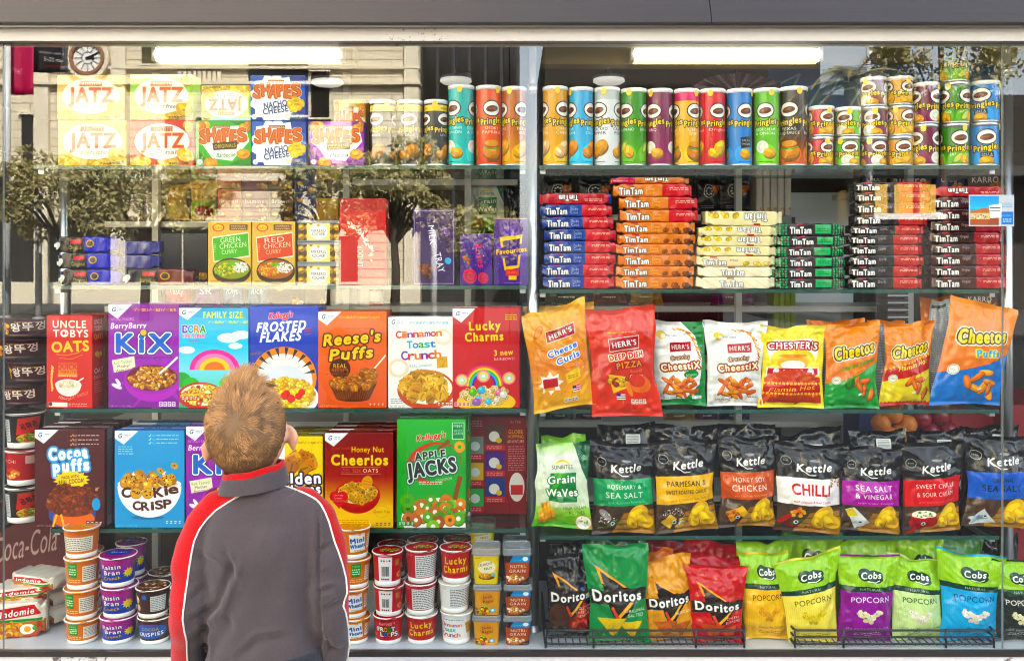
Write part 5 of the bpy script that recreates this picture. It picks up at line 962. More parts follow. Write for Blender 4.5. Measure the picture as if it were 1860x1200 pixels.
def reese():
    a = Art(205, 296, '#e8601a'); a.grad(0, 100, '#ea6a1c', '#df4f12'); corner(a); tick3(a, 34, 5.5, '#f6c41c', True); a.text('SWEET & CRUNCHY CORN PUFFS', 60, 17.5, 2.8, '#7a2010', 40, bold=.03)
    a.text("Reese's", 50, 27, 17, '#f6c81c', 82, 5, sh=.2, bold=.09, out=[('#4a1e12', 2.2)]); a.text('Puffs', 49, 43, 17, '#f6c81c', 62, 5, sh=.2, bold=.09, out=[('#4a1e12', 2.2)])
    a.ell(32, 59, 15.5, 15, '#3d1a12'); a.text('REAL', 32, 56, 6, '#f6c81c', 19, bold=.06); a.text("REESE'S", 32, 60.5, 5, '#e8702a', 24, bold=.03); a.text('PEANUT BUTTER', 32, 64.5, 3, '#e8702a', 24)
    q = '#5a2c1a'; a.poly([(15, 74), (86, 74), (76, 90), (26, 90)], q); a.ell(51, 90, 25, 5, q)
    for i in range(17): a.line([(17+i*4.2, 77), (28+i*2.9, 91)], .7, '#9a5a3a')
    a.bits(51, 74, 33, 10, 150, 3.2, ['#b87a48', '#9a5f38', '#cc9a62', '#844a2c'], 'ball'); a.line([(75, 65), (99, 45)], 2.4, '#f0e8d8'); a.bits(73, 64, 13, 6, 40, 3.2, ['#a8683a', '#8a4f2a', '#c08a52'], 'ball')
    a.text('NET WT 13 OZ', 16, 98, 3, '#fff', 26, bold=.03); nutr(a, 74, 94, '#c84010', '#f6d8b8'); return a
def ctc():
    a = Art(195, 262, '#eceae6'); a.ell(84, 22, 14, 12, '#efe0c8'); a.ell(84, 22, 10, 8, '#eceae6'); a.ell(16, 56, 16, 14, '#e8d8c0'); a.ell(16, 56, 11, 10, '#eceae6'); corner(a, '#f8f8f8'); tick3(a, 36, 6, '#6aa8d0', True)
    cols = ['#7a3a9c', '#2f7ad0', '#d8342c', '#3a9a3a', '#e0701c', '#1fa0a8']
    for s_, y, x0, st, hh in (('Cinnamon', 19, 16, 8.8, 10.5), ('Toast', 30, 33, 8.8, 11), ('Crunch', 42, 25, 10.2, 13)):
        for i, ch in enumerate(s_): a.text(ch, x0+i*st, y-i*.35, hh, cols[(i*2+len(s_)) % 6], st*.92, 3, bold=.05)
    a.text('REAL cinnamon', 50, 53, 4.4, '#5a8aa8', 34, 5); a.ell(58, 80, 44, 30, '#c8441c'); a.ell(58, 78, 40, 24, '#f2ead8')
    a.bits(58, 76, 37, 21, 70, 6.5, ['#d8a050', '#e0b468', '#c88a3c', '#e8c480'], 'square'); a.poly([(74, 44), (90, 43), (91, 55), (75, 56)], '#dcae60'); a.speck(75, 45, 90, 55, 12, 1, ['#b07a34']); nutr(a, 75, 93, '#c8441c', '#fff'); a.text('NET WT 12.2 OZ', 14, 98, 3, '#444', 22); a.fine(4, 90, 18, 3, '#666', 2); return a
def lucky(nosz=False):
    a = Art(190, 298, '#c4151f'); corner(a); a.fine(78, 6, 18, 3, '#f0b01c', 2.2, 1)
    a.text('Lucky', 48, 17, 14, '#f4c91c', 46, 2, bold=.12, out=[('#8a0a12', 1)]); a.text('Charms', 47, 28, 14, '#f4c91c', 56, 2, bold=.12, out=[('#8a0a12', 1)])
    a.text('3 new', 76, 44, 9, '#f6d21c', 28, 4, bold=.07); a.text('RAINBOWS!', 77, 50.5, 4.2, '#fff', 30, 2, bold=.05)
    for k, c in enumerate(('#d8307a', '#e8702a', '#f2d02c', '#4ab04a', '#2fa8d8', '#6a4ab0')): a.ell(47, 78, 31-k*2.6, 34-k*2.6, c, 0, 30, 180, 360)
    a.ell(47, 78, 15.4, 18.4, '#c4151f', 0, 30, 180, 360)
    for x, y in ((14, 72), (84, 70), (46, 68)):
        for k, c in enumerate(('#f2a0a8', '#f2d88a', '#a8d8c8', '#f6f0e8')): a.ell(x, y, 10-k*2.5, 10-k*2.5, c)
    a.ell(50, 94, 44, 18, '#f0c020'); a.bits(50, 88, 38, 15, 110, 3.4, ['#e8d0a0', '#d8b880', '#f0e0bc'], 'ring', '#b8945a'); a.bits(52, 88, 32, 11, 9, 5, ['#4ab8d8', '#f29ab8', '#7ac85a', '#f4f0e4', '#b088d0'], 'ball'); nutr(a, 3, 94, '#e8c8c8', '#a01018'); a.text('NET WT 11.5 OZ', 84, 98, 3, '#fff', 22); return a
def cocoa():
    a = Art(205, 285, '#4a2226'); corner(a)
    for i in range(3): a.line([(51, 6+i*4.4), (52.5, 7.2+i*4.4), (55, 4.4+i*4.4)], 1, '#f0a01c'); a.text('NO', 58, 6+i*4.4, 3.2, '#f2eae6', 5, bold=.05); a.fine(62, 5.4+i*4.4, 30, 1, '#d8c8c4', 1, .9)
    a.text('Cocoa', 48, 23.5, 17, '#f6f6fa', 54, 4, bold=.15, out=[('#f6f6fa', .8), ('#3f9ad8', 3.2)]); a.text('puffs', 52, 36, 17, '#f6f6fa', 50, 4, bold=.15, out=[('#f6f6fa', .8), ('#3f9ad8', 3.2)])
    a.star(53, 51, 27, 21, 15, '#f2d01c', 0, .5); a.text('MADE WITH', 51, 48, 4.6, '#4a2226', 24, 6, bold=.05); a.text('REAL COCOA!', 53, 52.5, 6.2, '#4a2226', 36, 6, bold=.06)
    a.ell(54, 86, 34, 22, '#2450a8'); a.ell(56, 91, 30, 14, '#e0641c'); a.ell(54, 76, 38, 18, '#7a4a36'); a.line([(26, 99), (34, 82)], 3, '#f0b81c'); a.line([(42, 99), (37, 84)], 3, '#f0b81c')
    a.bits(54, 71, 35, 22, 170, 3.5, ['#6a3a32', '#7d463a', '#8f5546', '#56302a'], 'ball'); splash(a, 88, 62, 8, 70, '#c09a80'); splash(a, 22, 74, 8, 140, '#a87a60'); a.ell(88, 76, 6, 9, '#3f9ad8'); a.text('NET WT 11.8 OZ (334g)', 18, 98, 3, '#e8dcd8', 28, bold=.03); nutr(a, 74, 93, '#4a2226', '#e8dcd8'); return a
def crisp():
    a = Art(205, 290, '#2196d6'); corner(a, '#f4f7fa')
    for i in range(3): a.line([(49, 5+i*3.8), (50.5, 6+i*3.8), (52.5, 3.4+i*3.8)], 1, '#e6f4fa'); a.text('NO', 56, 5+i*3.8, 3, '#e6f4fa', 5, bold=.05); a.fine(60, 4.4+i*3.8, 32, 1, '#cbe8f6', 1, .8)
    a.ell(48, 89.5, 24, 3, '#166fa8'); a.ell(50, 57, 46, 46, '#f4f4f6', 0, 40, 0, 180); a.ell(50, 55, 46, 10, '#fbfbfd'); a.ell(50, 55, 41, 7, '#d8c8b0')
    a.bits(48, 51, 36, 11, 46, 6, ['#d8a868', '#c89050', '#b87a40'], 'ball'); a.speck(14, 46, 84, 56, 40, 1.2, ['#4a2a1a']); splash(a, 28, 46, 7, 110, '#f6f4f0'); splash(a, 70, 45, 8, 70, '#f6f4f0')
    for x, y in ((86, 36), (82, 47), (66, 41)): a.ell(x, y, 5.5, 4.4, '#d0a05c', 30); a.speck(x-3, y-2, x+3, y+2, 6, .8, ['#4a2a1a'])
    for i, (ch, x, y, r) in enumerate((('C', 17, 63.5, 8), ('K', 63, 63, 6), ('i', 74, 61, 6), ('e', 84, 59.5, 8))): a.text(ch, x, y, 14, '#4a2622', 13 if ch != 'i' else 4, r, bold=.1)
    for x in (31, 48): a.ell(x, 64.5, 8.5, 8.2, '#b07a40'); a.ell(x, 64.3, 7.6, 7.2, '#d8ac6c'); a.speck(x-5, 62, x+5, 67, 9, 1.1, ['#4a2a1a'])
    for ch, x, y in zip('CRiSP', (32, 44, 54.5, 64, 76), (77, 77.6, 77, 76, 75)): a.text(ch, x, y, 12.5, '#4a2622', 10.5 if ch != 'i' else 3.6, 4, bold=.1)
    a.fine(5, 16, 22, 4, '#bfe2f4', 2.4, .8); a.text('NET WT 11.25 OZ (318g)', 18, 98, 3, '#e6f4fa', 30, bold=.03); nutr(a, 73, 92, '#2196d6', '#e6f4fa'); return a
def grahams():
    a = Art(195, 270, '#f0cf1c')
    for i in range(9): a.line([(75, 45), (75+90*math.cos(i*.7), 45-60*math.sin(i*.7))], .8, '#e0b414')
    corner(a); tick3(a, 55, 7, '#b0701c', True); a.bits(62, 28, 24, 14, 22, 8, ['#d8902c', '#c0702a', '#e0a84a'], 'square'); a.rect(30, 0, 42, 34, '#f4f2ec')
    a.text('Golden', 56, 46, 17, '#fff', 80, 2, bold=.1, out=[('#2a1a3a', 2.6)]); a.text('Grahams', 56, 58, 14, '#fff', 80, 2, bold=.1, out=[('#2a1a3a', 2.6)]); a.ell(50, 100, 50, 24, '#d8302c'); a.bits(50, 93, 40, 14, 40, 6, ['#d8a050', '#c88030'], 'square'); return a
def hnc():
    a = Art(200, 280, '#7d1216'); a.grad(0, 45, '#7a1014', '#a01a18'); a.grad(45, 78, '#a01a18', '#f0b81c'); a.grad(78, 100, '#f0b81c', '#f2c41c'); corner(a)
    a.text('NATURALLY FLAVORED', 24, 16, 3.4, '#e85a2a', 27, bold=.03); a.text('Honey Nut', 63, 17, 8.5, '#f4d04a', 47, bold=.05); a.text('Cheerios', 51, 28, 15.5, '#f4d03a', 82, bold=.09, out=[('#6a0c10', .8)])
    a.line([(24, 36), (82, 36)], .5, '#f0d8c0'); a.line([(24, 43), (82, 43)], .5, '#f0d8c0'); a.text('OATS', 67, 39.5, 5.5, '#fbf0e0', 22, bold=.05); a.text('WHOLE', 47, 38.6, 2.8, '#fbf0e0', 13, bold=.03); a.text('GRAIN', 47, 40.8, 2.8, '#fbf0e0', 12, bold=.03); a.text('first', 31, 38.4, 3, '#fbf0e0', 8, sh=.3); a.text('ingredient', 31, 40.8, 3, '#fbf0e0', 14, sh=.3)
    a.ell(48, 65, 33, 28, '#b0181a', 0, 30, 0, 180); a.ell(48, 64, 33, 20, '#c4201e'); a.ell(48, 63.5, 29, 16, '#e8d0a0'); a.bits(48, 63, 27, 15, 95, 3.6, ['#dca858', '#e8c080', '#c8904a'], 'ring', '#8a5a2a'); a.ell(62, 52, 8, 10, '#e0941c', 20); a.line([(56, 50), (68, 52)], .8, '#b0681c'); a.line([(56, 53), (68, 55)], .8, '#b0681c')
    a.ell(15, 67, 8, 8, '#cf2024'); a.ell(26, 67, 8, 8, '#cf2024'); a.poly([(7.5, 69), (33.5, 69), (21, 80)], '#cf2024'); a.text('can help', 20, 65.5, 2.6, '#fff', 14); a.text('lower', 20, 68.5, 3.4, '#fff', 12, sh=.2, bold=.04); a.text('CHOLESTEROL', 20, 71.5, 3, '#fff', 20, bold=.03)
    a.ell(83, 83, 10, 9, '#e0a818'); a.ell(83, 83, 9, 8, '#f2c21c'); a.text('Gluten Free', 83, 83, 4.4, '#8a3a1a', 25, bold=.02); a.fine(8, 92, 56, 4, '#b0701c', 2, .7); nutr(a, 74, 94, '#e8b41c', '#8a4a10'); return a
def jacks():
    a = Art(198, 296, '#1fa530'); a.grad(0, 50, '#22b034', '#1c9a2c'); a.text("Kellogg's", 50, 15, 8, '#c81f2c', 42, 8, sh=.3, bold=.07, out=[('#f6f6ee', .9)])
    a.rect(80, 2.5, 98, 18, '#f2f6ee'); a.rect(81, 3, 97, 17.5, '#15803a'); a.text('FIBER', 89, 5.5, 4, '#fff', 13, bold=.05); a.text('WHOLE', 89, 10, 3.6, '#fff', 13, bold=.04); a.text('GRAIN', 89, 12.6, 3.6, '#fff', 13, bold=.04)
    for k, (r, c) in enumerate(((40, '#c8321e'), (34, '#1fa530'))): a.ell(54, 40, r, r*.72, c, -12)
    a.ell(56, 40, 35, 25, '#c8321e', -12); a.ell(60, 40, 33, 26, '#1c9a2c', -12); a.line([(60, 28), (76, 19)], 6, '#8a4a20'); a.ell(91, 25, 8, 8, '#e0942c'); a.ell(91, 25, 3.2, 3.2, '#1fa530'); a.ell(90, 24, 6, 5, '#edac50'); a.ell(91, 25, 2.8, 2.8, '#1fa530')
    a.text('APPLE', 48, 32.5, 11, '#20252a', 44, 7, bold=.09, out=[('#e8f2e8', 1.3)]); a.text('JACKS', 50, 44, 20, '#20252a', 70, 8, bold=.09, out=[('#e8f2e8', 1.8), ('#1a6a50', 3.4)]); a.fine(32, 57, 34, 2, '#d8f0d8', 1.8, .8); a.text('CINNAMON', 68, 55, 4, '#fff', 24, 9, bold=.03)
    a.ell(62, 92, 56, 30, '#f6f6f0'); a.bits(58, 86, 46, 20, 46, 8, ['#d87a2c', '#7ab83a', '#e09048', '#5aa030', '#c8682a'], 'ring', '#f2f0e4'); a.ell(15, 75, 11, 10, '#5aa838'); a.ell(15, 75, 4, 4, '#1c9a2c'); a.line([(84, 74), (92, 52)], 7, '#8a4a20'); nutr(a, 2, 94, '#15803a', '#d8f0d8'); return a
ARTS = {}
def cbox(lbl, art, x0, y0, x1, side, row, dep=.055, n=0, y=YF, right=None, yaw=0, top=None, nlab=None):
    z = ZL[row]+.0005; a, b = W(x0, y0, y), W(x1, y0, y)
    m = printed(art) if isinstance(art, Art) else art
    carton('cereal_box', lbl, 'cereal box', a.x, b.x, z, a.z, y, dep, m, side, top=top, yaw=yaw, group=GC3, right=right)
    for i in range(n):
        yy = y+(dep+.004)*(i+1); q = RNG.uniform(-.004, .007)
        carton('cereal_box', f'{nlab}, {["next behind the front one", "third from the window", "fourth from the window"][i]}', 'cereal box', a.x+q+.003*(i+1), b.x+q+.003*(i+1), z, a.z-.001+RNG.uniform(-.002, .003), yy, dep, m, side, top=top, group=GC3)
    return m
def topart(bg, txt, w_=205, c='#fff', lab='#f0f0f2'):
    a = Art(w_, 55, bg); a.rect(2, 8, 34, 34, lab); a.text(txt, 52, 22, 8, c, 30, bold=.05); a.rect(74, 6, 97, 26, lab); a.fine(76, 10, 19, 2, '#445', 6, 3); a.line([(0, 56), (100, 56)], .6, '#777'); return a
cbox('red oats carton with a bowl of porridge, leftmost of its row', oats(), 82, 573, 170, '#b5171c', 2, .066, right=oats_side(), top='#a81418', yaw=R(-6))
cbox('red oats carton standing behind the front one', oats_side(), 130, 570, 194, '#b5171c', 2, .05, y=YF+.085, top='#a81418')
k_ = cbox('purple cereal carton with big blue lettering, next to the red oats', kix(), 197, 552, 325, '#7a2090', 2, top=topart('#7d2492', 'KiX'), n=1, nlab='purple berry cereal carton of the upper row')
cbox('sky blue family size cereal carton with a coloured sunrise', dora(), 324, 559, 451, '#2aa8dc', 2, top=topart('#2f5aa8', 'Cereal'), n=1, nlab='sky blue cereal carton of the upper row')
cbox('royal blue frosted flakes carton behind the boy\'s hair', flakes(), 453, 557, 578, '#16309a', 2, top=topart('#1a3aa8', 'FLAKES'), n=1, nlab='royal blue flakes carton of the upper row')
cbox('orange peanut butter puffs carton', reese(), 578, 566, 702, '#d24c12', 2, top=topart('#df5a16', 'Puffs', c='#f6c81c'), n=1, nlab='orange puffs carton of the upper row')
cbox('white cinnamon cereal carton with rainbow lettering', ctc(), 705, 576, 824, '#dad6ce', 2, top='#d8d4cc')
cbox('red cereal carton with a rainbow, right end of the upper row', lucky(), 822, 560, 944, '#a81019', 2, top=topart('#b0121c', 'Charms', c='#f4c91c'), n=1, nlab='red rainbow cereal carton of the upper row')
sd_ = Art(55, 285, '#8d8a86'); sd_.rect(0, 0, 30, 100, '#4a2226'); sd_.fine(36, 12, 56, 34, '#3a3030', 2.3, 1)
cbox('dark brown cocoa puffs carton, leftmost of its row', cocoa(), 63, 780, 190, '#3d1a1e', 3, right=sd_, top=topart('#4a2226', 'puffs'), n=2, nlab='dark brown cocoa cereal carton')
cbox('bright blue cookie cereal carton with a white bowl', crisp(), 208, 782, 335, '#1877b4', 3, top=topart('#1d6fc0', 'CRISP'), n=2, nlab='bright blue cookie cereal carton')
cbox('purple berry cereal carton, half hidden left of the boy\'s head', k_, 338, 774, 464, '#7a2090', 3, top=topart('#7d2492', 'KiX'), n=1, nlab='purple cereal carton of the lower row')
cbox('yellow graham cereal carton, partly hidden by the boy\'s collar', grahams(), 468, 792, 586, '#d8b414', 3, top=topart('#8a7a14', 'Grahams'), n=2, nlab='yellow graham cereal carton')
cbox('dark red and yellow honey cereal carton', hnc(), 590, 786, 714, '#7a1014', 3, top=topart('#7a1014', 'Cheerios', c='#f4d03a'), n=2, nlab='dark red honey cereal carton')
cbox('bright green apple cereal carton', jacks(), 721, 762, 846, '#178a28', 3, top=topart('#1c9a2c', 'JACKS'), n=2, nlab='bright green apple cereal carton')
def comic():
    a = Art(205, 300, '#8a1a24'); a.fine(4, 4, 22, 3, '#e0b8b8', 2.4, .9)
    for i, c in enumerate(('#7a8a82', '#e8b82a', '#3fae5a')): a.rect(2, 20+i*27, 28, 38+i*27, c); a.rect(2, 38+i*27, 28, 44+i*27, '#c8242c'); a.ell(14, 30+i*27, 8, 7, '#e6e4e0'); a.fine(4, 40+i*27, 20, 2, '#f0d0d0', 2)
    for i, c in enumerate(('#5a3a3a', '#5a3a86', '#27408a')): a.rect(31, 8+i*27, 64, 28+i*27, c); a.rect(31, 28+i*27, 64, 34+i*27, '#c8242c'); a.ell(46, 20+i*27, 9, 8, '#f0eee8'); a.ell(54, 24+i*27, 5, 4, '#f0c020'); a.fine(34, 30+i*27, 26, 2, '#f0d0d0', 2)
    a.text('IN THE', 82, 5, 4.4, '#f0e0dc', 18, bold=.02); a.text('GLOBE', 82, 15, 6, '#f0c020', 24, bold=.05); a.text('HOPPING', 82, 20, 5, '#f0c020', 26, bold=.05); a.text('ADVENTURE', 82, 25, 4.4, '#fff', 28, bold=.04); a.fine(69, 30, 28, 11, '#e0b0b0', 2.4, .8); a.ell(84, 72, 13, 22, '#efece8'); a.rect(74, 70, 94, 80, '#d8242c'); return a
cbox('dark red carton back with comic panels, right of the green one', comic(), 848, 757, 956, '#7a141c', 3, y=YF+.14)

# ------------------------------------------------------------------ bags
def herrs(bg, x, y, wd, rot): 
    bg.poly([(x-wd/2-1, y-5), (x+wd/2+1, y-7), (x+wd/2+1, y+5), (x-wd/2-1, y+7)], '#f0e4d8'); bg.poly([(x-wd/2, y-4.4), (x+wd/2, y-6.2), (x+wd/2, y+4.4), (x-wd/2, y+6.2)], '#a81c2c'); bg.text("HERR'S", x, y, wd*.2, '#f8f4ee', wd*.82, rot, bold=.07); return bg
def flag(a, x, y):
    a.rect(x, y, x+13, y+6, '#f0eeee')
    for i in range(3): a.rect(x, y+i*2, x+13, y+1+i*2, '#c8343c')
    a.rect(x, y, x+6, y+3, '#2c3f86'); return a
def curls():
    a = Art(180, 330, '#e29a1a'); a.grad(0, 18, '#eeb01c', '#e29a1a'); a.grad(60, 100, '#dc8216', '#eeb01c')
    a.grad(24, 60, '#df8c18', '#d8761a')
    for x, y, r in ((22, 20, -60), (28, 44, 60), (80, 44, 80), (64, 58, 10), (86, 60, 70)): a.ell(x, y, 12, 6, '#c85c12', r); a.ell(x, y, 10, 4.4, '#eb8a24', r)
    herrs(a, 56, 26, 46, 8); a.text('Baked', 62, 34, 6, '#f4d85a', 22, 8); a.text('Cheese', 56, 42, 11, '#2f62c8', 50, 8, bold=.06, out=[('#f4f4fa', 2)]); a.text('Curls', 64, 51, 11, '#2f62c8', 40, 8, bold=.06, out=[('#f4f4fa', 2)])
    a.star(30, 72, 22, 14, 8, '#f0ece4'); a.rect(18, 67, 42, 76, '#b8242c'); a.rect(20, 76, 36, 79, '#f0a01c'); a.poly([(56, 66), (80, 62), (82, 72), (58, 76)], '#f0c41c'); a.fine(60, 68, 18, 2, '#a8501c', 2); flag(a, 66, 79); nutr(a, 50, 90, '#f2ead8', '#555'); a.speck(20, 80, 90, 88, 40, 1, ['#e8641a', '#f0b040']); return a
def pizza():
    a = Art(190, 330, '#d8361f'); a.grad(20, 70, '#d43420', '#c22c1c'); a.fine(30, 22, 40, 1, '#f0a050', 1, 1); herrs(a, 52, 33, 44, 5)
    a.text('DEEP DISH', 54, 44, 8.5, '#c8201c', 52, 5, bold=.1, out=[('#f6e4d0', 1.8)]); a.text('PIZZA', 58, 52, 9.5, '#ee8a2a', 40, 5, bold=.1, out=[('#7a140c', 1.6)])
    a.text('flavored', 68, 58, 5, '#f2dcc8', 20, 6); a.text('Cheese', 68, 62.5, 6.4, '#f6ead8', 22, 8, bold=.03); a.text('Curls', 70, 67, 6.4, '#f6ead8', 17, 8, bold=.03)
    a.poly([(24, 60), (58, 64), (56, 72), (30, 78)], '#f0c870'); a.bits(42, 67, 16, 6, 12, 5, ['#e8b850', '#b8361c', '#e8d090'], 'ball'); a.ell(72, 70, 17, 14, '#e06a2c', 0); a.ell(68, 67, 13, 10, '#cc3018'); a.ell(54, 75, 12, 4, '#e8803a', 70); flag(a, 34, 78); nutr(a, 56, 84, '#f2ead8', '#555'); a.text('NET WT 7 OZ', 66, 95, 3, '#f6e4d0', 20); return a
def stix(grn):
    a = Art(175, 255, '#e9e9e6')
    if grn: a.poly([(60, 0), (100, 0), (100, 100), (8, 100), (8, 94), (60, 92), (88, 74), (94, 44), (84, 18)], '#17843c')
    a.ell(22, 18, 8, 7, '#e8c020'); a.ell(25, 19, 4, 4, '#e9e9e6'); a.text('REAL CHEESE', 40, 18, 3, '#444', 20)
    for i in range(26): t = i/25; a.line([(44+44*t**.6, 8+34*t*t), (50+44*t**.6+a.rng.uniform(-4, 4), 11+34*t*t)], 2, a.rng.choice(['#e0862c', '#efb04c', '#d06a20']))
    herrs(a, 55, 31, 40, 3); a.text('Crunchy', 53, 43, 7, '#f0e0c8', 36, 8, bold=.06, out=[('#5a2c18', 1.4)]); a.text('CheestiX', 53, 53, 11.5, '#f4ece0', 72, 5, bold=.09, out=[('#d8641c', 1.4), ('#5a1c10', 2.6)])
    if grn: a.ell(72, 62, 14, 7, '#17843c', -8); a.text('Jalapeno', 72, 62, 5, '#f2f2e8', 22, 8, bold=.04)
    for i in range(26): x, y = a.rng.uniform(22, 78), a.rng.uniform(68, 86); r = a.rng.uniform(-70, 70); a.ell(x, y+1, 11, 3.4, '#a8400f', r); a.ell(x, y, 10.4, 3, a.rng.choice(['#e06c1c', '#ea8430', '#d85c18', '#f0a040']), r)
    a.fine(14, 91, 30, 2, '#555', 2, .7); a.rect(72, 88, 92, 92, '#f2f2f0'); a.fine(73, 89, 18, 1, '#555'); a.text('NET WT 9 OZ', 80, 96, 3, '#666' if not grn else '#dfe', 22); return a
def chester():
    a = Art(172, 245, '#ecd716')
    for i in range(14): a.line([(i*16-60, 34), (i*16-20, 0)], .6, '#b8a410')
    a.poly([(8, 26), (20, 16), (80, 16), (92, 26), (88, 46), (12, 46)], '#f4f0ea'); a.ell(50, 42, 38, 22, '#ecd716'); a.text("CHESTER'S", 50, 25, 12, '#f8f6f0', 78, bold=.09, arc=.25, out=[('#b0141c', 2.2)])
    a.ell(50, 45, 26, 15, '#ecaa2a'); a.ell(50, 47, 20, 8, '#f2ece0'); a.ell(50, 36, 24, 3, '#e8882a'); a.rect(6, 50, 94, 60, '#f4f0ea'); a.rect(8, 51, 92, 59, '#bd1a20'); a.text('FRIES', 50, 55, 7, '#fff', 32, bold=.06); a.ell(22, 55, 6, 6, '#d8d8d8'); a.ell(80, 55, 6, 6, '#d8d8d8')
    a.grad(63, 94, '#c8401c', '#b8301a', 4, 96); a.star(50, 66, 46, 40, 24, '#c8401c', 0, .45)
    for i in range(34): x, y = a.rng.uniform(8, 92), a.rng.uniform(62, 93); a.ell(x, y, 9, 3, a.rng.choice(['#d8501c', '#c03a18', '#e0702a']), a.rng.uniform(-80, 80))
    a.rect(5, 70, 95, 81, '#c01a18'); a.text('Flamin Hot', 50, 75.5, 8, '#f4c41c', 74, 5, sh=.3, bold=.03)
    for i in range(16): a.star(5+i*6, 69.5, 3.4, 1.6, 4, '#f2b81c', i*30); a.star(5+i*6, 82, 3.4, 1.6, 4, '#f2b81c', i*30)
    return a
def cheetos(kind):
    wd, hh = (190, 315) if kind == 'puffs' else (160, 250); a = Art(wd, hh, '#e2701a'); a.grad(0, 100, '#e88a20', '#de6416')
    low = {'jal': '#23963c', 'hot': '#e4cf2c', 'puffs': '#2470c4'}[kind]
    if kind == 'hot': a.poly([(0, 56), (100, 38), (100, 70), (0, 82)], '#c01c18'); a.poly([(0, 70), (50, 64), (100, 56), (100, 96), (0, 96)], low); a.rect(0, 95, 100, 100, '#c01c18'); [a.star(3+i*7, 95, 4, 1.6, 4, low, i*30) for i in range(15)]; [a.star(3+i*7, 55-i*1.2, 4, 1.6, 4, '#f2b81c', i*30) for i in range(15)]
    else: a.poly([(0, 70), (30, 66), (66, 58), (100, 46), (100, 100), (0, 100)], low)
    a.text('Cheetos', 52, 32, 21, '#f4d021', 72, 9, sh=.15, bold=.12, out=[('#2a2018', 2.2), ('#f6f0e4', 4)])
    if kind == 'jal': a.text('Cheddar Jalapeno', 58, 48, 6, '#a8e03a', 66, 14, bold=.06, out=[('#2a5a1a', .9)]); a.text('Crunchy', 62, 54, 4.5, '#f4d021', 22, 14, bold=.03)
    if kind == 'hot': a.text('Flamin Hot', 58, 50, 9, '#f6dc3a', 66, 12, sh=.25, bold=.08, out=[('#a0100c', 1.2)])
    if kind == 'puffs': a.text('Puffs', 62, 48, 11, '#3fa0e0', 36, 5, bold=.1, out=[('#f4d021', 2)])
    a.ell(18, 66, 8, 8, '#efe9dd'); a.ell(18, 66, 6.8, 6.8, '#8a8a86'); a.ell(18, 66, 6, 6, '#efe9dd'); a.text('NOT', 18, 66, 3, '#444', 8)
    cc = ['#e2862a', '#d8701c', '#f0a040'] if kind == 'puffs' else ['#d8641c', '#c8481a', '#e07a2c']
    for i in range(9 if kind == 'puffs' else 7):
        x, y = a.rng.uniform(35, 92), a.rng.uniform(66, 92); r = a.rng.uniform(0, 180); c = hx(a.rng.choice(cc)); a.ell(x+1, y+1, 12, 5, c*.6, r); a.ell(x, y, 12, 4.6, c, r); a.ell(x-1, y-.8, 8, 1.8, np.clip(c*1.25, 0, 1), r)
    if kind == 'jal': a.ell(42, 70, 10, 12, '#2a6a2a', 15); a.ell(40, 68, 5, 9, '#4a8a3a', 15); a.line([(45, 64), (50, 60)], 2, '#6a9a3a')
    splash(a, 60, 84, 8, 30, '#f0ece6'); return a
def kettle(bandc, lines, tc, sub, extra):
    a = Art(175, 265, '#151415'); a.grad(66, 100, '#3a2a20', '#8a6a48')
    for i in range(4): a.poly([(10, 78+i*7), (100, 72+i*7), (100, 78+i*7), (10, 84+i*7)], ['#9a7448', '#a8845a', '#b08c60', '#a07a50'][i])
    a.poly([(10, 66), (55, 66), (30, 100), (0, 100), (0, 66)], '#4a3a30')
    a.ell(14, 21, 7.5, 7.5, '#d8d4cc'); a.ell(14, 21, 6.8, 6.8, '#1a191a'); a.text('REAL', 14, 21, 2.6, '#d8d4cc', 8); a.ell(54, 27, 11, 11, '#4a4848'); a.ell(54, 27, 9.5, 9.5, '#151415'); a.ell(54, 18.5, 8, 2.2, '#8a8886')
    a.text('Kettle', 54, 26, 13, '#f4f2ec', 50, 5, sh=.22, bold=.07); a.line([(36, 30), (46, 34.5), (56, 34)], 1.6, '#f4f2ec')
    a.poly([(0, 39), (100, 37), (100, 66), (0, 68)], bandc)
    y = 46 if len(lines) > 1 else 50
    for i, (t, hh, wd) in enumerate(lines): a.text(t, 50, y, hh, tc, wd, 1, bold=.05); y += 9
    a.text(sub, 53, 63, 4, tc if tc != '#23201e' else '#7a5a1a', 62, 2, sh=.25)
    extra(a); c = lambda x, y, r, ro: a.chip(x, y, r, '#e3b23a', ro)
    c(72, 78, 20, -50); c(82, 85, 17, 20); c(62, 87, 12, 60); a.ell(30, 88, 3.4, 3.4, '#e8eef4'); a.ell(30, 88, 2, 2, '#2a4a7a'); return a
def ex_rose(a): [a.line([(6+i*5, 94-i*.8), (18+i*5, 86+a.rng.uniform(-4, 8))], 1.3, a.rng.choice(['#4a7a2a', '#6a9a3a', '#2f5a20'])) for i in range(9)]; a.ell(18, 78, 12, 6, '#9a9a98', 40); a.speck(8, 76, 34, 88, 26, 1.4, ['#e8e8e6', '#cfd0d0'])
def ex_parm(a): a.speck(10, 72, 44, 80, 50, .9, ['#e8e4dc']); a.poly([(8, 88), (22, 78), (34, 84), (24, 96)], '#e2c078'); a.bits(38, 90, 10, 8, 10, 4, ['#f0e8d8', '#d8b878'], 'ball')
def ex_honey(a): a.poly([(10, 82), (36, 74), (46, 82), (20, 94)], '#d8943a'); a.poly([(28, 78), (36, 74), (46, 82), (38, 88)], '#e8b85a'); a.bits(22, 84, 9, 7, 14, 2, ['#b0501c', '#c86a2a'], 'x')
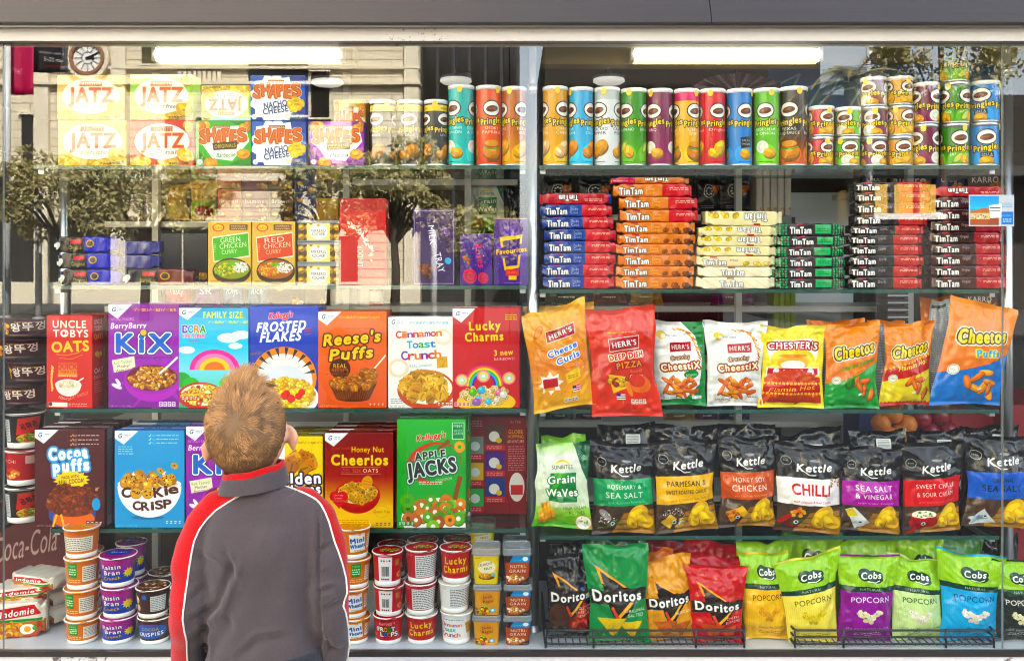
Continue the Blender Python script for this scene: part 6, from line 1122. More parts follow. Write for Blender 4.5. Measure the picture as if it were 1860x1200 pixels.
def ex_chil(a): a.ell(14, 84, 15, 4.5, '#b0201c', -40); a.ell(26, 92, 14, 4, '#8a1a18', 10); a.ell(32, 88, 10, 3, '#3a6a2a', -30); a.bits(30, 76, 10, 8, 12, 3, ['#e8702a', '#f0b030'], 'x'); a.speck(80, 32, 99, 46, 44, 1.3, ['#5a2018', '#c8a060', '#8a3020']); a.bits(58, 93, 24, 5, 40, 1.5, ['#c8a050', '#b0302a'], 'x')
def ex_vin(a): a.poly([(4, 74), (16, 70), (46, 88), (26, 98)], '#dfe4e6'); a.poly([(5, 75), (14, 71), (24, 80), (10, 82)], '#d8c02a')
def ex_cream(a): a.ell(30, 86, 22, 13, '#a8242a'); a.ell(30, 78, 21, 8, '#b8302c'); a.ell(30, 77, 19, 6.6, '#f0ead8'); a.speck(18, 74, 42, 80, 14, 1.6, ['#4a8a3a']); a.ell(22, 95, 18, 4, '#b0201c', -15)
def ex_salt(a): a.ell(22, 78, 12, 9, '#4a3428', -50); a.poly([(8, 90), (24, 78), (46, 96), (10, 98)], '#dde4ea'); a.ell(20, 90, 14, 5, '#9ab0c0')
KET = [
 ('black snack bag with an emerald rosemary label', ((1070, 800), (1192, 806), (1190, 968), (1078, 974)), kettle('#14a05c', [('ROSEMARY &', 7, 56), ('SEA SALT', 9.5, 62)], '#f4f2ec', 'with Australian Rosemary', ex_rose)),
 ('black snack bag with a yellow parmesan label', ((1184, 796), (1302, 794), (1303, 960), (1190, 971)), kettle('#edb21c', [('PARMESAN &', 8.6, 66), ('SWEET ROASTED GARLIC', 6.5, 70)], '#23201e', 'with a Hint of Sea Salt', ex_parm)),
 ('black snack bag with a rust honey soy label', ((1300, 790), (1412, 790), (1412, 955), (1306, 958)), kettle('#c8552a', [('HONEY SOY', 8, 58), ('CHICKEN', 10, 64)], '#f4f2ec', 'with Southside Island Honey', ex_honey)),
 ('black snack bag with a white chilli label', ((1405, 800), (1541, 806), (1524, 976), (1406, 962)), kettle('#ecebe8', [('CHILLI', 18, 60)], '#c01f24', 'with Jalapeno & Red Chillies', ex_chil)),
 ('black snack bag with a magenta vinegar label', ((1526, 810), (1644, 812), (1636, 972), (1524, 962)), kettle('#a8329c', [('SEA SALT', 9.5, 62), ('& VINEGAR', 9, 64)], '#f4f2ec', 'with Cider Vinegar', ex_vin)),
 ('black snack bag with a red sweet chilli label', ((1634, 806), (1752, 800), (1746, 962), (1640, 972)), kettle('#cf2226', [('SWEET CHILLI', 7.6, 64), ('& SOUR CREAM', 7.6, 62)], '#f4f2ec', 'with Gippsland Sour Cream', ex_cream)),
 ('black snack bag with a blue sea salt label', ((1752, 790), (1876, 790), (1876, 962), (1748, 954)), kettle('#1658c4', [('ORIGINAL', 6.5, 36), ('SEA SALT', 10.5, 64)], '#23201e', 'with South Australian Sea Salt', ex_salt))]
YB = .083
FL = {'snack bags on the third shelf': ZR[2], 'snack bags on the fourth shelf': ZR[3], 'snack bags on the window floor': zf}
def mkbag(lbl, px, art, T=.034, cr=1.0, y=YB, fin='foil', back='#8d9096', **k): return bag(lbl, px, y, printed(art, fin), back, T, cr, fl=None if y < .06 and k['group'] != G5 else FL[k['group']], **k)
G3 = 'snack bags on the third shelf'; G4 = 'snack bags on the fourth shelf'; G5 = 'snack bags on the window floor'
mkbag('golden yellow cheese curl bag leaning right, next to the steel post', ((946, 576), (1061, 538), (1082, 733), (972, 752)), curls(), .026, group=G3, y=.04)
mkbag('orange red pizza flavour snack bag with flared bottom corners', ((1058, 562), (1190, 552), (1204, 757), (1078, 757)), pizza(), .026, group=G3, y=.04)
mkbag('white and green jalapeno cheese stick bag', ((1172, 577), (1280, 581), (1286, 738), (1186, 736)), stix(True), .03, group=G3)
mkbag('white cheese stick bag without green', ((1276, 581), (1394, 583), (1386, 738), (1284, 738)), stix(False), .03, group=G3)
mkbag('bright yellow fries snack bag', ((1382, 590), (1500, 591), (1497, 744), (1374, 740)), chester(), .03, group=G3)
mkbag('orange and green cheese snack bag', ((1496, 589), (1598, 580), (1598, 742), (1494, 744)), cheetos('jal'), .03, group=G3)
mkbag('orange, red and yellow spicy cheese snack bag', ((1606, 587), (1700, 582), (1688, 736), (1596, 738)), cheetos('hot'), .03, group=G3, y=YB+.01)
mkbag('large orange and blue cheese puff bag at the right end', ((1726, 533), (1850, 562), (1818, 736), (1686, 736)), cheetos('puffs'), .038, group=G3, y=YB-.012)
def backside(): 
    a = Art(120, 250, '#b9bcc0'); a.fine(14, 8, 70, 46, '#4a4c52', 1.9, .7); a.rect(10, 4, 60, 7, '#333'); return a
bs = printed(backside(), 'foil')
for lb, px in (('silver snack bag back with fine print, left of the large orange bag', ((1690, 545), (1740, 540), (1720, 738), (1668, 738))), ('silver snack bag back between the yellow and the orange green bag', ((1486, 594), (1520, 590), (1512, 742), (1484, 742))), ('silver snack bag back between the two smaller cheese bags', ((1580, 590), (1612, 588), (1604, 738), (1584, 738)))):
    bag(lb, px, YB+.075, bs, T=.025, group=G3, res=.6)
og = printed(Art(60, 60, '#e0761c'), 'foil')
for lb, px in (('plain orange bag top behind the orange and green bag', ((1466, 582), (1570, 578), (1575, 740), (1470, 740))), ('plain orange bag top behind the spicy bag', ((1578, 578), (1640, 580), (1640, 740), (1580, 740))), ('plain orange bag behind the large puff bag', ((1672, 540), (1730, 536), (1725, 738), (1676, 738)))):
    bag(lb, px, YB+.15, og, '#d8681a', T=.028, group=G3, res=.6)
bag('golden yellow bag top behind the cheese curl bag', ((955, 556), (1080, 548), (1085, 735), (965, 740)), YB+.09, printed(Art(60, 60, '#e2a01c'), 'foil'), T=.03, group=G3, res=.6)
gw = grainw(); mkbag('pale green grain chip bag beside the steel post on the fourth shelf', ((970, 806), (1070, 802), (1076, 962), (966, 955)), gw, .026, group=G4, y=.05)
for lb, px, ar_ in KET: mkbag(lb, px, ar_, .036, 1.0, group=G4, back='#26262a', y=YB+(.004 if 'rust' in lb or 'rosemary' in lb else -.004))
blk = plain('#111113', .25, coat=.3)
for i, px in enumerate((((1085, 772), (1190, 768), (1190, 960), (1085, 960)), ((1180, 770), (1300, 766), (1300, 960), (1190, 960)), ((1302, 770), (1410, 768), (1408, 955), (1304, 955)), ((1410, 790), (1530, 772), (1524, 960), (1410, 960)), ((1540, 780), (1650, 776), (1640, 955), (1540, 955)), ((1645, 782), (1760, 776), (1750, 955), (1650, 955)), ((1745, 772), (1850, 770), (1850, 950), (1750, 950)))):
    o = bag(f'plain black bag top standing behind the {["emerald", "yellow", "rust", "white", "magenta", "red", "blue"][i]} labelled bag', px, YB+.1, blk, T=.035, crumple=1.3, group='black bags at the back', backm=blk, res=.7)
    if i in (0, 3, 4, 5, 6):
        lab = Art(40, 28, '#dfe2e2'); lab.fine(6, 14, 86, 5, '#555', 15, 6); b_ = carton('label', None, None, -.02, .022, 0, .03, -.0475, .0008, lab, '#ddd', flap=False, lean=R(-14)); b_.name = 'paper_label'; b_.parent = o; b_.location = (.018, -.022, (W(0, px[0][1]+32, YB+.1).z-o.location.z))
bag('lime green bag top behind the pale green grain chip bag', ((980, 792), (1062, 788), (1068, 955), (985, 955)), YB+.09, printed(Art(60, 60, '#79bd38'), 'foil'), T=.03, group=G4, res=.6)
# ------------------------------------------------------------------ window floor: cups, tubs, bags in wire racks
def doritos(bg, flavor, chips, fc='#f4f0e8', dark=False):
    a = Art(178, 285, bg)
    if dark: a.speck(0, 60, 60, 95, 60, 5, ['#3a2a22', '#2a1c18', '#54382a']); a.poly([(30, 62), (80, 58), (100, 70), (95, 98), (50, 95)], '#a8201c'); a.bits(70, 80, 20, 16, 12, 9, ['#b8281c', '#d8501c', '#8a1814'], 'ball'); a.ell(24, 74, 22, 24, '#4a3226', 20); a.ell(70, 45, 10, 8, '#3a56a8')
    a.poly([(14, 18), (30, 31), (78, 45), (92, 47), (48, 80), (36, 66)], '#231a18')
    for q, c in (((14, 20), '#e88a2c'),): a.poly([(14, 20), (22, 38), (26, 38), (21, 26), (60, 42), (66, 42)], '#f0a040')
    a.poly([(36, 62), (46, 76), (84, 50), (80, 49), (47, 70), (40, 60)], '#f2b04a'); a.poly([(36, 62), (46, 76), (50, 72), (40, 60)], '#d8441c')
    a.poly([(2, 46), (98, 42), (98, 54), (2, 60)], '#2a211e'); a.text('Doritos', 49, 50, 16, '#f8f6f2', 82, 1, bold=.1, wave=-.12, out=[('#1c1614', 1.6)])
    y = 64
    for t in flavor.split('|'): a.text(t, 78, y, 5.6, fc, min(40, 4.6*len(t)), 2, sh=.15, bold=.05); y += 5
    for x, y, r in ((36, 82, 25), (68, 85, 20)):
        if not dark:
            for dx, dy, c in ((1.2, 1, hx(chips)*.6), (0, 0, hx(chips))): a.poly([(x-r+dx, y-8+dy), (x+r+dx, y-10+dy), (x+2+dx, y+11*r/20+dy)], c)
            a.speck(x-r*.6, y-8, x+r*.6, y+1, 30, 1, [hx(chips)*.8, np.clip(hx(chips)*1.2, 0, 1)])
    nutr(a, 50, 95, hx(bg)*.7, '#eee'); return a
def cobs(bg, tc, flavor, pop, top='#8fc31c'):
    a = Art(172, 275, bg)
    for i in range(30): a.rect(i*3.4, 36, i*3.4+1.1, 100, np.clip(hx(bg)*1.06, 0, 1))
    a.rect(0, 0, 100, 36, top)
    for i in range(30): a.rect(i*3.4, 0, i*3.4+1, 36, np.clip(hx(top)*1.05, 0, 1))
    a.rect(0, 0, 100, 2.2, bg); a.rect(0, 34.5, 100, 40.5, '#173a2c'); a.text('NATURAL', 52, 37.5, 4.4, '#e6efd6', 36, bold=.02)
    a.ell(42, 21, 11, 11, '#143628'); a.ell(58, 22, 16, 9, '#143628'); a.ell(60, 26, 14, 7, '#143628'); a.text('Cobs', 53, 21.5, 11.5, '#f2f4ea', 34, 3, sh=.12, bold=.07, out=[('#143628', 3)]); a.line([(46, 28), (60, 29.5), (68, 27)], 1.6, '#f2f4ea')
    a.text('POPCORN', 53, 49, 10, tc, 70, 2, bold=.03)
    for x, y, r in ((38, 65, 9), (52, 71, 11), (68, 64, 9)):
        for i in range(11): a.ell(x+a.rng.uniform(-r, r)*.7, y+a.rng.uniform(-r, r)*.42, r*.42, r*.38, hx(pop)*a.rng.uniform(.8, 1.05))
        a.speck(x-r*.5, y-r*.3, x+r*.5, y+r*.4, 4, 1, [hx(pop)*.6])
    a.text(flavor, 55, 84, 4.6, tc, min(80, 3.8*len(flavor)), 1, bold=.02); a.fine(28, 89, 50, 2, tc, 2.4, .6); return a
zf = ZL[4]
Yb5 = .056
mkbag('black corn chip bag with a steak picture, left in the wire rack', ((990, 1008), (1082, 998), (1084, 1150), (994, 1152)), doritos('#131112', 'COLOSSAL|CHARGRILL|STEAK', '#b8281c', dark=True), .034, 1.3, y=Yb5+.01, group=G5, back='#2a2a2c')
mkbag('green corn chip bag in the wire rack', ((1056, 986), (1178, 988), (1180, 1168), (1074, 1164)), doritos('#1c8a44', 'ORIGINAL|SALTED', '#e8c83c'), .034, 1.0, y=Yb5-.012, group=G5)
mkbag('amber corn chip bag in the wire rack', ((1166, 1020), (1254, 1000), (1264, 1160), (1176, 1168)), doritos('#dc961c', 'MEXICANA', '#c8641c'), .034, 1.0, y=Yb5, group=G5)
mkbag('red corn chip bag in the wire rack', ((1242, 1022), (1360, 1028), (1350, 1168), (1258, 1166)), doritos('#c41f22', 'CHEESE|SUPREME', '#c8501c'), .034, 1.0, y=Yb5-.01, group=G5)
mkbag('golden yellow popcorn bag right of the red chip bag', ((1340, 1002), (1432, 998), (1438, 1172), (1352, 1176)), cobs('#e8b41c', '#4a3a12', 'CHEDDAR CHEESE', '#e8a83c'), .034, .9, y=Yb5+.012, group=G5)
mkbag('pale butter yellow popcorn bag tilted left', ((1404, 1024), (1526, 992), (1520, 1168), (1432, 1172)), cobs('#eadb86', '#4a4a1a', 'BUTTER', '#e8d26a'), .034, .8, y=Yb5-.008, group=G5)
mkbag('purple popcorn bag in the wire rack', ((1520, 1004), (1634, 1008), (1620, 1172), (1518, 1172)), cobs('#8a2a8e', '#f4f0f4', 'SEA SALT & CIDER VINEGAR', '#f0e8c8'), .034, .8, y=Yb5, group=G5)
mkbag('pale green popcorn bag', ((1610, 1004), (1716, 1020), (1712, 1172), (1618, 1172)), cobs('#c9dea6', '#23502c', 'LIGHTLY SALTED, SLIGHTLY SWEET', '#f2eedc'), .034, 1.0, y=Yb5+.008, group=G5)
mkbag('sky blue popcorn bag', ((1700, 992), (1828, 1012), (1810, 1164), (1708, 1164)), cobs('#2fa4dc', '#123a66', 'SEA SALT', '#f4f0e6'), .034, .9, y=Yb5, group=G5)
mkbag('black popcorn bag at the right edge', ((1800, 1014), (1892, 1012), (1892, 1168), (1804, 1168)), cobs('#242a26', '#eef0ea', 'AGED WHITE CHEDDAR', '#f2eecb'), .034, .9, y=Yb5, group=G5)
red_b = printed(doritos('#a81c20', 'CHEESE', '#c8501c'), 'foil'); lime = printed(cobs('#7fae24', '#23502c', 'POPCORN', '#e8e0c0'), 'foil'); wht = Art(120, 60, '#c8202a'); wht.rect(10, 20, 45, 60, '#eeeae6'); wht.rect(60, 22, 95, 60, '#dfe2e6'); wht.fine(62, 28, 30, 5, '#888', 6, 2); wht = printed(wht, 'foil')
for lb, px, m_, yy in (('crumpled black bag top behind the black chip bag', ((996, 985), (1070, 978), (1080, 1150), (1000, 1150)), blk, .1), ('dark green bag top behind the green chip bag', ((1064, 975), (1172, 970), (1176, 1150), (1070, 1150)), plain('#0f4a26', .25, coat=.4), .09),
    ('orange bag with pale label behind the amber chip bag', ((1172, 1000), (1225, 992), (1230, 1150), (1176, 1150)), og, .08), ('red bag top with white labels behind the red chip bag', ((1246, 1002), (1345, 1010), (1345, 1150), (1250, 1150)), wht, .08), ('red bag with white labels, further back', ((1240, 975), (1340, 985), (1340, 1150), (1245, 1150)), wht, .17), ('dark red bag, furthest back over the amber chip bag', ((1150, 972), (1242, 985), (1240, 1150), (1150, 1150)), red_b, .17),
    ('lime green bag top behind the golden popcorn bag', ((1335, 985), (1440, 982), (1440, 1150), (1340, 1150)), lime, .09), ('lime green bag top behind the butter yellow bag', ((1420, 968), (1530, 964), (1525, 1150), (1425, 1150)), lime, .12), ('lime green bag top behind the purple bag', ((1525, 982), (1640, 976), (1635, 1150), (1528, 1150)), lime, .1), ('lime green bag top behind the pale green bag', ((1630, 980), (1715, 976), (1712, 1150), (1630, 1150)), lime, .09), ('dull green bag, furthest back over the purple bag', ((1560, 962), (1680, 960), (1680, 1150), (1565, 1150)), plain('#4a7a20', .3, coat=.3), .19), ('teal green bag top behind the sky blue bag', ((1690, 975), (1790, 970), (1790, 1150), (1695, 1150)), plain('#3d7a2a', .3, coat=.3), .12),
    ('black bag top at the right end of the window floor', ((1780, 975), (1850, 970), (1850, 1150), (1785, 1150)), blk, .12)):
    bag(lb, px, Yb5+yy, m_, T=.03, crumple=1.3, group='bag tops at the back of the window floor', backm=m_, res=.6)
# wire racks: rails, uprights and floor grid in one welded thing with parts
def rack(lbl, x0, x1, ytop, ybot, posts):
    y0, y1 = .011, .3; a, b = W(x0, ybot, y0), W(x1, ybot, y0); zt = W(0, ytop, y0).z; zb = zf+.012; zm = zb+(zt-zb)*.5
    r = empty('wire_rack', ((a.x+b.x)/2, y0, zf), lbl, 'wire rack', 'wire racks'); L = (b.x-a.x)/2; H = lambda z: z-zf
    for z in (zt, zm, zb): MB().tube([(-L, y1-y0, H(z)), (-L, .012, H(z)), (-L+.008, 0, H(z)), (L-.008, 0, H(z)), (L, .012, H(z)), (L, y1-y0, H(z))], .0032, 8).build('rail', M['black_wire'], r, smooth=True)
    for p in posts: MB().tube([(W(p, 0, y0).x-r.location.x, -.001, H(zt)+.004), (W(p, 0, y0).x-r.location.x, -.001, .001)], .0032, 8).build('upright', M['black_wire'], r, smooth=True)
    g = MB(); n = int(2*L/.02)
    for i in range(n+1): x = -L+2*L*i/n; g.tube([(x, .001, H(zb)-.004), (x, y1-y0, H(zb)-.004)], .0018, 6)
    for y in (.09, .18): g.tube([(-L, y, H(zb)-.0065), (L, y, H(zb)-.0065)], .0022, 6)
    g.build('floor_grid', M['black_wire'], r, smooth=True)
rack('black wire rack holding the corn chip bags', 990, 1353, 1144, 1172, (991, 1078, 1264, 1352))
rack('black wire rack holding the popcorn bags', 1443, 1806, 1144, 1170, (1444, 1532, 1718, 1805))
# ---- cups
def cupart(draw, bg, hh=80): a = Art(140, hh, bg); draw(a); return printed(a, 'can')
def d_mini(a):
    a.poly([(38, 12), (72, 8), (76, 84), (40, 90)], '#f4efe4'); a.text("Kellogg's", 56, 10, 5, '#c8202c', 26, sh=.3, bold=.04, out=[('#fff', .6)]); a.text('Mini', 56, 38, 12, '#2b4f9c', 30, 6, bold=.08, out=[('#dfe8f4', 1)]); a.text('Wheats', 57, 62, 10, '#2b4f9c', 34, 6, bold=.08, out=[('#dfe8f4', 1)]); a.text('Original', 57, 82, 4, '#2a6a3a', 16)
    a.rect(14, 14, 28, 58, '#2f8f3a'); a.fine(16, 20, 10, 4, '#e8f2e0', 9, 4); a.rect(4, 12, 11, 28, '#2a4a8a'); a.rect(80, 20, 98, 80, '#efe8d8'); a.fine(81, 26, 16, 6, '#555', 8, 3)
def d_mini2(a): a.rect(4, 12, 14, 92, '#f4efe4'); a.text('ini', 6, 45, 12, '#2b4f9c', 9, bold=.08); a.rect(18, 8, 24, 26, '#2a4a8a'); a.rect(32, 6, 52, 66, '#2f8f3a'); a.text('FIBER', 42, 18, 5, '#eaf4e4', 15, bold=.04); a.fine(34, 30, 16, 3, '#e8f2e0', 10, 5); a.fine(26, 76, 34, 2, '#f6d8b0', 9, 4); a.rect(62, 20, 92, 86, '#efe8d8'); a.fine(64, 26, 26, 7, '#444', 8, 3)
def d_mini3(a): a.rect(6, 26, 86, 88, '#efe8d8'); a.fine(8, 32, 74, 7, '#444', 8, 3); a.rect(0, 0, 100, 14, '#c8641c')
def d_raisin(a):
    a.grad(0, 55, '#b0208a', '#8a2a9c'); a.grad(55, 100, '#2a48b8', '#1c3aa0'); a.text("Kellogg's", 46, 10, 5, '#e83a4a', 24, sh=.3, bold=.03); a.text('Raisin', 44, 30, 11, '#f4f2f4', 38, 3, bold=.08, out=[('#2a1a4a', 1.4)]); a.text('Bran', 46, 54, 11, '#f4f2f4', 32, 3, bold=.08, out=[('#2a1a4a', 1.4)]); a.text('Crunch', 46, 78, 8, '#f4d021', 34, 5, bold=.07, out=[('#2a1a4a', 1)]); a.star(80, 60, 13, 8, 10, '#f2d01c'); a.rect(4, 10, 12, 34, '#f0b01c'); a.rect(90, 16, 97, 40, '#2f8f3a')
def d_krisp(a): a.ell(50, 52, 36, 22, '#2a5ab0'); a.text("Kellogg's", 50, 18, 6, '#e04a4a', 30, sh=.3, bold=.04); a.text('COCOA', 50, 40, 9, '#c8a02c', 36, bold=.08); a.text('KRISPIES', 50, 66, 11, '#f4f4f6', 56, 4, bold=.09, out=[('#1c3a8a', 1.6)])
def d_krisp2(a): a.ell(18, 40, 12, 11, '#e8c8a0'); a.ell(24, 34, 5, 4, '#f4f2ee'); a.ell(26, 74, 6, 8, '#e8c8a0'); a.rect(38, 14, 48, 34, '#3a6ab0'); a.rect(56, 20, 90, 88, '#d8dcdc'); a.fine(58, 26, 30, 8, '#444', 8, 3)
def d_fact(a): a.rect(36, 10, 96, 96, '#efeeea'); a.fine(38, 14, 56, 11, '#333', 7.4, 3); a.rect(2, 10, 30, 12, '#f0b0b0')
def d_bar(a): a.rect(30, 4, 62, 100, '#f2efec'); [a.rect(38+i*2.2, 40, 39+i*2.2+(i % 3)*.3, 78, '#222') for i in range(8)]; [a.ell(38+i*6, 18, 2, 2, c) for i, c in enumerate(('#2a6ab0', '#c8202c', '#e8b020', '#7a3a9c'))]; [a.ell(38+i*5, 90, 2, 2, '#8a1a20') for i in range(4)]; a.rect(70, 16, 80, 40, '#b88a5a'); a.text('FR', 93, 46, 9, '#f4f2ee', 9, 6, bold=.08); a.ell(84, 76, 9, 7, '#e88a2c'); a.ell(84, 76, 4, 3, '#b8202a'); a.rect(0, 10, 6, 96, '#f2efec')
def d_froot(a): a.text("Kellogg's", 50, 18, 8, '#f6f0ec', 36, 6, sh=.3, bold=.05); [a.text(ch, 30+i*8.6, 46, 12, c, 8, 3, bold=.1, out=[('#2a1416', 1.4)]) for i, (ch, c) in enumerate(zip('FROOT', ('#f4f2ee', '#f4f2ee', '#e8b020', '#3a9a3a', '#f4f2ee')))]; [a.text(ch, 38+i*8.6, 70, 12, c, 8, 3, bold=.1, out=[('#2a1416', 1.4)]) for i, (ch, c) in enumerate(zip('LOOPS', ('#f4f2ee', '#2f7ad0', '#e0701c', '#f4f2ee', '#f4f2ee')))]; a.ell(16, 76, 6, 5, '#e8942c'); a.ell(16, 76, 2.5, 2, '#b8202a'); a.rect(6, 14, 14, 40, '#8a4a3a')
def d_lucky(a): a.text('Lucky', 50, 30, 15, '#f4c91c', 48, 3, bold=.12, out=[('#8a0a12', 1)]); a.text('Charms', 50, 64, 15, '#f4c91c', 60, 3, bold=.12, out=[('#8a0a12', 1)])
def d_ctc(a):
    cols = ['#7a3a9c', '#2f7ad0', '#d8342c', '#3a9a3a', '#e0701c', '#1fa0a8']
    for s_, y, x0, st, hh in (('Cinnamon', 36, 16, 6.6, 9), ('Toast', 56, 20, 7, 10), ('Crunch', 78, 18, 8, 11)):
        for i, ch in enumerate(s_): a.text(ch, x0+i*st, y, hh, cols[(i*2+len(s_)) % 6], st*.92, bold=.05)
    a.poly([(72, 30), (90, 24), (96, 70), (78, 78)], '#d8a85a'); a.speck(74, 34, 92, 68, 14, 1.4, ['#b07a34']); a.fine(20, 14, 50, 1, '#6aa8d0', 4, 3)
def lidm(draw, bg):
    a = Art(90, 90, bg); draw(a); return printed(a, 'foil')
l_or = lidm(lambda a: a.bits(60, 50, 26, 22, 20, 6, ['#e0b060', '#c89040'], 'square'), '#d8842c'); l_pp = lidm(lambda a: (a.ell(50, 40, 34, 26, '#3a48a8'), a.text('Bran', 50, 40, 12, '#e8e8f0', 40)), '#a0247e'); l_bn = lidm(lambda a: (a.bits(50, 50, 40, 36, 40, 5, ['#6a4030', '#8a5a40', '#d8c0a0'], 'ball'), a.text('KRISPIES', 50, 70, 9, '#eee', 50)), '#5a3428'); l_rd = lidm(lambda a: (a.bits(56, 52, 30, 16, 34, 5, ['#e0942c', '#d8701c', '#e8b850', '#5a8a3a'], 'ring'), a.text('LOOPS', 40, 30, 8, '#f4e8d8', 40)), '#b01c24'); l_wt = lidm(lambda a: a.bits(50, 50, 34, 24, 20, 6, ['#e0b070', '#c8904a'], 'square'), '#d8d0c4')
mo1, mo2, mo3 = cupart(d_mini, '#d9701c'), cupart(d_mini2, '#d9701c'), cupart(d_mini3, '#d9701c')
mr, mk1, mk2 = cupart(d_raisin, '#8a2a9c'), cupart(d_krisp, '#3d2420'), cupart(d_krisp2, '#3d2420')
mb, mfr, ml, mct, mf = cupart(d_bar, '#c01c26'), cupart(d_froot, '#c01c26'), cupart(d_lucky, '#c0161f'), cupart(d_ctc, '#efeeea'), cupart(d_fact, '#b81c24'); mf2 = cupart(d_fact, '#efeeea')
GCU = 'cereal cups stacked on the window floor'
def cupstack(desc, x0, x1, tops, mats, lids, yaws, y=.022, bodies=None):
    """tops: photo rows of rims, from the lowest cup up"""
    r = (x1-x0)/2*K(y)/1.05; z = zf+.0006; n = len(tops); xc = W((x0+x1)/2, 0, y).x
    for i, t in enumerate(tops):
        zt = W(0, t, y).z; h = zt-z
        place = order(i, n) if n > 2 else ('lower', 'upper')[i] if n == 2 else 'single'
        cup('cereal_cup', f'{desc[i] if isinstance(desc, list) else desc}, {place} of its stack', 'cereal cup', xc+RNG.uniform(-.004, .004), y+r, z, r, h, mats[i], R(yaws[i]), lids[i], group=GCU, body=(bodies or '#f2f0ea')); z = zt+.0008
cupstack('orange wheat cereal cup at the left end', 103, 168, (1130, 1074, 1017, 962), [mo2, mo2, mo2, mo3], [l_or]*4, (4, -8, 2, 0))
cupstack('purple and blue raisin cereal cup', 168, 236, (1126, 1070, 1014), [mr]*3, [l_pp]*3, (8, -2, 6))
cupstack(['dark brown cocoa cereal cup with blue oval', 'dark brown cocoa cereal cup with nutrition panel'], 237, 300, (1126, 1072), [mk1, mk2], [l_bn]*2, (2, 0))
cupstack('white cereal cup left of the boy\'s sleeve', 301, 362, (1122, 1072), [mf2, mf2], [l_wt]*2, (10, -6))
cupstack('orange wheat cereal cup right of the boy\'s sleeve', 606, 668, (1126, 1072, 1018, 962), [mo1, mo1, mo2, mo1], [l_or]*4, (-2, 6, 30, 12))
cupstack(['red hoops cereal cup with coloured lettering', 'red cereal cup turned to its barcode', 'red cereal cup turned to its barcode'], 672, 730, (1122, 1068, 1006), [mfr, mb, mb], [l_rd]*3, (0, 0, 4))
cupstack(['red cereal cup with yellow lettering', 'red cereal cup turned to its nutrition panel', 'red cereal cup turned to its nutrition panel'], 732, 793, (1120, 1062, 1000), [ml, mf, mf], [l_wt, l_rd, l_rd], (4, -4, 6))
cupstack(['white cereal cup with rainbow lettering', 'white cereal cup turned to its nutrition panel', 'red cereal cup with yellow lettering in the third column'], 795, 856, (1116, 1062, 1000), [mct, mf2, ml], [l_wt, l_wt, l_rd], (-2, 8, 2))
# second ring of cups behind
for lb, x0, x1, tops, m_, l_ in (('orange wheat cereal cup in the back column', 120, 176, (1120, 1060, 1004), mo2, l_or), ('purple raisin cereal cup in the back column', 200, 256, (1110, 1050, 990), mr, l_pp), ('dark brown cereal cup in the back column', 258, 312, (1100, 1044), mk2, l_bn), ('red cereal cup in the back, behind the barcode cups', 680, 736, (1112, 1052, 994), mfr, l_rd), ('red cereal cup in the back, behind the nutrition panel cups', 738, 796, (1110, 1050, 986), mf, l_rd), ('red cereal cup in the back, behind the yellow lettering cup', 800, 858, (1110, 1050, 985), ml, l_rd)):
    cupstack(lb, x0, x1, tops, [m_]*3, [l_]*3, (20, -30, 10), .2)
# ---- square tubs
def tubart(bg, draw): a = Art(80, 92, bg); draw(a); return printed(a, 'can')
t_cn = tubart('#e6c81c', lambda a: (a.text("Kellogg's", 20, 8, 4, '#c8202c', 24, sh=.3), a.ell(52, 40, 34, 26, '#efe6c8'), a.text('CRUNCHY', 46, 30, 10, '#3a2a1a', 56, 12, bold=.05), a.text('NUT', 58, 44, 10, '#3a2a1a', 30, 8, bold=.05), a.ell(52, 74, 30, 12, '#5a3a1a'), a.bits(52, 70, 24, 8, 16, 6, ['#e8a83c', '#d8902c'], 'ball'), a.ell(78, 66, 7, 7, '#8ac0e8')))
t_jr = tubart('#e09a1c', lambda a: (a.star(50, 32, 30, 24, 12, '#d8840f'), a.text('Just', 50, 24, 12, '#3a2412', 34, 6, bold=.06), a.text('Right', 54, 42, 12, '#3a2412', 40, 6, bold=.06), a.bits(40, 78, 34, 18, 26, 6, ['#c8501c', '#e8c43a', '#8ab83a', '#6a3a1a'], 'ball'), a.ell(70, 80, 11, 11, '#7ab4dc'), a.ell(70, 80, 6, 6, '#e8f0f4')))
t_ng = tubart('#a8451e', lambda a: (a.rect(0, 0, 100, 24, '#2a1c1a'), a.poly([(34, 0), (100, 0), (100, 24), (20, 24)], '#2488cc'), a.text('2.5 STARS', 52, 16, 6, '#e8f2f8', 30), a.ell(80, 11, 11, 9, '#e8f2f8'), a.text('NUTRI-', 54, 37, 13, '#f4efe8', 60, bold=.09), a.text('GRAIN', 50, 53, 13, '#f4efe8', 60, bold=.09), a.bits(42, 78, 30, 16, 26, 6, ['#d8a060', '#c07a3c', '#f0e0c8'], 'ball'), a.poly([(100, 74), (100, 100), (50, 100)], '#241a1a'), a.fine(70, 92, 26, 2, '#e8e0d8', 4)))
def tubstack(descs, xc, tops, mats, sides, y=.022):
    z = zf+.0006
    for i, t in enumerate(tops):
        zt = W(0, t, y).z; tub(f'{descs[i]}', W(xc+[0, 1, -1][i % 3], 0, y).x, y, z, .078, zt-z, mats[i], sides[i], R(RNG.uniform(-2, 2)), 'square tubs stacked on the window floor'); z = zt+.0004
tubstack(['orange yellow fruit cereal tub, lowest of its stack', 'orange yellow fruit cereal tub, middle of its stack', 'bright yellow nut cereal tub on the orange yellow ones'], 884, (1118, 1062, 996), [t_jr, t_jr, t_cn], ['#d28a14', '#d28a14', '#dcb814'])
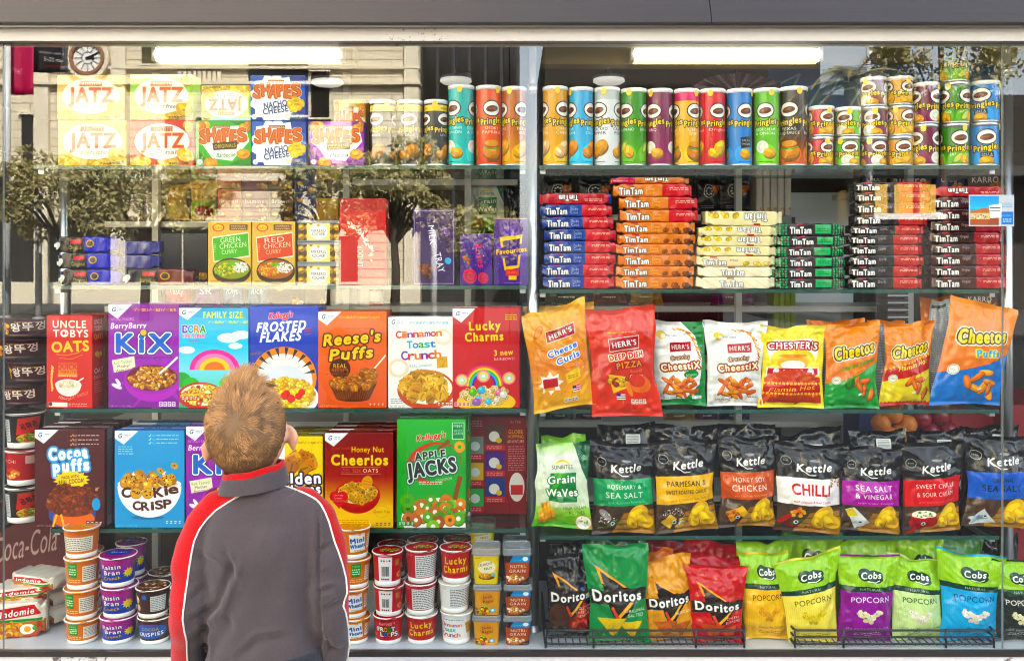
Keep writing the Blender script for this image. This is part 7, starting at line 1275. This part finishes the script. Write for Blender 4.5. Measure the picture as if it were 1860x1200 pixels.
tubstack(['brown and blue grain cereal tub, lowest of its stack', 'brown and blue grain cereal tub, middle of its stack', 'brown and blue grain cereal tub, topmost of its stack'], 940, (1118, 1062, 996), [t_ng]*3, ['#2a1c1a']*3)
tubstack(['yellow tub in the back column, lowest', 'yellow tub in the back column, second', 'yellow tub in the back column, third', 'yellow tub in the back column with its back label showing'], 876, (1108, 1052, 998, 950), [t_cn]*4, ['#dcb814']*4, .19)
tubstack(['brown tub in the back column, lowest', 'brown tub in the back column, middle', 'brown tub in the back column, topmost'], 938, (1106, 1046, 984), [t_ng]*3, ['#2a1c1a']*3, .18)
# ---- noodle packets at the left end
def noodle():
    a = Art(125, 90, '#ece6d8'); a.grad(55, 100, '#c8641c', '#b8401c'); a.poly([(10, 16), (80, 6), (92, 34), (16, 46)], '#c81c22'); a.text('Indomie', 50, 26, 14, '#f4f2ee', 60, 6, sh=.2, bold=.08); a.rect(6, 46, 94, 54, '#2a8a3a'); a.bits(36, 76, 30, 16, 40, 5, ['#e0a030', '#c8702a', '#e8c060'], 'x'); a.ell(68, 76, 14, 11, '#f6f4ec'); a.ell(68, 76, 6, 6, '#e8a01c'); a.bits(88, 70, 8, 8, 8, 4, ['#3a8a2a', '#c8302a'], 'ball'); return printed(a, 'film')
mn = noodle()
for i, (x, z_, yw, dp) in enumerate(((28, 0, 12, .075), (70, .012, -25, .16), (20, .05, 8, .09), (78, .055, -35, .19), (24, .088, 14, .1), (60, .118, -18, .12))):
    o = pack(f'white and red instant noodle packet, {["at the front of the heap", "lowest at the back of the heap", "second up at the front", "wedged at the right of the heap", "third up at the front", "topmost of the heap"][i]}', W(x, 0, dp).x, dp, zf+.001+z_, .15, .045 if i else .10, .1 if i else .05, mn, yaw=R(yw), group='noodle packets', name='noodle_packet', cat='noodle packet')
# ---- noodle bowls and cup noodles on the side shelf, far left
GS = 'goods on the side shelf at the far left'
def bowl_art():
    a = Art(230, 70, '#3a1a1c'); a.text('왕뚜껑', 56, 50, 13, '#efe6dc', 44, 6, bold=.05); a.bits(22, 60, 8, 12, 10, 4, ['#e0762a', '#f0b040'], 'ball'); a.fine(40, 20, 30, 1, '#d8a02c', 4, 4); return printed(a, 'can')
mbw = bowl_art()
for i, (y0, xx) in enumerate(((738, 30), (696, 42), (654, 22), (614, 30))):
    yy = .16; z = W(0, y0, yy).z; cup('noodle_bowl', f'dark maroon noodle bowl, {order(i, 4)} of its stack at the far left', 'noodle bowl', W(xx, 0, yy).x, yy+.075, z, .078, .062, mbw, R(-12+8*i), plain('#3a2020', .3, coat=.3), group=GS, body='#3a1a1c')
def cupn(c):
    a = Art(140, 110, c)
    if c == '#1e1a1a': a.poly([(50, 10), (90, 4), (86, 60), (46, 70)], '#c8281c'); a.text('공화춘', 68, 36, 14, '#1c1412', 30, 20, bold=.06); a.ell(66, 84, 20, 14, '#d8b070'); a.bits(66, 82, 16, 9, 14, 5, ['#e8c080', '#a8602a', '#7aa03a'], 'ball'); a.rect(4, 14, 34, 96, '#c9ccca'); a.fine(6, 20, 26, 12, '#444', 6, 2)
    else: a.rect(4, 20, 50, 44, '#b01c20'); a.text('KIMCHI', 28, 30, 10, '#f4e8e0', 36, bold=.04); a.bits(34, 76, 20, 14, 16, 6, ['#d87a4a', '#e8b080', '#c8402a'], 'ball'); a.rect(62, 10, 80, 40, '#d8b8b0')
    return printed(a, 'can')
cnb, cnr = cupn('#1e1a1a'), cupn('#b01c20')
for i, (yb, m_) in enumerate(((952, cnb), (884, cnr), (816, cnb))):
    yy = .13; cup('noodle_cup', f'{["black and red noodle cup, lowest of the far left stack", "red noodle cup between two black ones", "black and red noodle cup, topmost of the far left stack"][i]}', 'noodle cup', W(28, 0, yy).x, yy+.055, W(0, yb, yy).z, .056, .106, m_, R(6), plain('#8a2a24' if i == 1 else '#3a2a28', .3), group=GS)
# ------------------------------------------------------------------ the boy, seen from behind
YBOY = -.65
def Bp(px, py, dy=0.0):
    """photo pixel in the plane of the boy's back, then pushed dy towards the window"""
    return W(px, py, YBOY+dy)
kb = K(YBOY)
def fused(mb, vox, it=4, fac=.5):
    me = bpy.data.meshes.new('tmp'); me.from_pydata(mb.V, [], mb.F); o = link(bpy.data.objects.new('tmp', me))
    r = o.modifiers.new('r', 'REMESH'); r.mode = 'VOXEL'; r.voxel_size = vox; r.use_smooth_shade = True
    s = o.modifiers.new('s', 'SMOOTH'); s.iterations = it; s.factor = fac
    out = bpy.data.meshes.new_from_object(o.evaluated_get(bpy.context.evaluated_depsgraph_get())); bpy.data.objects.remove(o); bpy.data.meshes.remove(me); return out
def loft(mb, rings, n=28, cap=True):
    """rings: (centre, half width x, half depth y, squareness)"""
    V = []; F = []
    for c, hx_, hy, sq in rings:
        for j in range(n):
            a = 2*math.pi*j/n; ca, sa = math.cos(a), math.sin(a); V.append((c[0]+hx_*math.copysign(abs(ca)**sq, ca), c[1]+hy*math.copysign(abs(sa)**sq, sa), c[2]))
    for i in range(len(rings)-1):
        for j in range(n): F.append((i*n+j, i*n+(j+1) % n, (i+1)*n+(j+1) % n, (i+1)*n+j))
    if cap: F += [tuple(range(n))[::-1], tuple(range((len(rings)-1)*n, len(rings)*n))]
    return mb.add(V, F)
SK = nmat('skin', '#d8a184', .5, var=.05, bscale=20); SK.node_tree.nodes['Principled BSDF'].inputs['Subsurface Weight'].default_value = .15; SK.node_tree.nodes['Principled BSDF'].inputs['Subsurface Radius'].default_value = (.012, .004, .002); SK.node_tree.nodes['Principled BSDF'].inputs['Subsurface Scale'].default_value = .6
def cloth(name, col, bs=260): 
    m = nmat(name, col, .9, spec=.15, var=.22, bump=.5, bscale=bs, stretch=(1, 1, 1.6)); m.node_tree.nodes['Principled BSDF'].inputs['Sheen Weight'].default_value = .25; return m
GREY = cloth('grey fleece', '#4a4144'); RED = cloth('red fleece', '#b4060b'); WHT = cloth('white piping', '#e6e2de'); TRO = cloth('dark trousers', '#2a2c34')
# torso and sleeves in one surface
DC = .085                                    # the spine sits this far in front of the back's surface
jk = MB()
loft(jk, [(Bp(c, y, DC+o), hw*K(YBOY+DC+o), hd, q) for y, c, hw, hd, o, q in ((884, 476, 44, .045, -.01, 1), (893, 475, 62, .052, -.006, .95), (905, 475, 82, .06, -.003, .9), (922, 474, 98, .070, 0, .85), (950, 473, 104, .080, 0, .8), (1000, 475, 102, .088, .004, .8), (1060, 477, 100, .090, .008, .8), (1120, 478, 101, .094, .008, .8), (1190, 478, 104, .098, .008, .8), (1240, 478, 106, .100, .008, .8), (1275, 478, 103, .096, .008, .82))][::-1])
ARM = []
for arm in (((430, 905, .075, 24), (398, 922, .078, 34), (372, 952, .08, 39), (361, 990, .08, 41), (356, 1030, .075, 42), (354, 1072, .07, 42.5), (350, 1104, .07, 43), (345, 1135, .085, 38), (343, 1165, .11, 34), (347, 1200, .15, 31), (362, 1240, .20, 27), (372, 1256, .215, 25)),
            ((530, 905, .075, 24), (555, 917, .078, 32), (577, 942, .08, 36), (587, 985, .08, 37), (593, 1030, .075, 39), (597, 1066, .07, 39), (599, 1096, .07, 38), (601, 1128, .08, 36), (603, 1165, .10, 33), (602, 1200, .14, 30), (592, 1240, .19, 27), (584, 1256, .205, 25))):
    pts = [Bp(x, y, d) for x, y, d, r in arm]; ARM.append(pts)
    # resample to add sleeve folds
    P, Rr = [], []
    for i in range(len(pts)-1):
        for k in range(5):
            t = k/5; P.append(pts[i].lerp(pts[i+1], t)); rr = (arm[i][3]*(1-t)+arm[i+1][3]*t)*K(P[-1].y); P_y = arm[i][1]*(1-t)+arm[i+1][1]*t
            Rr.append(rr*(1+.035*math.sin(P_y*.118+ (0 if pts[0].x < -.55 else 1.4))*min(1, max(0, (P_y-985)/40))))
    P.append(pts[-1]); Rr.append(arm[-1][3]*K(pts[-1].y)); jk.tube(P, Rr, 22)
jm = fused(jk, .0045, 7, .55)
n = len(jm.vertices); co = np.empty(n*3, np.float32); jm.vertices.foreach_get('co', co); co = co.reshape(-1, 3); no = np.empty(n*3, np.float32); jm.vertices.foreach_get('normal', no); no = no.reshape(-1, 3)
PX = lambda c: 930+c[:, 0]/(S0*(D+c[:, 1])/D); PY = lambda c: HZ+(ZC-c[:, 2])/(S0*(D+c[:, 1])/D)
px, py = PX(co), PY(co)
# folds: each a soft valley or ridge along a line drawn on the cloth
FOLDS = [((425, 1018), (390, 1105), 9, -.008), ((408, 1000), (428, 1060), 8, -.006), ((392, 1092), (368, 1128), 7, -.005), ((362, 1010), (396, 1030), 9, -.004), ((400, 1110), (420, 1150), 10, -.004), ((470, 920), (440, 1010), 16, -.0035), ((520, 940), (540, 1060), 16, -.003), ((580, 925), (579, 1110), 4, -.007), ((578, 1110), (582, 1200), 6, -.007), ((579, 1000), (600, 990), 6, -.004), ((580, 1075), (606, 1068), 6, -.005), ((590, 1110), (626, 1092), 7, -.006), ((584, 1160), (612, 1188), 8, -.007), ((592, 1184), (628, 1178), 6, -.005), ((345, 1130), (392, 1100), 8, -.005), ((350, 1162), (386, 1138), 8, -.005), ((344, 1092), (372, 1066), 8, -.0035), ((440, 1190), (470, 1165), 9, -.005), ((470, 1165), (520, 1160), 10, -.004), ((390, 1180), (430, 1090), 12, -.004), ((540, 1080), (565, 1190), 14, -.004), ((490, 1000), (500, 1130), 24, -.003), ((450, 960), (520, 955), 20, -.002), ((372, 1130), (372, 1200), 6, -.010)]
back = np.clip((-no[:, 1]+.25)/.5, 0, 1)
for (x0, y0), (x1, y1), wd, dp in FOLDS:
    dx, dy = x1-x0, y1-y0; L2 = dx*dx+dy*dy; t = np.clip(((px-x0)*dx+(py-y0)*dy)/L2, 0, 1); d2 = ((px-x0-t*dx)**2+(py-y0-t*dy)**2)/wd**2
    s = ((px-x0)*dy-(py-y0)*dx)/L2**.5/wd
    tp = np.sin(np.pi*np.clip(t*.9+.05, 0, 1))**.5
    dp *= 1.4
    co += no*((dp*np.exp(-d2)-.45*dp*np.exp(-((s-1.6)**2))*np.exp(-np.maximum(d2-4, 0)))*tp*back)[:, None]
for k in range(10):
    a, b2, c2, ph = RNG.uniform(-1, 1), RNG.uniform(-1, 1), RNG.uniform(9, 26), RNG.uniform(0, 6); co += no*(.0009*np.sin(c2*(a*co[:, 0]*4+b2*co[:, 2]*3)+ph))[:, None]
jm.vertices.foreach_set('co', co.astype(np.float32).ravel()); jm.update()
LP = [(880, 452), (896, 440), (900, 435), (910, 418), (927, 392), (943, 376), (960, 363), (982, 353), (1005, 348), (1030, 344), (1060, 340), (1087, 336), (1110, 333), (1125, 332), (1145, 335), (1162, 339), (1180, 340), (1200, 341), (1225, 345), (1275, 358)]
RP = [(876, 500), (881.6, 513), (888, 534), (895, 552), (900, 562), (906, 573), (915, 582), (930, 590), (947, 597), (965, 602), (982, 607), (1003, 615), (1025, 622), (1050, 628), (1075, 630), (1090, 625), (1100, 623), (1110, 627), (1125, 630), (1147, 632), (1170, 634), (1190, 631), (1210, 626), (1275, 606)]
cf = np.empty(len(jm.polygons)*3, np.float32); jm.polygons.foreach_get('center', cf); cf = cf.reshape(-1, 3); fx, fy = PX(cf), PY(cf)
xl = np.interp(fy, [p[0] for p in LP], [p[1] for p in LP]); xr = np.interp(fy, [p[0] for p in RP], [p[1] for p in RP])
isred = ((fx < xl) | (fx > xr)) & (fy > 884)
for m_ in (GREY, RED): jm.materials.append(m_)
jm.polygons.foreach_set('material_index', isred.astype(np.int32)); jm.polygons.foreach_set('use_smooth', np.ones(len(jm.polygons), bool))
# body: head, neck, ears, trunk, hands and legs as one skin
bd_ = MB()
HC = Bp(450, 783, .095)                                # middle of the skull
def headpt(th, ph):
    """th: azimuth (0 = towards the window), ph: elevation"""
    d = Vector((math.sin(th)*math.cos(ph), math.cos(th)*math.cos(ph), math.sin(ph)))
    rx, ry, rz = .0835, .099, .105 if d.z > 0 else .118
    k = 1/math.sqrt((d.x/rx)**2+(d.y/ry)**2+(d.z/rz)**2); p = d*k
    if p.z < 0:                                        # jaw in front, nape behind
        t = min(1, -p.z/.118); p.x *= 1-.40*t*t; p.y *= (1-.12*t) if p.y > 0 else (1-.40*t*t)
    if p.y > 0:
        f = math.exp(-(p.x/.014)**2); p.y += .020*f*math.exp(-((p.z+.030)/.020)**2)+.008*f*math.exp(-((p.z+.005)/.02)**2)       # nose
        p.y += .006*math.exp(-(p.x/.02)**2-((p.z+.064)/.008)**2)+.008*math.exp(-(p.x/.022)**2-((p.z+.098)/.014)**2)             # lips, chin
        for s in (-1, 1): p.y -= .010*math.exp(-((p.x-s*.031)/.014)**2-((p.z+.004)/.011)**2); p.y += .004*math.exp(-((p.x-s*.045)/.02)**2-((p.z+.04)/.02)**2)
    return p
TILT = Matrix.Rotation(R(-7), 3, 'Y')                  # ear on the left sits lower
def head_surf(nu, nv):
    V = []; F = []
    for i in range(nv+1):
        for j in range(nu): V.append(HC+TILT @ headpt(2*math.pi*j/nu, -math.pi/2+math.pi*i/nv))
    for i in range(nv):
        for j in range(nu): F.append((i*nu+j, i*nu+(j+1) % nu, (i+1)*nu+(j+1) % nu, (i+1)*nu+j))
    return V, F
bd_.add(*[(v, [f[::-1] for f in F_2]) for v, F_2 in [head_surf(56, 40)]][0])
bd_.tube([Bp(455, 800, .105), Bp(458, 845, .098), Bp(462, 880, .092), Bp(468, 915, .088)], [.050, .051, .052, .06], 24)
EARS = []
for s, (ex, ey), tl in ((-1, (380, 816), 14), (1, (529, 795), -10)):
    c = Bp(ex, ey, .105); rot = Matrix.Rotation(R(tl), 3, 'Y') @ Matrix.Rotation(R(s*46), 3, 'Z'); V = []; F = []; nu, nv = 18, 10
    for i in range(nv+1):
        for j in range(nu):
            t, f = 2*math.pi*j/nu, -math.pi/2+math.pi*i/nv; x, y, z = .0070*math.sin(f), .0200*math.cos(f)*math.cos(t), .031*math.cos(f)*math.sin(t)
            if z < 0: y *= 1+.55*z/.031
            x += s*.006*(abs(y)/.0185)**2*(1 if i > nv/2 else .6); V.append(c+rot @ Vector((x, y, z)))
    for i in range(nv):
        for j in range(nu): F.append((i*nu+j, i*nu+(j+1) % nu, (i+1)*nu+(j+1) % nu, (i+1)*nu+j))
    bd_.add(V, F); bd_.tube([c+Vector((-s*.018, .004, .008)), c+Vector((s*.002, 0, .002))], [.017, .009], 12)
loft(bd_, [(Bp(478, 1285, DC), .095, .075, .85), (Bp(478, 1200, DC), .09, .07, .85), (Bp(476, 1060, DC), .09, .068, .85), (Bp(474, 960, DC), .095, .062, .85), (Bp(474, 915, DC), .07, .05, .9), (Bp(474, 895, DC), .045, .042, 1)])
for pts in ARM:
    bd_.tube([p.copy() for p in pts[1:]], [.03, .034, .033, .032, .030, .029, .027, .026, .024, .022, .020][:len(pts)-1], 14)
    s = 1 if pts[-1].x < HC.x else -1; w_ = pts[-1]; d = (pts[-1]-pts[-3]).normalized(); sid = Vector((s, 0, -.2)).normalized(); sid = (sid-d*sid.dot(d)).normalized(); nrm = d.cross(sid)
    hd_ = w_+d*.05
    loft_pts = [w_-d*.01, w_+d*.02, w_+d*.045, w_+d*.07]; V = []; F = []
    for p, a, b2 in zip(loft_pts, (.019, .024, .030, .029), (.016, .015, .0135, .011)):
        for j in range(14): q = 2*math.pi*j/14; V.append(p+sid*a*math.cos(q)+nrm*b2*math.sin(q))
    for i in range(3):
        for j in range(14): F.append((i*14+j, i*14+(j+1) % 14, (i+1)*14+(j+1) % 14, (i+1)*14+j))
    F += [tuple(range(14))[::-1], tuple(range(42, 56))]; bd_.add(V, F)
    for k, (off, ln) in enumerate(((-.023, .046), (-.008, .054), (.008, .050), (.022, .038))):
        b0 = w_+d*.064+sid*off; c1 = (d*.8+Vector((0, 0, -.6))).normalized(); c2 = (d*.2+Vector((0, -.15, -1))).normalized(); bd_.tube([b0-d*.012, b0+d*ln*.2, b0+d*ln*.2+c1*ln*.45, b0+d*ln*.2+c1*ln*.45+c2*ln*.4], [.0078, .0076, .0068, .0055], 10)
    th = w_+d*.028+sid*.024; bd_.tube([th-sid*.01, th+sid*.013+d*.014, th+sid*.016+d*.032+Vector((0, 0, -.006)), th+sid*.010+d*.046+Vector((0, 0, -.012))], [.0095, .0092, .008, .0062], 10)
XC = Bp(478, 1200).x
for s in (-1, 1): bd_.tube([Vector((XC+s*.055, YBOY+DC, .60)), Vector((XC+s*.062, YBOY+DC+.005, .42)), Vector((XC+s*.064, YBOY+DC+.005, .31)), Vector((XC+s*.066, YBOY+DC-.005, .18)), Vector((XC+s*.068, YBOY+DC-.005, .075))], [.068, .056, .043, .041, .030], 16); bd_.tube([Vector((XC+s*.068, YBOY+DC-.02, .05)), Vector((XC+s*.074, YBOY+DC+.06, .038)), Vector((XC+s*.08, YBOY+DC+.12, .03))], [.03, .027, .018], 12)
bm_ = fused(bd_, .0038, 3, .5); bm_.materials.append(SK); bm_.polygons.foreach_set('use_smooth', np.ones(len(bm_.polygons), bool))
boy = link(bpy.data.objects.new('person', bm_)); tag(boy, 'young boy in a grey jacket with red sleeves, facing the shop window', 'person')
jo = link(bpy.data.objects.new('jacket', jm)); jo.parent = boy
bv = BVHTree.FromPolygons([Vector(v) for v in co.tolist()], [tuple(p.vertices) for p in jm.polygons])
eye = Vector((0, -D, ZC))
for PL, pr_ in ((LP, 'piping'), (RP, 'piping')):
    yy = np.linspace(PL[1][0]-3, 1262, 210); xx = np.interp(yy, [p[0] for p in PL], [p[1] for p in PL]); pts = []
    for x, y in zip(xx, yy):
        d = (W(x, y, YBOY)-eye).normalized(); h, nn, _, dist = bv.ray_cast(eye, d)
        if h is not None and abs(h.y-YBOY) < .35 and (not pts or (h-pts[-1]).length < .05): pts.append(h+nn*.0009)
    sm_ = [pts[0]]+[(pts[i-1]+pts[i]*2+pts[i+1])/4 for i in range(1, len(pts)-1)]+[pts[-1]]
    MB().tube(sm_, .0020, 8).build('piping', [WHT], jo, smooth=True)
# back yoke seam and centre seam lines on the cloth
pts = []
for x in np.linspace(447, 508, 40):
    d = (W(x, 897-9*((x-447)/61)-2*math.sin((x-447)/61*3.14), YBOY)-eye).normalized(); h, nn, _, _d = bv.ray_cast(eye, d)
    if h is not None: pts.append(h+nn*.0004)
MB().tube(pts, .0011, 6).build('neck_seam', [plain('#37343a', .9)], jo, smooth=True)
# stand collar
def collar(name, m_, z_lo, z_hi, r0, r1, th, n=72, open_=0):
    V = []; F = []; cx_ = Bp(460, 880, .080)
    prof = [(r0, 0), (r0*.35+r1*.65+.002, .35), (r1, .8), (r1-.001, 1.0), (r1-th*.6, 1.03), (r1-th, .98), (r1-th, .5), (r0-th, 0)]
    for j in range(n):
        a = 2*math.pi*j/n; ca, sa = math.cos(a), math.sin(a)
        lo, hi = z_lo(ca), z_hi(ca)
        for r, t in prof:
            wob = 1+.012*math.sin(3*a+.6)+.008*math.sin(5*a)
            V.append((cx_.x+r*wob*ca, cx_.y+r*.90*wob*sa, lo+(hi-lo)*t+.0012*math.sin(6*a+1)*t))
    k = len(prof)
    for j in range(n):
        for i in range(k-1): F.append((j*k+i, ((j+1) % n)*k+i, ((j+1) % n)*k+i+1, j*k+i+1))
    o = mk(name, V, F, [m_], jo, smooth=True); return o
zpx = lambda l, r: (lambda ca: ZC-((l+r)/2+(r-l)/2*ca-HZ)*K(YBOY+.03))
collar('collar', GREY, zpx(904, 888), zpx(877, 857), .0765, .0700, .006)
collar('collar_lining', RED, zpx(886, 868), zpx(866.5, 846.5), .0672, .0668, .005)
# trousers and shoes
tq = MB(); loft(tq, [((XC, YBOY+DC, .47), .115, .09, .85), ((XC, YBOY+DC, .55), .118, .092, .85), ((XC, YBOY+DC, .64), .108, .085, .85)])
for s in (-1, 1): tq.tube([Vector((XC+s*.055, YBOY+DC, .58)), Vector((XC+s*.062, YBOY+DC+.005, .42)), Vector((XC+s*.064, YBOY+DC+.006, .31)), Vector((XC+s*.066, YBOY+DC-.002, .18)), Vector((XC+s*.068, YBOY+DC-.002, .065))], [.085, .074, .060, .055, .054], 20)
tm_ = fused(tq, .006, 3); tm_.materials.append(TRO); tm_.polygons.foreach_set('use_smooth', np.ones(len(tm_.polygons), bool)); to_ = link(bpy.data.objects.new('trousers', tm_)); to_.parent = boy
for s in (-1, 1):
    q = MB(); loft(q, [((XC+s*.072, YBOY+DC+.035, z), .038*k, .098*k, .75) for z, k in ((.001, 1), (.018, 1.03), (.035, .97), (.055, .80), (.075, .55))]); o = q.build('shoe', [plain('#26272c', .5)], boy, smooth=True)
    e = MB().lathe([(.0005, .0105), (.005, .0098), (.009, .006), (.0105, 0), (.009, -.006), (.0005, -.0105)], 18); c = HC+TILT @ Vector((s*.031, .082, -.004)); e.build('eye', [plain('#e8e4de', .2)], boy, loc=c, smooth=True); MB().lathe([(.0005, .0013), (.0045, .001), (.005, 0)], 16).build('iris', [plain('#3a5a6a', .2)], boy, loc=c+Vector((0, .0098, 0)), rot=(R(-90), 0, 0), smooth=True)
MB().tube([HC+TILT @ Vector((x, .096-.25*x*x*40*.1, -.064+.2*x*x)) for x in (-.018, -.009, 0, .009, .018)], [.0015, .0035, .004, .0035, .0015], 8).build('lips', [plain('#b0645a', .5)], boy, smooth=True)
# hair: a close cap plus strands that leave a whorl on the crown
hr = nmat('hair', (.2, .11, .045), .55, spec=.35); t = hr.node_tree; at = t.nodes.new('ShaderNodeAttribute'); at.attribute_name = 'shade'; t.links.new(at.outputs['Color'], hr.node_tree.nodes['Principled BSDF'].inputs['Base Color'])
hv, hf = head_surf(72, 52); hv = [Vector(v) for v in hv]; TI = TILT.inverted()
def loc_(p): return TI @ (p-HC)
def hairline(p):
    """> 0 where hair grows; p in head space"""
    az = math.atan2(p.x, -p.y)                          # 0 = back of the head
    a = abs(az); lim = -.108 if a < .8 else -.108+.076*min(1, (a-.8)/.5)
    if a > 1.3: lim = -.032+.06*min(1, (a-1.3)/.5)
    if a > 1.8: lim = .028+.03*min(1, (a-1.8)/.6)
    return p.z-lim
vs = []; fs = []; mp_ = {}
for f in hf:
    c = sum((hv[i] for i in f), Vector())/4
    if hairline(loc_(c)) > -.004:
        q = []
        for i in f:
            if i not in mp_: mp_[i] = len(vs); d = (hv[i]-HC).normalized(); k = hairline(loc_(hv[i])); vs.append(hv[i]+d*(.0012+.0035*min(1, max(0, k)/.05)))
            q.append(mp_[i])
        fs.append(q[::-1])
WH = None
d = (W(428, 768, YBOY)-eye).normalized(); hb = BVHTree.FromPolygons(hv, hf); WH = hb.ray_cast(eye, d)[0]
cap_n = len(vs); shade = []
g = np.random.default_rng(11)
tri = []; area = []
for f in hf:
    c = sum((hv[i] for i in f), Vector())/4; k = hairline(loc_(c))
    if k > -.006: tri.append(f); area.append((hv[f[1]]-hv[f[0]]).cross(hv[f[3]]-hv[f[0]]).length*(1 if loc_(c).y < .03 else .45))
area = np.array(area); area /= area.sum()
NS = 17000; idx = g.choice(len(tri), NS, p=area); clump = g.normal(size=(4096, 5))
SV = list(vs); SF = list(fs); SC_ = []
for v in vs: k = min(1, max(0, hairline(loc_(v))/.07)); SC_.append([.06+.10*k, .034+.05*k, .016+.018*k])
for f_i in idx:
    f = tri[f_i]; u, v = g.uniform(0, 1, 2); root = hv[f[0]].lerp(hv[f[1]], u).lerp(hv[f[3]].lerp(hv[f[2]], u), v); lp = loc_(root); k = hairline(lp)
    N = (root-HC); N = Vector((N.x/.0835**2, N.y/.097**2, N.z/.105**2)).normalized()
    rad = (root-WH); dist = rad.length; rad = (rad-N*rad.dot(N)); rad = rad.normalized() if rad.length > 1e-6 else Vector((1, 0, 0))
    tang = N.cross(rad)
    up = max(0, lp.z/.10)
    fade = min(1, max(.0, k/.085))
    L = .004+.020*fade+.020*max(0, (lp.z-.01)/.08)*fade
    T = rad+tang*.55*math.exp(-dist/.05)
    wv = lp+Vector((noise.noise(lp*40), noise.noise(lp*40+Vector((9, 0, 0))), noise.noise(lp*40+Vector((0, 9, 0)))))*.008; ci = int((round(wv.x*85)*131+round(wv.y*85)*37+round(wv.z*85)*11) % 4096); cj = clump[ci]
    T += (Vector(cj[:3])*(.20+.25*fade)+Vector(g.normal(size=3))*.11)+Vector((.25, 0, .35))*max(0, up-.1)
    lift = .09+.34*math.exp(-dist/.022)+.22*max(0, up-.5)
    tuft = math.exp(-(((lp.x+.008)/.03)**2))*max(0, (lp.z-.060)/.045)*(1 if lp.y < .04 else .3)
    if tuft > .05: T += Vector((-.25, .1, 1.6))*min(1.2, tuft); lift += .5*tuft; L *= 1+.35*min(1, tuft)
    T = (T-N*T.dot(N)).normalized(); d0 = (T+N*lift).normalized(); L *= g.uniform(.75, 1.15)
    pts = []; p = root+N*.0008
    for s in range(5):
        pts.append(p.copy()); dd = d0*(1-.12*s)+T*.12*s+Vector((0, 0, -.05*s if tuft < .2 else .0)); p = p+dd.normalized()*L/4
    q = [loc_(a) for a in pts]
    # keep strands outside the skull
    vw = (root-eye).normalized(); sd_ = T.cross(vw); sd_ = sd_.normalized() if sd_.length > .1 else N.cross(T).normalized(); wd = .00070*g.uniform(.8, 1.3); b0 = len(SV)
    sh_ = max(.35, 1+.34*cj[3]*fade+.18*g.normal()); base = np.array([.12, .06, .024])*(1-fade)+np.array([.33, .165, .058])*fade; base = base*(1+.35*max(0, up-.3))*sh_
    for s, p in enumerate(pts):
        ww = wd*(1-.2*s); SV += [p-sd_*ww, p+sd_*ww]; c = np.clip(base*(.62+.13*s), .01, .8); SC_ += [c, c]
    for s in range(4): SF.append((b0+2*s, b0+2*s+1, b0+2*s+3, b0+2*s+2))
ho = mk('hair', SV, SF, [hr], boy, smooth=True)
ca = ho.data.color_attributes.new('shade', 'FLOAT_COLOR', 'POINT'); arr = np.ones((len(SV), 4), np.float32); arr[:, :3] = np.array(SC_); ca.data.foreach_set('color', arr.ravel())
